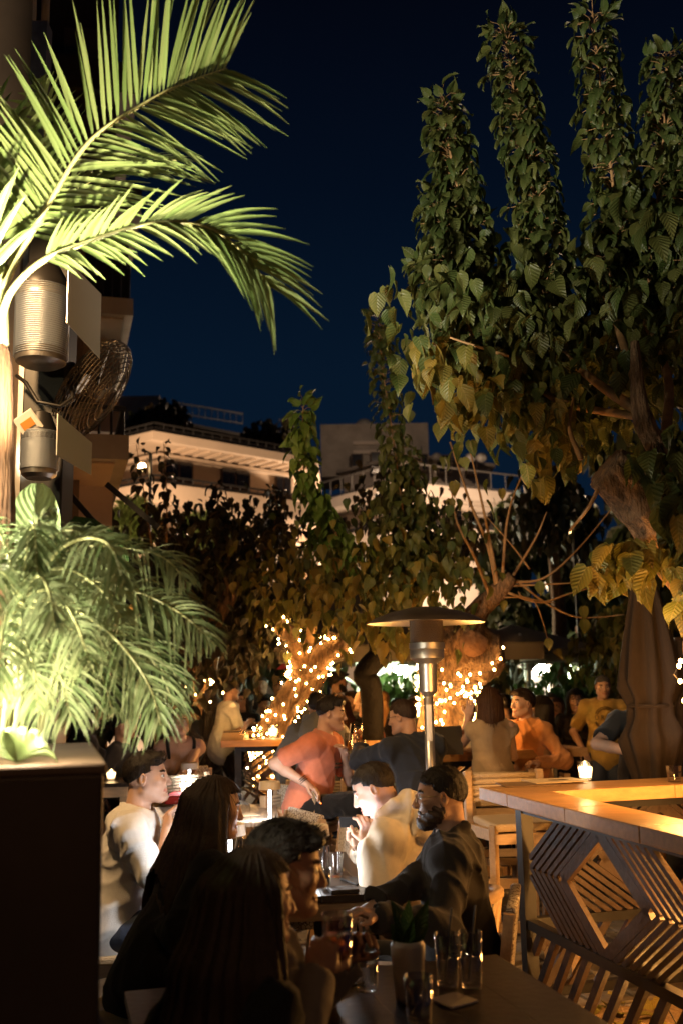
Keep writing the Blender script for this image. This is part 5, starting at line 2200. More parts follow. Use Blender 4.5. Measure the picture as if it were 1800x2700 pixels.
def fairy_lights(label, paths, n, rs, loc, turns=5, extra=None, r_=.010, glow=0., ng=8):
    """bulbs on a wire wound round trunk curves: paths = list of (curve points, radii)"""
    t = thing('string_lights', label, 'string lights', loc, 0, 'fairy lights wound round the trees')
    wire = MB()
    me = bpy.data.meshes.new('bulb')
    b = MB().ball((0, 0, 0), r_, 6, 4, 1.25)
    me.from_pydata(b.v, [], b.f)
    me.materials.append(bulb_m)
    tot = sum(len(c) for c, _ in paths)
    outs = []
    for C, Rr in paths:
        m_ = max(4, int(n * len(C) / tot))
        wp = []
        for i in range(m_):
            f = i / (m_ - 1)
            k_ = f * (len(C) - 1)
            k0 = min(int(k_), len(C) - 2)
            p = C[k0] + (C[k0 + 1] - C[k0]) * (k_ - k0)
            d = unit(C[k0 + 1] - C[k0])
            x = unit(np.cross(d, [0, 1, .01]))
            y = np.cross(d, x)
            a = f * turns * 6.2832 + rs.uniform(-1.5, 1.5)
            rr_ = np.interp(k_, range(len(Rr)), Rr)
            q = p + (x * math.cos(a) + y * math.sin(a)) * (rr_ * 1.14 + .015) + d * rs.uniform(-.08, .08)
            wp.append(q)
            outs.append(q + (x * math.cos(a) + y * math.sin(a)) * .07)
            o = bpy.data.objects.new('bulb', me)
            COL.objects.link(o)
            o.parent = t
            o.location = Vector(q) - Vector(loc)
        wire.tube(bez(wp, len(wp) * 2), .003, 4, False)
    wire.build('wire', metal_bk, t)
    if glow:
        for i in range(ng):
            lamp('fairy_bulb_light', 'POINT', Vector(outs[int((i + .5) / ng * len(outs))]), glow / ng, AMBER, .03)
    return t


# ---------------------------------------------------------------- tree 1: forked pollard in fairy lights (back left)
t1 = thing('tree', 'forked pollard tree wrapped in fairy lights behind the man in the black sweater', 'tree', (ctrL.x, ctrL.y, 0))
b0 = np.array((ctrL.x + .02, ctrL.y, 0.))
D1_ = 10.9
main = knobby([b0, at(705, 1985, D1_), at(745, 1880, D1_), at(800, 1800, D1_), at(818, 1755, D1_)], [.20, .15, .14, .17, .20], 1, n=28, seg=50, rough=.13)
lf1 = knobby([at(812, 1775, D1_), at(790, 1710, D1_), at(752, 1665, D1_), at(728, 1640, D1_)], [.16, .13, .10, .07], 2, seg=14)
rt1 = knobby([at(820, 1775, D1_), at(850, 1730, D1_), at(885, 1700, D1_), at(893, 1668, D1_)], [.16, .14, .15, .12], 3, seg=14)
tr = MB()
tr.add(main[0], main[1]).build('trunk', bark, t1, True)
MB().add(lf1[0], lf1[1]).build('limb', bark, t1, True)
MB().add(rt1[0], rt1[1]).build('limb', bark, t1, True)
st_ = knobby([at(808, 1720, D1_), at(818, 1680, D1_), at(826, 1640, D1_)], [.06, .055, .05], 4, seg=8)
MB().add(st_[0], st_[1]).build('limb', twig_m, t1, True)
fairy_lights('dense fairy lights on the forked tree trunk at the back left', [(main[2], main[3]), (lf1[2], lf1[3]), (rt1[2], rt1[3])], 215, rs, (ctrL.x, ctrL.y, 0), 12, r_=.0095, glow=22, ng=12)
# the bright little cluster inside the left counter and on the counter edge
c3 = [np.array(at(672 + 60 * (i % 2) * .6, 1960 + i * 12, 10.75)) for i in range(8)]
fairy_lights('fairy lights showing through the diamond of the left counter', [(c3, [.14] * 8)], 46, rs, (ctrL.x, ctrL.y - .3, 0), 7, glow=6, ng=4)

# ---------------------------------------------------------------- tree 2: knobby pollard behind the heater
t2 = thing('tree', 'knobby pollard tree with a cut stub behind the patio heater', 'tree', (.9, 9.1, 0))
D2_ = 9.1
m2_ = knobby([(.96, 9.1, 0), at(1170, 1960, D2_), at(1176, 1850, D2_), at(1182, 1790, D2_), at(1192, 1720, D2_)], [.25, .23, .215, .24, .27], 5, n=44, seg=70, amp=.12, rough=.12)
MB().add(m2_[0], m2_[1]).build('trunk', bark, t2, True)
h2_ = knobby([at(1130, 1690, D2_), at(1200, 1705, D2_), at(1270, 1720, D2_ - .05), at(1322, 1712, D2_ - .1)], [.17, .29, .28, .13], 6, n=44, seg=60, amp=.20, rough=.14)
MB().add(h2_[0], h2_[1]).build('head', bark, t2, True)
cst = knobby([at(1240, 1690, D2_ - .1), at(1246, 1698, D2_ - .36)], [.11, .115], 7, n=16, seg=5, amp=.05)
MB().add(cst[0], cst[1]).build('cut_stub', mat('cut_wood', (.20, .10, .045), .85, var=.4, vscale=10, bump=.4, bscale=40), t2, True)
lim = knobby([at(1215, 1690, D2_), at(1262, 1610, D2_ - .1), at(1305, 1565, D2_ - .2), at(1350, 1520, D2_ - .3)], [.13, .10, .09, .05], 8, n=12, seg=14)
MB().add(lim[0], lim[1]).build('limb', bark, t2, True)
sp = MB()
TW = [([(1310, 1560), (1285, 1440), (1240, 1330), (1185, 1165)], .022), ([(1312, 1560), (1300, 1480), (1270, 1330), (1235, 1175)], .020), ([(1322, 1555), (1330, 1420), (1345, 1330), (1380, 1240)], .017),
      ([(1290, 1570), (1250, 1470), (1205, 1380), (1190, 1300)], .018), ([(1350, 1520), (1410, 1420), (1440, 1350)], .014), ([(1340, 1535), (1430, 1525), (1520, 1450), (1625, 1325)], .014),
      ([(1340, 1545), (1450, 1540), (1545, 1535)], .012), ([(1330, 1560), (1420, 1588), (1500, 1565), (1575, 1545)], .014), ([(1360, 1530), (1430, 1585), (1510, 1625), (1580, 1627), (1645, 1620)], .012),
      ([(1325, 1575), (1400, 1580), (1430, 1640), (1443, 1690)], .008), ([(1395, 1500), (1350, 1440), (1270, 1350)], .010), ([(1365, 1560), (1380, 1575), (1460, 1590)], .010)]
for pts_, r0 in TW:
    C = bez([at(x, y, D2_ - .25 - .05 * i) for i, (x, y) in enumerate(pts_)], 16)
    MB().tube(C, [r0 * (1 - .65 * i / 15) for i in range(16)], 7).build('branch', twig_m, t2, True)
dead = [(np.array(at(x, y, D2_ - .4)), frame_from((.1, -.1, -1), (0, -1, .3)), s_) for x, y, s_ in ((1443, 1685, .10), (1535, 1600, .12), (1537, 1635, .13), (1325, 1585, .09), (1195, 1270, .13), (1185, 1315, .12), (1400, 1230, .09), (1320, 1290, .10), (1420, 1535, .12))]
leaf_objects(t2, dead, leafy)
fairy_lights('fairy lights covering the thick trunk behind the patio heater', [(m2_[2][12:56], [r_ * 1.05 for r_ in m2_[3][12:56]])], 190, rs, (.9, 9.1, 0), 11, r_=.0095, glow=26, ng=12)
drop = [np.array(at(x, y, D2_ - .3)) for x, y in ((1190, 1790), (1245, 1775), (1285, 1760), (1305, 1752), (1335, 1702))]
fairy_lights('short strand of fairy bulbs under the knobby tree head', [(drop, [.02] * 5)], 8, rs, (1.2, 8.2, 0), 1)

# ---------------------------------------------------------------- the tree between: shoots and low yellow-green foliage
t3 = thing('tree', 'tall green leafy sprig standing up against the night sky, left of centre', 'tree', (.1, 9.6, 0))
tw = MB()
near_l = shoot(A([(905, 1500, 8.3), (850, 1380, 8.2), (800, 1230, 8.1), (800, 1050, 8.0)]), 210, .125, rs, .125, tw, .85)
near_l += shoot(A([(930, 1480, 8.3), (880, 1400, 8.2), (838, 1330, 8.2)]), 50, .115, rs, .11, tw)
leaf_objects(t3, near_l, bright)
tw.build('stem', twig_m, t3, True)
dk_ = knobby([(at(978, 1900, 9.6).x, 9.6, 0), at(978, 1850, 9.6), at(962, 1780, 9.6), at(998, 1720, 9.6), at(985, 1650, 9.6), at(960, 1560, 9.4)], [.11, .10, .11, .10, .10, .06], 9, n=12, amp=.12)
MB().add(dk_[0], dk_[1]).build('trunk', mat('bark_black', (.007, .006, .005), .75, spec=.12, var=.4, bump=.6, bscale=30), t3, True)
low = fill([(780, 1480), (900, 1440), (1060, 1430), (1190, 1480), (1270, 1560), (1280, 1610), (1200, 1600), (1080, 1625), (960, 1660), (900, 1640), (800, 1600), (760, 1530)], 8.0, 9.4, 800, .075, .125, rs, 11)
leaf_mass(t3, low[:440], leafg, 'foliage', True, 3)
leaf_mass(t3, low[440:], leafy, 'yellowing_foliage', True, 4)
und = fill([(960, 1640), (1040, 1640), (1070, 1690), (990, 1700)], 7.8, 8.3, 12, .13, .17, rs)
leaf_objects(t3, und, leafy)

t4 = thing('tree', 'dark leafy spire rising beside the big tree, in front of the far building', 'tree', (.75, 9.4, 0))
tw = MB()
L = shoot(A([(1085, 1560, 8.9), (1065, 1380, 8.8), (1035, 1150, 8.7), (1005, 950, 8.6), (998, 820, 8.5)]), 380, .095, rs, .16, tw, .8)
L += shoot(A([(1120, 1500, 8.9), (1095, 1330, 8.8), (1075, 1200, 8.7)]), 150, .095, rs, .16, tw, .8)
L += fill([(1000, 1280), (1120, 1280), (1190, 1420), (1210, 1540), (1020, 1550), (990, 1430)], 8.6, 9.6, 430, .075, .12, rs, 9)
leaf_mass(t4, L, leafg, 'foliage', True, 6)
tw.tube(A([(1085, 1560, 8.9), (1100, 1650, 9.2), (1120, 1720, 9.3)]) + [np.array((.75, 9.4, 0))], .06, 8)
tw.build('stem', twig_m, t4, True)

# ---------------------------------------------------------------- dark broad tree left of centre
t5 = thing('tree', 'broad dark leafed tree in front of the cream apartment block', 'tree', (-2.1, 11.9, 0))
poly = [(240, 1450), (300, 1400), (380, 1390), (460, 1400), (545, 1320), (560, 1285), (640, 1300), (700, 1270), (745, 1300), (760, 1400), (830, 1500), (850, 1600), (760, 1640), (700, 1770), (610, 1800), (470, 1790), (400, 1600), (480, 1500), (330, 1480)]
L = fill(poly, 10.8, 13.2, 2300, .085, .135, rs, 22)
L += fill([(250, 1480), (700, 1430), (830, 1560), (680, 1760), (440, 1740)], 12.3, 13.6, 1500, .11, .17, rs, 30)
tw = MB()
dkl = []
for pts_ in ([(400, 1440, 10.6), (385, 1330, 10.5), (360, 1170, 10.4)], [(440, 1430, 10.6), (440, 1300, 10.6), (432, 1165, 10.5)], [(300, 1440, 10.8), (270, 1340, 10.7), (265, 1280, 10.7)], [(720, 1420, 11), (730, 1330, 11), (715, 1290, 11)], [(590, 1400, 11), (575, 1330, 11), (570, 1275, 11)]):
    dkl += shoot(A(pts_), 46, .125, rs, .11, tw)
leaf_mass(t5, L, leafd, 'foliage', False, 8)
leaf_mass(t5, fill([(700, 1420), (840, 1500), (850, 1640), (700, 1700), (620, 1560)], 10.4, 11.2, 130, .11, .15, rs, 9), leafy, 'lit_foliage', True, 9)  # yellower leaf colour paints the warm glow on this side of the crown
leaf_objects(t5, dkl, leafd)
tw.build('stem', twig_m, t5, True)
kt = knobby([(-2.1, 11.9, 0), at(520, 1800, 12), at(560, 1650, 12), at(620, 1560, 12)], [.16, .14, .12, .06], 12)
MB().add(kt[0], kt[1]).build('trunk', bark, t5, True)
for p_ in ([(560, 1650), (480, 1530), (420, 1440)], [(580, 1600), (650, 1500), (720, 1420)], [(600, 1580), (590, 1450), (575, 1330)]):
    MB().tube(bez([at(x, y, 12) for x, y in p_], 8), [.06, .055, .05, .045, .04, .03, .025, .02], 7).build('limb', bark, t5, True)
cl_ = [np.array(at(x, y, 11.9)) for x, y in ((480, 1900), (465, 1860), (490, 1815), (540, 1800), (570, 1830))]
fairy_lights('fairy lights on the low branches behind the far patio heater', [(cl_, [.13, .12, .1, .1, .08])], 44, rs, (-1.8, 11.9, 0), 5, glow=7, ng=5)

# ---------------------------------------------------------------- the big mulberry on the right
t6 = thing('tree', 'big mulberry tree with large leaves leaning in from the right', 'tree', (ctrR.x + .05, ctrR.y, 0))
base = np.array((ctrR.x + .05, ctrR.y, 0.))
mt = knobby([base, (base[0] - .02, base[1], .8), at(1925, 1800, 4.75), at(1890, 1600, 4.75), at(1775, 1455, 4.7), at(1705, 1320, 4.65), at(1595, 1235, 4.6)], [.23, .20, .19, .14, .12, .15, .10], 14, n=56, seg=150, amp=.22, rough=.17)
MB().add(mt[0], mt[1]).build('trunk', bark, t6, True)
l2_ = knobby([at(1880, 1500, 4.8), at(1830, 1290, 4.8), at(1740, 1190, 4.75), at(1690, 1090, 4.7), at(1672, 900, 4.7)], [.10, .075, .055, .04, .018], 15, n=36, seg=80, amp=.2, rough=.15)
MB().add(l2_[0], l2_[1]).build('limb', bark, t6, True)
tw = MB()
SP = [([(1260, 900, 5.6), (1240, 650, 5.5), (1190, 430, 5.4), (1165, 255, 5.4)], 60), ([(1440, 900, 5.4), (1420, 600, 5.3), (1370, 330, 5.2), (1325, 65, 5.2)], 70),
      ([(1600, 800, 5.2), (1620, 560, 5.2), (1590, 300, 5.1), (1560, 20, 5.0)], 56), ([(1700, 850, 5.2), (1730, 560, 5.1), (1750, 330, 5.0), (1755, 130, 5.0)], 50),
      ([(1330, 1020, 5.6), (1220, 900, 5.6), (1150, 780, 5.5), (1120, 690, 5.5)], 46), ([(1250, 900, 5.4), (1200, 740, 5.4), (1170, 600, 5.4), (1160, 500, 5.5)], 44),
      ([(1830, 900, 4.9), (1830, 600, 4.8), (1820, 350, 4.8)], 36)]
big = []
for pts_, n in SP:
    big += shoot(A(pts_), int(n * 8.5), .092, rs, .150, tw, .8, .014)
rs.shuffle(big)
leaf_objects(t6, big[:150], leafg)
leaf_mass(t6, big[150:], leafg, 'foliage', True, 13)
crown = fill([(1100, 930), (1180, 810), (1300, 730), (1450, 710), (1560, 640), (1830, 560), (1830, 1080), (1640, 1060), (1560, 1160), (1420, 1120), (1300, 1080), (1180, 1000)], 4.9, 6.2, 2000, .075, .14, rs, 9)
leaf_mass(t6, crown, leafg, 'foliage', True, 15)
edge = fill([(1060, 900), (1180, 880), (1330, 900), (1420, 1000), (1560, 1130), (1500, 1230), (1420, 1300), (1290, 1130), (1180, 1120)], 4.8, 5.6, 210, .075, .135, rs)
leaf_objects(t6, edge, leafy)
yel = fill([(1530, 1470), (1600, 1430), (1740, 1420), (1760, 1490), (1680, 1530), (1560, 1540)], 4.4, 4.7, 46, .11, .165, rs)
yel += fill([(1765, 1330), (1830, 1330), (1830, 1650), (1780, 1640)], 4.2, 4.6, 34, .11, .16, rs)
leaf_objects(t6, yel, leafy)
gl_ = fill([(1640, 1180), (1830, 1100), (1830, 1460), (1700, 1330)], 4.3, 4.6, 40, .12, .17, rs)
leaf_objects(t6, gl_, leafg)
for pts_, r0 in (([(1690, 1090, 4.8), (1560, 1000, 5), (1450, 900, 5.3)], .03), ([(1690, 1050, 4.8), (1640, 900, 5), (1600, 780, 5.2)], .03), ([(1690, 1100, 4.8), (1480, 1060, 5.2), (1330, 960, 5.5), (1200, 880, 5.6)], .022), ([(1750, 1180, 4.8), (1760, 1000, 5), (1700, 850, 5.2)], .03),
                 ([(1340, 940, 5), (1260, 915, 5), (1185, 890, 5)], .010), ([(1595, 1240, 4.6), (1555, 1330, 4.6), (1500, 1400, 4.7)], .012), ([(1530, 1210, 4.7), (1500, 1130, 4.8), (1510, 1050, 4.9)], .014)):
    C = bez(A(pts_), 14)
    tw.tube(C, [r0 * (1 - .5 * i / 13) for i in range(14)], 8)
tw.build('branch', twig_m, t6, True)
fairy_lights('fairy lights on the trunk at the right edge above the counter', [(mt[2][8:54], [r_ * 1.02 for r_ in mt[3][8:54]])], 60, rs, (ctrR.x, ctrR.y, 0), 6, glow=16, ng=6)
lowl = [np.array((ctrR.x - .35 + .1 * math.sin(i), ctrR.y - .42 + .05 * i, .16 + .05 * (i % 3))) for i in range(6)]
fairy_lights('few fairy bulbs lying low inside the right counter', [(lowl, [.05] * 6)], 7, rs, (ctrR.x, ctrR.y, 0), 2, glow=10, ng=2)
# dry litter on the soil inside the right counter
lit = []
for i in range(150):
    p = ctrR + U * rs.uniform(-.62, .62) + Wv * rs.uniform(-.62, .62)
    lit.append((np.array((p.x, p.y, .05 + rs.uniform(0, .03))), frame_from(rs.normal(size=3) * (1, 1, .2), (rs.normal() * .4, rs.normal() * .4, 1)), rs.uniform(.05, .10)))
lt = thing('leaf_litter', 'dry leaves scattered on the soil inside the right bar counter', 'fallen leaves', (ctrR.x, ctrR.y, 0))
leaf_mass(lt, lit, leafy, 'dry_leaves', True, 21)


# ---------------------------------------------------------------- dark trees, hedge and bushes round the square
def bush(label, poly, D0, D1, n, s0, s1, m, cat='tree', name='tree', trunk=True, clump=40):
    xs = sum(p[0] for p in poly) / len(poly)
    ym = sum(p[1] for p in poly) / len(poly)
    p = at(xs, ym, (D0 + D1) / 2)
    t = thing(name, label, cat, (p.x, p.y, 0))
    L = []
    for q in fill(poly, D0, D1, n, s0, s1, rs, clump):
        L.append(q)
    leaf_mass(t, L, m, 'crown' if trunk else 'foliage', False, n)
    if trunk:
        MB().tube([(p.x, p.y, 0), (p.x + .1, p.y, max(.5, p.z * .6)), (p.x, p.y, p.z)], [.16, .13, .06], 8).build('trunk', bark, t, True)
    return t


farleaf = leafmat('far_leaf', (.03, .042, .014), (.06, .06, .02), (.06, .06, .03), .2)
bush('dark tree mass behind the fairy light trees, left of the umbrella', [(540, 1560), (880, 1500), (960, 1640), (900, 1760), (560, 1780)], 17, 20, 1500, .22, .4, farleaf)
bush('dark tree behind the knobby tree head, over the kiosk', [(1240, 1480), (1500, 1420), (1640, 1480), (1660, 1640), (1540, 1740), (1250, 1700)], 24, 28, 1500, .3, .5, farleaf)
bush('autumn leaved tree with the small street lamp in it, behind the twigs', [(1320, 1300), (1440, 1230), (1560, 1290), (1570, 1420), (1450, 1480), (1330, 1440)], 16.5, 19, 900, .16, .26, leafd)
bush('small tree with warm lit leaves beside the closed parasol', [(1560, 1690), (1600, 1640), (1680, 1620), (1700, 1800), (1640, 1860), (1580, 1800)], 12, 13, 420, .12, .2, leafy)
bush('dark tree at the far right behind the second parasol', [(1700, 1420), (1850, 1380), (1850, 1850), (1720, 1800)], 13, 16, 700, .2, .3, farleaf)
bush('dark trees far beyond the right side of the square', [(1250, 1480), (1330, 1330), (1420, 1230), (1560, 1180), (1860, 1150), (1860, 1800), (1270, 1800)], 34, 40, 3000, .7, 1.2, farleaf)
hedgel = leafmat('hedge_leaf', (.05, .11, .02), (.09, .15, .03), (.1, .15, .05), .25)
bush('bright green hedge in front of the floodlit stall', [(985, 1830), (1010, 1818), (1040, 1824), (1090, 1820), (1130, 1850), (1120, 1890), (990, 1890)], 15, 16.5, 620, .10, .17, hedgel, 'hedge', 'hedge', False, 20)
bush('green hedge behind the standing yellow shirt man', [(1385, 1830), (1460, 1790), (1560, 1790), (1660, 1800), (1670, 1880), (1400, 1890)], 14, 15.5, 800, .10, .17, hedgel, 'hedge', 'hedge', False, 20)
bush('rounded bush between the knobby trunk and the brown haired woman', [(1235, 1800), (1300, 1780), (1340, 1830), (1330, 1880), (1240, 1880)], 13, 14, 300, .10, .16, farleaf, 'bush', 'bush', False, 20)
bush('pale lit small tree left of the kiosk', [(1330, 1760), (1365, 1745), (1375, 1790), (1335, 1795)], 22, 23, 160, .15, .25, leafy)
bush('dark bush under the palms on the left', [(170, 1690), (430, 1720), (470, 1850), (300, 1960), (150, 1930)], 8.8, 9.8, 700, .09, .15, leafd, 'bush', 'bush', False, 20)
bush('terrace shrubs on the roof of the cream block', [(345, 1085), (470, 1060), (480, 1125), (350, 1140)], 36.5, 37.5, 420, .25, .4, leafd, 'shrub', 'shrub', False, 20)
bush('roof garden bushes at the right end of the cream block', [(650, 1150), (700, 1105), (760, 1115), (770, 1180), (650, 1165)], 39.0, 40, 420, .25, .4, leafd, 'shrub', 'shrub', False, 20)
bush('conifer-like dark shrub in front of the far pale block', [(980, 1420), (1000, 1290), (1015, 1420), (1010, 1500)], 12, 12.6, 160, .09, .13, leafd, 'shrub', 'shrub', False)
bush('dark upright shrub tips left of the bare twigs', [(1120, 1400), (1145, 1290), (1160, 1400), (1220, 1380), (1210, 1480), (1110, 1480)], 11.6, 12.4, 320, .08, .12, leafd, 'shrub', 'shrub', False)


# ---------------------------------------------------------------- palms in the planter
palm_m = leafmat('palm_leaflet', (.070, .135, .030), (.17, .215, .075), (.25, .28, .1), .2, .35, 0.)
palm_tip = palm_m
rach_m = mat('palm_rachis', (.34, .33, .13), .5, var=.15)
fibre = mat('palm_fibre', (.10, .045, .014), .9, var=.5, vscale=6, bump=1., bscale=18, stretch=(6, 6, .5))


def leaflet(p, d, side, nrm, L, w, droop, n=6):
    vs, qs, uv = [], [], []
    for i in range(n + 1):
        f = i / n
        c = p + d * L * f + np.array([0, 0, -1.]) * droop * L * f * f
        hw = w * .5 * (min(1, f * 5 + .35)) * (1 - f ** 2.2) + .0006
        t_ = unit(d + np.array([0, 0, -2.]) * droop * f)
        s_ = unit(np.cross(t_, nrm))
        vs += [c - s_ * hw + nrm * hw * .35, c, c + s_ * hw + nrm * hw * .35]
        uv += [(.2, f), (.5, f), (.8, f)]
    for i in range(n):
        a = i * 3
        qs += [(a, a + 1, a + 4, a + 3), (a + 1, a + 2, a + 5, a + 4)]
    return vs, qs, uv


def frond(root, path, n, L0, w, nrm, rs, angle=(70, 25), droop=.25, singles=False, prof=None, r0=.012, jitter=.05, sides=(1, 1), start=.08, m=None):
    C = bez(path, 60)
    fr_ = MB()
    fr_.tube(C, [r0 * (1 - .8 * i / 59) for i in range(60)], 6)
    o = fr_.build('frond', rach_m, root, True)
    VV, QQ, UU, AA = [], [], [], []
    k_ = 0
    base = np.array(WM[root.name].translation)
    for i in range(n):
        f = start + (1 - start) * (i + .5) / n
        ci = min(58, int(f * 59))
        p = C[ci]
        T = unit(C[min(59, ci + 1)] - C[max(0, ci - 1)])
        N_ = unit(np.asarray(nrm) - T * (np.asarray(nrm) @ T))
        S_ = np.cross(T, N_)
        an = R(angle[0] + (angle[1] - angle[0]) * f)
        pr_ = math.sin(math.pi * min(1, .18 + f * .82)) ** .6 if prof is None else prof(f)
        for sg in (1, -1):
            if rs.rand() > sides[0 if sg > 0 else 1]:
                continue
            d = unit(T * math.cos(an) + S_ * sg * math.sin(an) + N_ * rs.uniform(.05, .3) + rs.normal(size=3) * jitter)
            vs, qs, uv = leaflet(p, d, sg, N_, L0 * pr_ * rs.uniform(.88, 1.1), w, droop * rs.uniform(.6, 1.4))
            if singles:
                me = mesh_np('leaflet', np.array(vs) - base, qs, smooth=True, mats=[m or palm_m], uv=np.array(uv), attr=np.full(len(vs), rs.rand()))
                lo_ = link('leaflet', me, o)
            else:
                VV += vs
                QQ += [tuple(x + k_ for x in q) for q in qs]
                UU += uv
                AA += [rs.rand()] * len(vs)
                k_ += len(vs)
    if not singles:
        me = mesh_np('leaflets', np.array(VV) - base, QQ, smooth=True, mats=[m or palm_m], uv=np.array(UU), attr=AA)
        lo_ = link('leaflets', me, o)
        lo_['kind'] = 'stuff'
    return o


PD = 3.25
pb = at(12, 1800, PD)
palm = thing('palm', 'tall palm with a fibrous trunk and big lit feather fronds at the left edge', 'palm', (pb.x, PD, 1.47))
tk = knobby([(pb.x, PD, 1.47), at(12, 1500, PD), at(10, 1200, PD), at(2, 980, PD), at(-4, 900, PD)], [.035, .035, .033, .040, .030], 31, n=14, amp=.08)
MB().add(tk[0], tk[1]).build('trunk', fibre, palm, True)
MB().tube(bez(A([(-4, 920, PD), (-2, 820, PD), (5, 700, PD)]), 8), [.034, .036, .036, .034, .032, .03, .028, .026], 10).build('crownshaft', mat('crownshaft', (.34, .36, .14), .4), palm, True)
V = (0, -1, -.15)
frond(palm, A([(10, 760, 3.2), (60, 660, 3.15), (140, 520, 3.1), (240, 370, 3.05), (400, 262, 3.0), (500, 215, 2.97), (600, 180, 2.95)]), 62, .50, .0150, (0, -1, .1), rs, (74, 50), .09, True, lambda f: .55 + .9 * f - .95 * f * f * f, .013, start=.22)
frond(palm, A([(0, 860, 3.15), (30, 770, 3.1), (110, 690, 3.05), (230, 640, 3.0), (400, 590, 2.95), (540, 598, 2.92), (640, 665, 2.9), (715, 760, 2.88)]), 36, .28, .019, (.1, -1, .1), rs, (50, 22), .20, True, lambda f: .42 + .75 * f if f < .8 else 1.0 - 1.2 * (f - .8), .014, start=.30)
frond(palm, A([(5, 700, 3.5), (80, 600, 3.55), (200, 500, 3.6), (330, 440, 3.65), (480, 420, 3.7)]), 40, .38, .028, (.1, -.5, .9), rs, (62, 30), .35, True, None, .012, start=.2)
frond(palm, A([(0, 700, 3.3), (-10, 560, 3.3), (-40, 400, 3.3), (-110, 260, 3.3)]), 24, .42, .026, (.3, -1, .2), rs, (60, 30), .16, True, None, .012, start=.15)
frond(palm, A([(0, 740, 3.2), (-60, 640, 3.1), (-160, 560, 3.0), (-280, 540, 2.9)]), 20, .36, .026, (0, -1, .4), rs, (60, 30), .3, True, None, .012)
frond(palm, A([(10, 760, 3.3), (50, 640, 3.4), (90, 520, 3.5), (120, 350, 3.6), (110, 200, 3.7)]), 22, .36, .026, (-.4, -1, .2), rs, (58, 28), .2, True, None, .012, start=.2)

fp = thing('palm', 'feathery low palm with arching fronds spilling over the planter', 'palm', (-.98, 3.0, 1.47))
feather = leafmat('feather_leaflet', (.055, .105, .028), (.26, .29, .14), (.2, .22, .1), .22, .28, 0.)
oc = (60, 1560, 3.0)
FR = [([(70, 1560, 3.0), (180, 1450, 3.0), (320, 1445, 2.95), (430, 1470, 2.9), (505, 1545, 2.85)], .15), ([(70, 1570, 3.0), (220, 1530, 2.95), (360, 1560, 2.9), (480, 1620, 2.85), (572, 1705, 2.8)], .17),
      ([(60, 1560, 3.0), (200, 1500, 3.1), (330, 1500, 3.2), (450, 1560, 3.3), (520, 1640, 3.3)], .16), ([(60, 1580, 3.0), (180, 1600, 2.9), (300, 1680, 2.8), (390, 1800, 2.75), (430, 1930, 2.7)], .17),
      ([(60, 1590, 3.0), (160, 1630, 2.9), (250, 1740, 2.8), (300, 1880, 2.75)], .16), ([(50, 1580, 3.0), (110, 1650, 2.8), (160, 1780, 2.7), (190, 1900, 2.65)], .16),
      ([(50, 1560, 3.0), (90, 1450, 2.9), (170, 1400, 2.8), (240, 1410, 2.75)], .11), ([(50, 1560, 3.0), (70, 1450, 3), (100, 1370, 3), (150, 1340, 3)], .07),
      ([(50, 1560, 3.0), (10, 1430, 2.9), (-30, 1370, 2.8), (-90, 1380, 2.7)], .14), ([(50, 1570, 3.0), (-20, 1520, 2.9), (-90, 1560, 2.8), (-150, 1650, 2.7)], .15),
      ([(50, 1580, 3.0), (20, 1620, 2.7), (0, 1720, 2.5), (-10, 1830, 2.4)], .15), ([(60, 1570, 3.0), (150, 1500, 2.8), (250, 1540, 2.6), (330, 1640, 2.5)], .15),
      ([(60, 1570, 3.0), (140, 1560, 2.7), (200, 1640, 2.5), (240, 1760, 2.4)], .15), ([(70, 1580, 3.0), (220, 1580, 3.1), (380, 1680, 3.1), (500, 1830, 3.1)], .16),
      ([(60, 1560, 3.0), (120, 1460, 3.2), (230, 1400, 3.3), (330, 1420, 3.4)], .14), ([(60, 1580, 3), (60, 1660, 2.8), (90, 1760, 2.6), (100, 1870, 2.5)], .14), ([(60, 1575, 3.0), (250, 1620, 3.0), (400, 1740, 3.0), (470, 1880, 3.0)], .16),
      ([(60, 1575, 3.0), (0, 1500, 2.7), (-40, 1520, 2.5), (-60, 1640, 2.4)], .15), ([(60, 1575, 3.0), (100, 1520, 2.6), (130, 1560, 2.4), (150, 1660, 2.3)], .13)]
for q in range(9):
    a = rs.uniform(-.5, 3.4)
    rr_ = rs.uniform(150, 330)
    ex, ey = 60 + math.cos(a) * rr_, 1560 - math.sin(a) * rr_ * .55
    dq = rs.uniform(2.35, 3.3)
    FR.append(([(60, 1575, 3.0), ((60 + ex) / 2, (1575 + ey) / 2 - 60, (3 + dq) / 2), (ex, ey, dq), (ex + (ex - 60) * .25, ey + 120, dq - .05)], .13))
for pts_, L0 in FR:
    frond(fp, A(pts_), 42, L0, .0066, (rs.uniform(-.3, .3), -.7, .8), rs, (62, 35), .55, False, None, .006, .14, start=.12, m=feather)
for q in range(5):
    MB().tube([(-.98 + .03 * math.cos(q * 1.3), 3.0 + .03 * math.sin(q * 1.3), 1.47), np.array(at(60, 1580, 3.0)) + rs.normal(size=3) * .02], .011, 7).build('stem', rach_m, fp, True)

# broad rubber-plant leaves behind the feathery palm
rp = thing('plant', 'broad paddle leaved plant, one pale leaf lit behind the feathery palm', 'plant', (at(120, 1500, 3.5).x, 3.5, 1.47))
padm = leafmat('paddle_leaf_lit', (.26, .38, .12), (.34, .44, .18), (.28, .34, .14), .35, .35, 9.)  # pale green: the light on these leaves is put into their colour
padd = leafmat('paddle_leaf_dark', (.018, .04, .008), (.03, .06, .012), (.05, .08, .02), .1, .35, 9.)


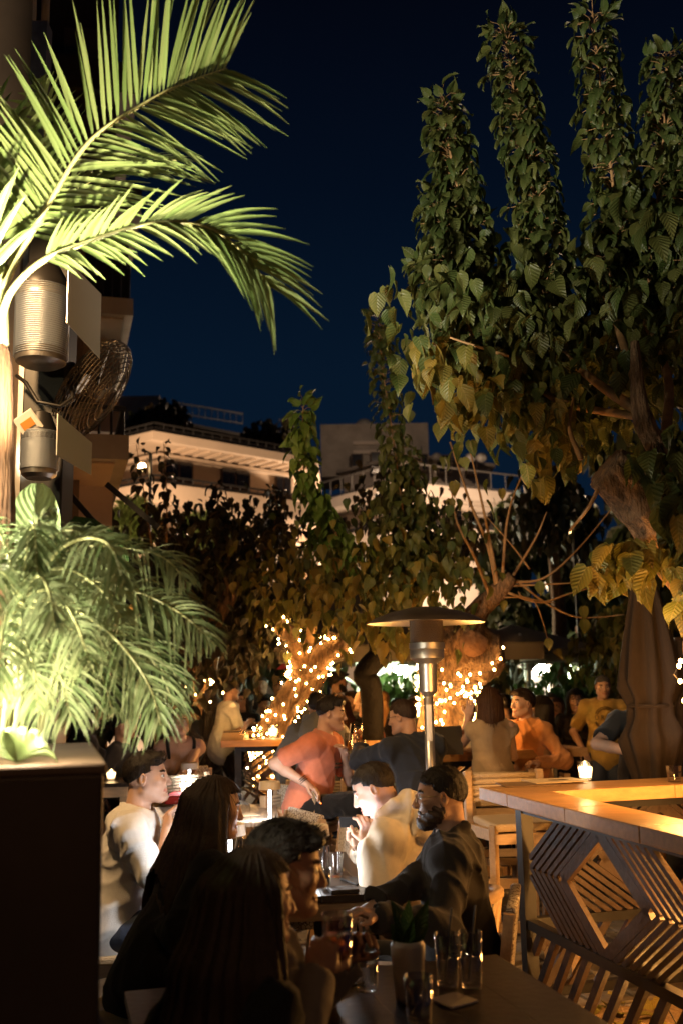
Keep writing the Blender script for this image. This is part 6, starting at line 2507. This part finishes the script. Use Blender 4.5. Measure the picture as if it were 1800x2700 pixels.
def paddle(name, a, b, w_, nrm, m):
    a, b = np.array(a), np.array(b)
    Vv, Q, UV = [], [], []
    n, mcol = 12, 6
    T = b - a
    L_ = np.linalg.norm(T)
    T = T / L_
    N_ = unit(np.asarray(nrm, float) - T * (np.asarray(nrm, float) @ T))
    S_ = np.cross(T, N_)
    for i in range(n + 1):
        f = i / n
        hw = w_ * (math.sin(math.pi * (.06 + .90 * f)) ** .55) * (1 if f < .93 else .75)
        for j in range(mcol + 1):
            u_ = (j / mcol - .5) * 2
            Vv.append(a + T * L_ * f + S_ * u_ * hw + N_ * (abs(u_) ** 1.5 * hw * .35 + .04 * L_ * math.sin(3.1 * f) - .02 * L_ * math.sin(f * 22 + u_) * abs(u_)))
            UV.append((.5 + u_ * .5, f))
    for i in range(n):
        for j in range(mcol):
            k_ = i * (mcol + 1) + j
            Q.append((k_, k_ + 1, k_ + mcol + 2, k_ + mcol + 1))
    me = mesh_np(name, np.array(Vv) - np.array(WM[rp.name].translation), Q, smooth=True, mats=[m], uv=np.array(UV), attr=np.full(len(Vv), .5))
    return link(name, me, rp)


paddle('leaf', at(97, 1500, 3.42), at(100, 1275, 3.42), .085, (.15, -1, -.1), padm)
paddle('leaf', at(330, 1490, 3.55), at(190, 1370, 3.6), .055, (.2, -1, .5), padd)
for px in (95, 200):
    MB().tube([(WM[rp.name].translation.x, 3.5, 1.47), at(px, 1490, 3.5)], .008, 6).build('stem', rach_m, rp)
# overexposed low leaves at the planter's edge
lp = thing('plant', 'low spiky plant glowing white under the spotlight on the planter', 'plant', (at(50, 2010, 2.35).x, 2.35, 1.47))
for q in range(16):
    a = math.pi * (.05 + .9 * q / 15)
    c = np.array(at(45, 2005, 2.35))
    d = np.array([math.cos(a) * .8, rs.uniform(-.5, .3), math.sin(a) * .75])
    Cc = [c, c + d * .06 + np.array([0, 0, .01]), c + d * .10, c + d * .12 - np.array([0, 0, .025])]
    pts = bez(Cc, 8)
    vs, qs, uv = [], [], []
    for i, p in enumerate(pts):
        hw = .009 * math.sin(math.pi * (.15 + .8 * i / 7))
        s_ = unit(np.cross(d, [0, -1, .2]))
        vs += [p - s_ * hw, p + s_ * hw]
        uv += [(.3, i / 7), (.7, i / 7)]
    qs = [(2 * i, 2 * i + 1, 2 * i + 3, 2 * i + 2) for i in range(7)]
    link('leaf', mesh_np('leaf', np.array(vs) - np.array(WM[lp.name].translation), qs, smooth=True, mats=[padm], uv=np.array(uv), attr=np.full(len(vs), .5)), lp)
# small uplit yellow palm far behind
yp = thing('palm', 'small yellow lit palm in front of the cream block', 'palm', (at(340, 1450, 19).x, 19, 0))
for k_ in range(11):
    a = math.pi * (k_ + .5) / 11
    e_ = (360 + math.cos(a) * 75, 1420 - math.sin(a) * 120, 19 + rs.uniform(-.6, .6))
    frond(yp, A([(345, 1470, 19), ((345 + e_[0]) / 2 - 5, (1470 + e_[1]) / 2 - 18, 19), e_]), 26, .42, .035, (0, -1, .2), rs, (45, 25), .25, False, None, .02, .1)
MB().tube([(at(345, 1470, 19).x, 19, 0), at(345, 1470, 19)], [.16, .12], 8).build('trunk', fibre, yp)
yp2 = copy_tree(yp, None)
yp2['label'] = 'yellow lit palm top right of the dark shoot'
yp2.location = (at(520, 1450, 20).x, 20, -.15)
# vase leaves
vl = thing('plant', 'dark pointed leaves standing in the pale vase on the near table', 'plant', (vp.x, vp.y, .9))
for q in range(9):
    a = q * 2.4
    tp = np.array(at(1078 + (q % 3 - 1) * 50, 2365 + (q % 4) * 34, vp.y + rs.uniform(-.04, .05)))
    b_ = np.array((vp.x, vp.y, .90))
    T = tp - b_
    vs, qs, uv = leaflet(b_, unit(T), 1, unit(np.array([math.cos(a) * .6, -1, .2])), np.linalg.norm(T), .055, .05)
    link('leaf', mesh_np('leaf', np.array(vs) - np.array((vp.x, vp.y, .9)), qs, smooth=True, mats=[padd], uv=np.array(uv), attr=np.full(len(vs), .5)), vl)

# ---------------------------------------------------------------- the people
c_white = cloth('white', (.74, .71, .66))
c_cream = cloth('cream', (.66, .58, .46))
c_black = cloth('black', (.013, .012, .012))
c_black2 = cloth('charcoal', (.028, .026, .026))
c_navy = cloth('navy', (.022, .026, .036))
c_salmon = cloth('salmon', (.70, .235, .135))
c_beige = cloth('beige', (.40, .29, .17))
c_orange = cloth('rust', (.52, .22, .07))
c_mustard = cloth('mustard', (.40, .25, .06))
c_grey = cloth('grey', (.16, .155, .14))
c_denim = cloth('denim', (.035, .045, .07))
c_red = cloth('red', (.42, .03, .02))
c_coral = cloth('coral', (.55, .16, .06))
h_black = hairmat('black', (.010, .007, .005), (.020, .013, .008))
h_brown = hairmat('brown', (.055, .025, .012), (.11, .05, .022))
h_dbrown = hairmat('dark_brown', (.022, .012, .007), (.045, .024, .012))
h_blond = hairmat('blond', (.36, .20, .07), (.22, .11, .035))
h_grey = hairmat('grey', (.12, .11, .10), (.07, .06, .055))

# foreground pair
fg = person('woman in the near foreground with long dark hair, seen from behind', at(672, 2372, 2.62), -48, lean=12, hyaw=-18, hpitch=-4, female=True, hair='long', haircol=h_dbrown, shirt=c_black, sleeve='long', trousers=c_black, res=.008, hres=.0035, sc=.98)
fm = person('man in the foreground with thick dark hair, in profile, lifting a glass', at(752, 2292, 2.86), -78, lean=18, hyaw=-6, hpitch=-8, tone='dark', hair='swept', haircol=h_black, shirt=cloth('striped_grey', (.18, .15, .12)), sleeve='long', trousers=c_black,
            rh=at(836, 2575, 2.62), lh=at(900, 2535, 2.95), rcurl=.75, lcurl=.6, res=.008, hres=.0035, hand_res=.004, sc=1.04, rpn=(0, .6, -.5))
w3 = person('woman in black with very long dark hair, seen from behind at the lamp lit table', at(572, 2132, 4.2), -62, lean=24, hyaw=-14, hpitch=-8, female=True, hair='long', haircol=h_dbrown, shirt=c_black, sleeve='long', trousers=c_black, lh=at(650, 2290, 4.45), rh=at(430, 2430, 4.1), res=.009, hres=.004)
wt = person('man in a white tee at the table, in profile, looking right', at(388, 2052, 5.05), -84, lean=16, hyaw=-4, hpitch=2, hair='quiff', haircol=h_black, shirt=c_white, trousers=c_denim, rh=at(440, 2195, 4.95), lh=at(462, 2190, 5.2), rcurl=.7, lcurl=.6, res=.008, hres=.0036, hand_res=.0042, loose=1.5, fold=.010, tone='fair', sc=1.05)
hd = person('man in a cream hoodie bent over a bright phone', at(985, 2082, 4.9), 72, lean=22, hyaw=12, hpitch=-26, hair='buzz', haircol=h_black, shirt=c_cream, sleeve='long', hood=True, trousers=c_black2, lh=at(972, 2232, 4.68), rh=at(950, 2238, 4.92), rcurl=.55, lcurl=.55, res=.008, hres=.0036, hand_res=.004, loose=2.0, fold=.012, tone='fair', sc=1.05,
            lpn=(-.2, .5, .8), rpn=(-.3, -.4, .85), lelbow=(-.15, -.25, -1), relbow=(.25, -.25, -1))
bd = person('bearded man in a dark shirt and thin glasses, in profile facing left', at(1160, 2102, 4.2), 78, lean=5, hyaw=10, hpitch=-3, hair='crop', haircol=h_black, beard=hairmat('beard', (.05, .030, .018), (.09, .05, .03)), glasses='gold', shirt=cloth('dark_linen', (.030, .024, .020)), sleeve='long', collar=True, trousers=c_black,
            lh=at(1000, 2415, 3.7), rh=at(985, 2390, 3.95), lcurl=.5, rcurl=.6, res=.008, hres=.0036, hand_res=.0042, loose=1.4, fold=.010, sc=1.02)
sm = person('man in a salmon tee leaning down from a bar chair, cigarette in hand', at(874, 1882, 7.5), -112, lean=17, side=-3, hyaw=14, hpitch=-6, legs='stool', legdir=-6, hair='quiff', haircol=h_black, shirt=c_salmon, trousers=c_black, rh=at(806, 2066, 7.3), lh=at(908, 1992, 7.5), relbow=(.3, -.8, -.2), lelbow=(-.4, .2, -.9), rcurl=.45, lcurl=.5, res=.008, hres=.004, hand_res=.0045, loose=1.2, fold=.0055, shoes=mat('shoe_white', (.7, .68, .64), .5), tone='fair', sc=1.03)
nv = person('man in a dark navy sweater and glasses, back turned, elbow on the counter', at(1060, 1892, 7.2), 28, lean=24, hyaw=34, hpitch=-10, legs='stool', hair='crop', haircol=h_dbrown, glasses=True, shirt=c_navy, sleeve='long', trousers=c_black, lh=at(950, 1975, 7.5), rh=at(1060, 1985, 7.6), loose=1.5, fold=.010, sc=1.02, lelbow=(-.8, -.2, -.4))
bl = person('blonde woman with a ponytail in a coral top, laughing in profile', at(972, 1862, 10.2), 80, lean=4, hyaw=6, hpitch=4, female=True, legs='stool', hair='ponytail', haircol=h_blond, shirt=c_coral, sleeve='long', trousers=c_black, rh=at(930, 1945, 9.8), res=.012, hres=.0055, tone='fair')
sv = person('woman with straight brown hair in a sleeveless beige top, hand raised', at(1290, 1852, 7.5), 2, lean=2, hyaw=-16, female=True, legs='stool', hair='bob', haircol=h_brown, shirt=c_beige, sleeve='none', trousers=c_black, lh=at(1232, 1890, 7.74), rh=at(1325, 1985, 7.8), lcurl=.12, tone='fair', lpn=(.3, .9, .2), hand_res=.005, lelbow=(-.35, .1, -1), relbow=(.3, .1, -1), res=.009, loose=1.0, sc=.88)
og = person('man in a rust orange sweater turning to look left', at(1376, 1856, 8.1), 128, lean=6, hyaw=-12, hpitch=2, legs='stool', hair='swept', haircol=h_dbrown, shirt=c_orange, sleeve='long', trousers=c_black, rh=at(1330, 1990, 8.2), lh=at(1420, 2010, 7.8), loose=1.4, fold=.010, tone='fair', lelbow=(-.5, -.4, -.7), sc=.95)
yl = person('tall standing man in a mustard tee with a round print', at(1588, 1812, 10.3), 172, legs='stand', hyaw=4, hpitch=-6, hair='crop', haircol=h_grey, shirt=c_mustard, trousers=c_denim, loose=1.3, fold=.01, sc=.96)
dw = person('dark haired woman in a patterned black dress standing beside the mustard tee', at(1517, 1848, 10.8), 168, legs='stand', female=True, hair='bob', haircol=h_black, shirt=cloth('speckled_black', (.03, .02, .018), var=.9), sleeve='long', trousers=c_black, hpitch=-8, sc=1.0)
sr = person('waiter in a black tee half hidden behind the closed parasol, arm stretched down', at(1694, 1818, 7.0), 190, legs='stand', lean=6, hair='short', haircol=h_black, shirt=c_black, trousers=c_black, rh=at(1672, 1985, 6.7), rcurl=.3, relbow=(1, .1, -.3))
lw_ = person('woman in a blush top with black straps leaning forward under the palm fronds', at(478, 1908, 8.8), 195, lean=32, hyaw=-8, hpitch=10, legs='stand', female=True, hair='bun', haircol=h_black, shirt=cloth('blush', (.50, .30, .22)), sleeve='none', trousers=c_black, lh=at(478, 2045, 8.4), rh=at(402, 2040, 8.5), tone='fair')
# back left counter
p1 = person('man in a white tee standing at the back left counter', at(610, 1822, 12.4), -62, legs='stand', lean=10, hair='crop', haircol=h_black, shirt=c_white, trousers=c_black2, rh=at(655, 1905, 12.4), lh=at(668, 1908, 12.8), loose=1.4, res=.012, hres=.006)
p2_ = person('woman in a speckled dark blouse behind the white tee', at(555, 1846, 12.6), 20, legs='stand', female=True, hair='long', haircol=h_black, shirt=cloth('speckled_brown', (.08, .05, .03), var=.95), sleeve='long', trousers=c_black, res=.013, hres=.007)
p3_ = person('dark haired figure in black between the two men at the back counter', at(642, 1850, 13.4), 150, legs='stool', female=True, hair='bob', haircol=h_black, shirt=c_black, sleeve='long', trousers=c_black, res=.013, hres=.007)
p4_ = person('man in a cream tee with a necklace facing the back counter', at(698, 1860, 13.6), 215, legs='stand', hyaw=-6, hair='curly', haircol=h_black, shirt=c_cream, trousers=c_black2, lh=at(745, 1890, 13.4), res=.013, hres=.006, tone='fair')
p5_ = person('stocky man in a black sweater seen from behind by the lit trunk', at(789, 1828, 11.8), -30, legs='stand', lean=8, hair='buzz', haircol=h_grey, shirt=c_black2, sleeve='long', trousers=c_black, loose=1.8, res=.012, hres=.006, hyaw=-14)
p6_ = person('person in a grey hooded jacket hidden behind the salmon tee', at(838, 1864, 8.6), -6, legs='stool', hair='short', haircol=h_black, lean=10, shirt=c_grey, sleeve='long', hood=True, trousers=c_black, loose=1.8, res=.011, hres=.006)
p7_ = person('dark bearded man standing under the far umbrella, in profile', at(893, 1800, 12.5), -75, legs='stand', hair='curly', haircol=h_black, beard=True, shirt=c_black, sleeve='long', trousers=c_black, res=.013, hres=.006, tone='dark')
p8_ = person('person in a red top behind the raised hand', at(1218, 1880, 10.6), 100, legs='stool', hair='short', haircol=h_dbrown, shirt=c_red, sleeve='long', trousers=c_black, res=.013, hres=.007)
p9_ = person('long haired person with back turned, right of the man in salmon', at(895, 1862, 10.8), -20, legs='stool', female=True, hair='long', haircol=h_brown, shirt=c_black, sleeve='long', trousers=c_black, res=.013, hres=.007)
# farther heads in the square
FAR = [('bald man with a bright warm lit head behind the blonde woman', 955, 1848, 11.0, 60, 'bald', c_black2, None), ('person with short fair hair behind the ponytail', 1006, 1850, 11.4, 20, 'crop', c_black2, h_blond),
       ('seated figure with dark hair in front of the green hedge', 1045, 1866, 13.0, 10, 'short', c_black2, h_black), ('curly haired figure at the edge of the fairy light trunk', 1090, 1862, 13.0, 200, 'curly', c_grey, h_grey),
       ('dark haired figure just right of the brown haired woman', 1322, 1862, 10.4, 30, 'short', c_black, h_black), ('figure with dark hair behind the orange sweater', 1425, 1866, 10.6, 60, 'bob', c_black, h_black),
       ('pale lit woman with loose hair far behind the orange sweater', 1468, 1868, 12.0, 150, 'bob', c_grey, h_brown), ('man with a grey head behind the speckled dress', 1452, 1852, 13.0, 170, 'crop', c_black2, h_grey),
       ('dark figure by the pink stall, left one', 655, 1848, 14.5, 10, 'short', c_black, h_black), ('figure in pale clothes near the pink stall', 735, 1812, 14.0, 190, 'short', c_cream, h_black),
       ('dark headed figure in front of the pink stall', 692, 1806, 14.8, 170, 'short', c_black2, h_black), ('figure in front of the umbrella post', 925, 1848, 12.5, 120, 'short', c_grey, h_dbrown),
       ('tall man far off between the hedge and the dress', 1478, 1856, 15.0, 160, 'short', c_white, h_dbrown), ('dark figure under the palm fronds at a table', 330, 1915, 8.8, -100, 'short', c_black2, h_black),
       ('second dark figure under the palm at the left', 232, 1890, 8.6, -60, 'bob', c_black, h_black), ('seated man in the dark between the hedge and the bush', 1348, 1868, 13.5, 190, 'short', c_navy, h_black),
       ('figure in dark clothes to the left of the far patio heater', 460, 1852, 10.4, 160, 'bob', c_black2, h_dbrown)]
for lb, px, py, D, yw, hr, sh, hc in FAR:
    pz = at(px, py, D).z
    person(lb, at(px, py, D), yw, legs='stand' if pz > 1.5 else 'stool', hair=hr, haircol=hc, shirt=sh, sleeve='long', trousers=c_black, res=.017, hres=.009, female=hr == 'bob', group='guests in the background of the square', shoes=False, fold=.006)

# ---------------------------------------------------------------- things held or worn
ph = (hd['lhand'] + hd['rhand']) / 2 + Vector((-.02, -.01, .035))
t = thing('phone', 'smartphone with a bright screen held up by the man in the hoodie', 'phone', ph)
fv = (Vector(hd['head']) + Vector((-.08, 0, -.04)) - ph).normalized()
sd_ = fv.cross(Vector((0, 0, 1))).normalized()
uv_ = sd_.cross(fv)
MB().obox(ph, sd_ * .072, uv_ * .036, fv * .004).build('shell', metal_bk, t, bevel=.003)
MB().obox(ph + fv * .0048, sd_ * .067, uv_ * .032, fv * .0006).build('screen', emis('phone_screen', (.80, .80, 1), 22), t)
cg = sm['rhand']
t = thing('cigarette', 'cigarette between the fingers of the man in salmon', 'cigarette', cg)
MB().tube([cg + Vector((-.015, -.02, .02)), cg + Vector((.045, -.035, -.055))], .0042, 6).build('paper', mat('cig_paper', (.8, .78, .74), .7), t)
MB().tube([cg + Vector((.045, -.035, -.055)), cg + Vector((.051, -.036, -.062))], .0042, 6).build('ember', emis('ember', (1, .2, .03), 6), t)
seat(bc, sm, 'pale bar chair under the man in the salmon shirt', -118)
seat(bc, nv, 'bar chair under the man in the dark sweater', 20)
seat(bc, sv, 'bar chair under the woman in the sleeveless top', 4)
seat(bc, og, 'bar chair under the man in the orange sweater', 90)
seat(bc, p6_, 'bar chair under the person in the grey hooded jacket', 0)
seat(wa, hd, 'wooden armchair under the man in the white hoodie', 72)
seat(ls, wt, 'low wooden stool under the man in the white tee at the table', -84)
seat(ls, w3, 'low wooden stool under the long-haired woman in black', -62)
seat(cc, bd, 'wooden armchair with straight arms under the bearded man', 78, -.10)
seat(ls, fg, 'low wooden stool under the woman in the near foreground', -48)
seat(ls, fm, 'low wooden stool under the man lifting a glass in the foreground', -78)
# black apron straps of the woman under the palm
for s_ in (-1, 1):
    q = [lw_['w'](lw_['tl'] @ np.array(a_) + lw_['nk']) for a_ in ((.10 * s_, -.06, .0), (.115 * s_, .03, .02), (.105 * s_, .10, -.06), (.08 * s_, .135, -.20), (.06 * s_, .13, -.36))]
    MB().tube(bez(q, 16), .016, 6).build('strap', c_black, lw_['root'], True)
# bracelets
wr = sm['wr']
br = MB()
dv = (sm['rhand'] - wr).normalized()
xx = dv.orthogonal().normalized()
yy = dv.cross(xx)
for q in range(3):
    c = wr - dv * (.02 + .013 * q)
    br.tube([c + (xx * math.cos(k_ / 12 * 6.2832) + yy * math.sin(k_ / 12 * 6.2832)) * .033 for k_ in range(13)], .0035, 5, False)
br.build('bracelet', mat('leather_bracelet', (.03, .015, .01), .6), sm['root'])
# glass in the foreground man's hand
gp = fm['rhand']
tumbler('wine glass shaped tumbler raised in the dark foreground hand', gp.x + .03, gp.y, gp.z - .04, .040, .13, drink=amber)
# print on the mustard tee
ch, f_ = yl['chest'], yl['fwd']
tm = mat('print_brown', (.05, .03, .012), .8)


def textobj(body, size, pos, fwd, m, parent, name='print'):
    c = bpy.data.curves.new(name, 'FONT')
    c.body = body
    c.size = size
    c.align_x = 'CENTER'
    c.align_y = 'CENTER'
    c.extrude = .001
    c.materials.append(m)
    o = bpy.data.objects.new(name, c)
    COL.objects.link(o)
    bpy.context.view_layer.update()
    me = bpy.data.meshes.new_from_object(o.evaluated_get(bpy.context.evaluated_depsgraph_get()))
    bpy.data.objects.remove(o)
    o = bpy.data.objects.new(name, me)
    COL.objects.link(o)
    z = Vector(fwd).normalized()
    x = Vector((0, 0, 1)).cross(z).normalized()
    y = z.cross(x)
    M = Matrix((x, y, z)).transposed().to_4x4()
    M.translation = pos
    o.parent = parent
    o.matrix_local = WM[parent.name].inverted() @ M
    return o


f_ = f_.normalized()
cpos = ch + f_ * .022 + Vector((0, 0, -.01))
textobj('D.R.N.M', .062, cpos, f_, tm, yl['root'])
arc = MB()
xx = Vector((0, 0, 1)).cross(f_).normalized()
for r0, a0, a1 in ((.105, 200, 340), (.115, 200, 340), (.105, 20, 160), (.088, 20, 160)):
    arc.tube([cpos + xx * math.cos(R(a0 + (a1 - a0) * k_ / 16)) * r0 + Vector((0, 0, 1)) * math.sin(R(a0 + (a1 - a0) * k_ / 16)) * r0 - f_ * .012 for k_ in range(17)], .004, 4)
arc.build('print', tm, yl['root'])
cs_ = sm['w']
f2 = Vector(sm['tw'] @ np.array([0, 1, 0]))
x2 = Vector(sm['tw'] @ np.array([1, 0, 0]))
z2 = f2.cross(x2) * -1
sc_ = MB()
for row in range(2):
    for q in range(5):
        o_ = sm['chest'] + f2 * .012 + x2 * (-.05 + q * .024) + z2 * (-.01 - .028 * row)
        sc_.tube([o_, o_ + x2 * .006 + z2 * .012, o_ + x2 * .012 - z2 * .002, o_ + x2 * .017 + z2 * .009], .0022, 4)
sc_.build('print', tm, sm['root'])

# ---------------------------------------------------------------- small things on the tables
pc = mat('plate_white', (.6, .56, .5), .25)


def plate(label, px, py, z, r_=.10):
    p = onz(px, py, z)
    t = thing('plate', label, 'plate', p)
    MB().lathe([(.001, .002), (r_ * .6, .002), (r_, .016), (r_, .019), (r_ * .62, .006), (.001, .005)], p, 28).build('dish', pc, t, True)
    return t


def slab(name, label, cat, px, py, z, hx, hy, hz, rz, m):
    p = onz(px, py, z)
    t = thing(name, label, cat, p, rz)
    MB().box(-hx, -hy, 0, hx, hy, hz).build('case', m, t, local=True, bevel=min(hz * .4, .003))
    return t


plate('white plate on the lamp lit table near the straw glass', 800, 2290, .746, .085)
plate('small dish at the far end of the lamp lit dark table', 720, 2245, .746, .07)
plate('dark edged plate on the near table left of the tumbler', 820, 2640, .746, .09)
slab('phone', 'dark phone lying on the lamp lit table by the tumblers', 'phone', 935, 2325, .746, .037, .075, .008, .5, metal_bk)
slab('phone', 'dark phone lying on the near table by the raised glass', 'phone', 890, 2600, .746, .037, .075, .008, -.9, metal_bk)
slab('wallet', 'black wallet on the lamp lit table in front of the hoodie', 'wallet', 905, 2352, .746, .06, .045, .018, .2, mat('black_leather', (.02, .016, .014), .5, bump=.3))
slab('menu', 'pale menu card flat on the grey wooden table', 'menu', 640, 2150, .746, .10, .07, .004, .4, paper)
slab('napkin', 'folded paper napkin on the near table beside the vase', 'napkin', 1195, 2640, .746, .05, .05, .006, .6, pc)
slab('menu', 'dark menu board lying on the back left counter', 'menu', 620, 1930, 1.082, .13, .09, .006, .1, darkwood)

print('SCRIPT', round(time.time() - T0, 1), len(bpy.data.objects), sum(len(o.data.polygons) for o in bpy.data.objects if o.type == 'MESH'))
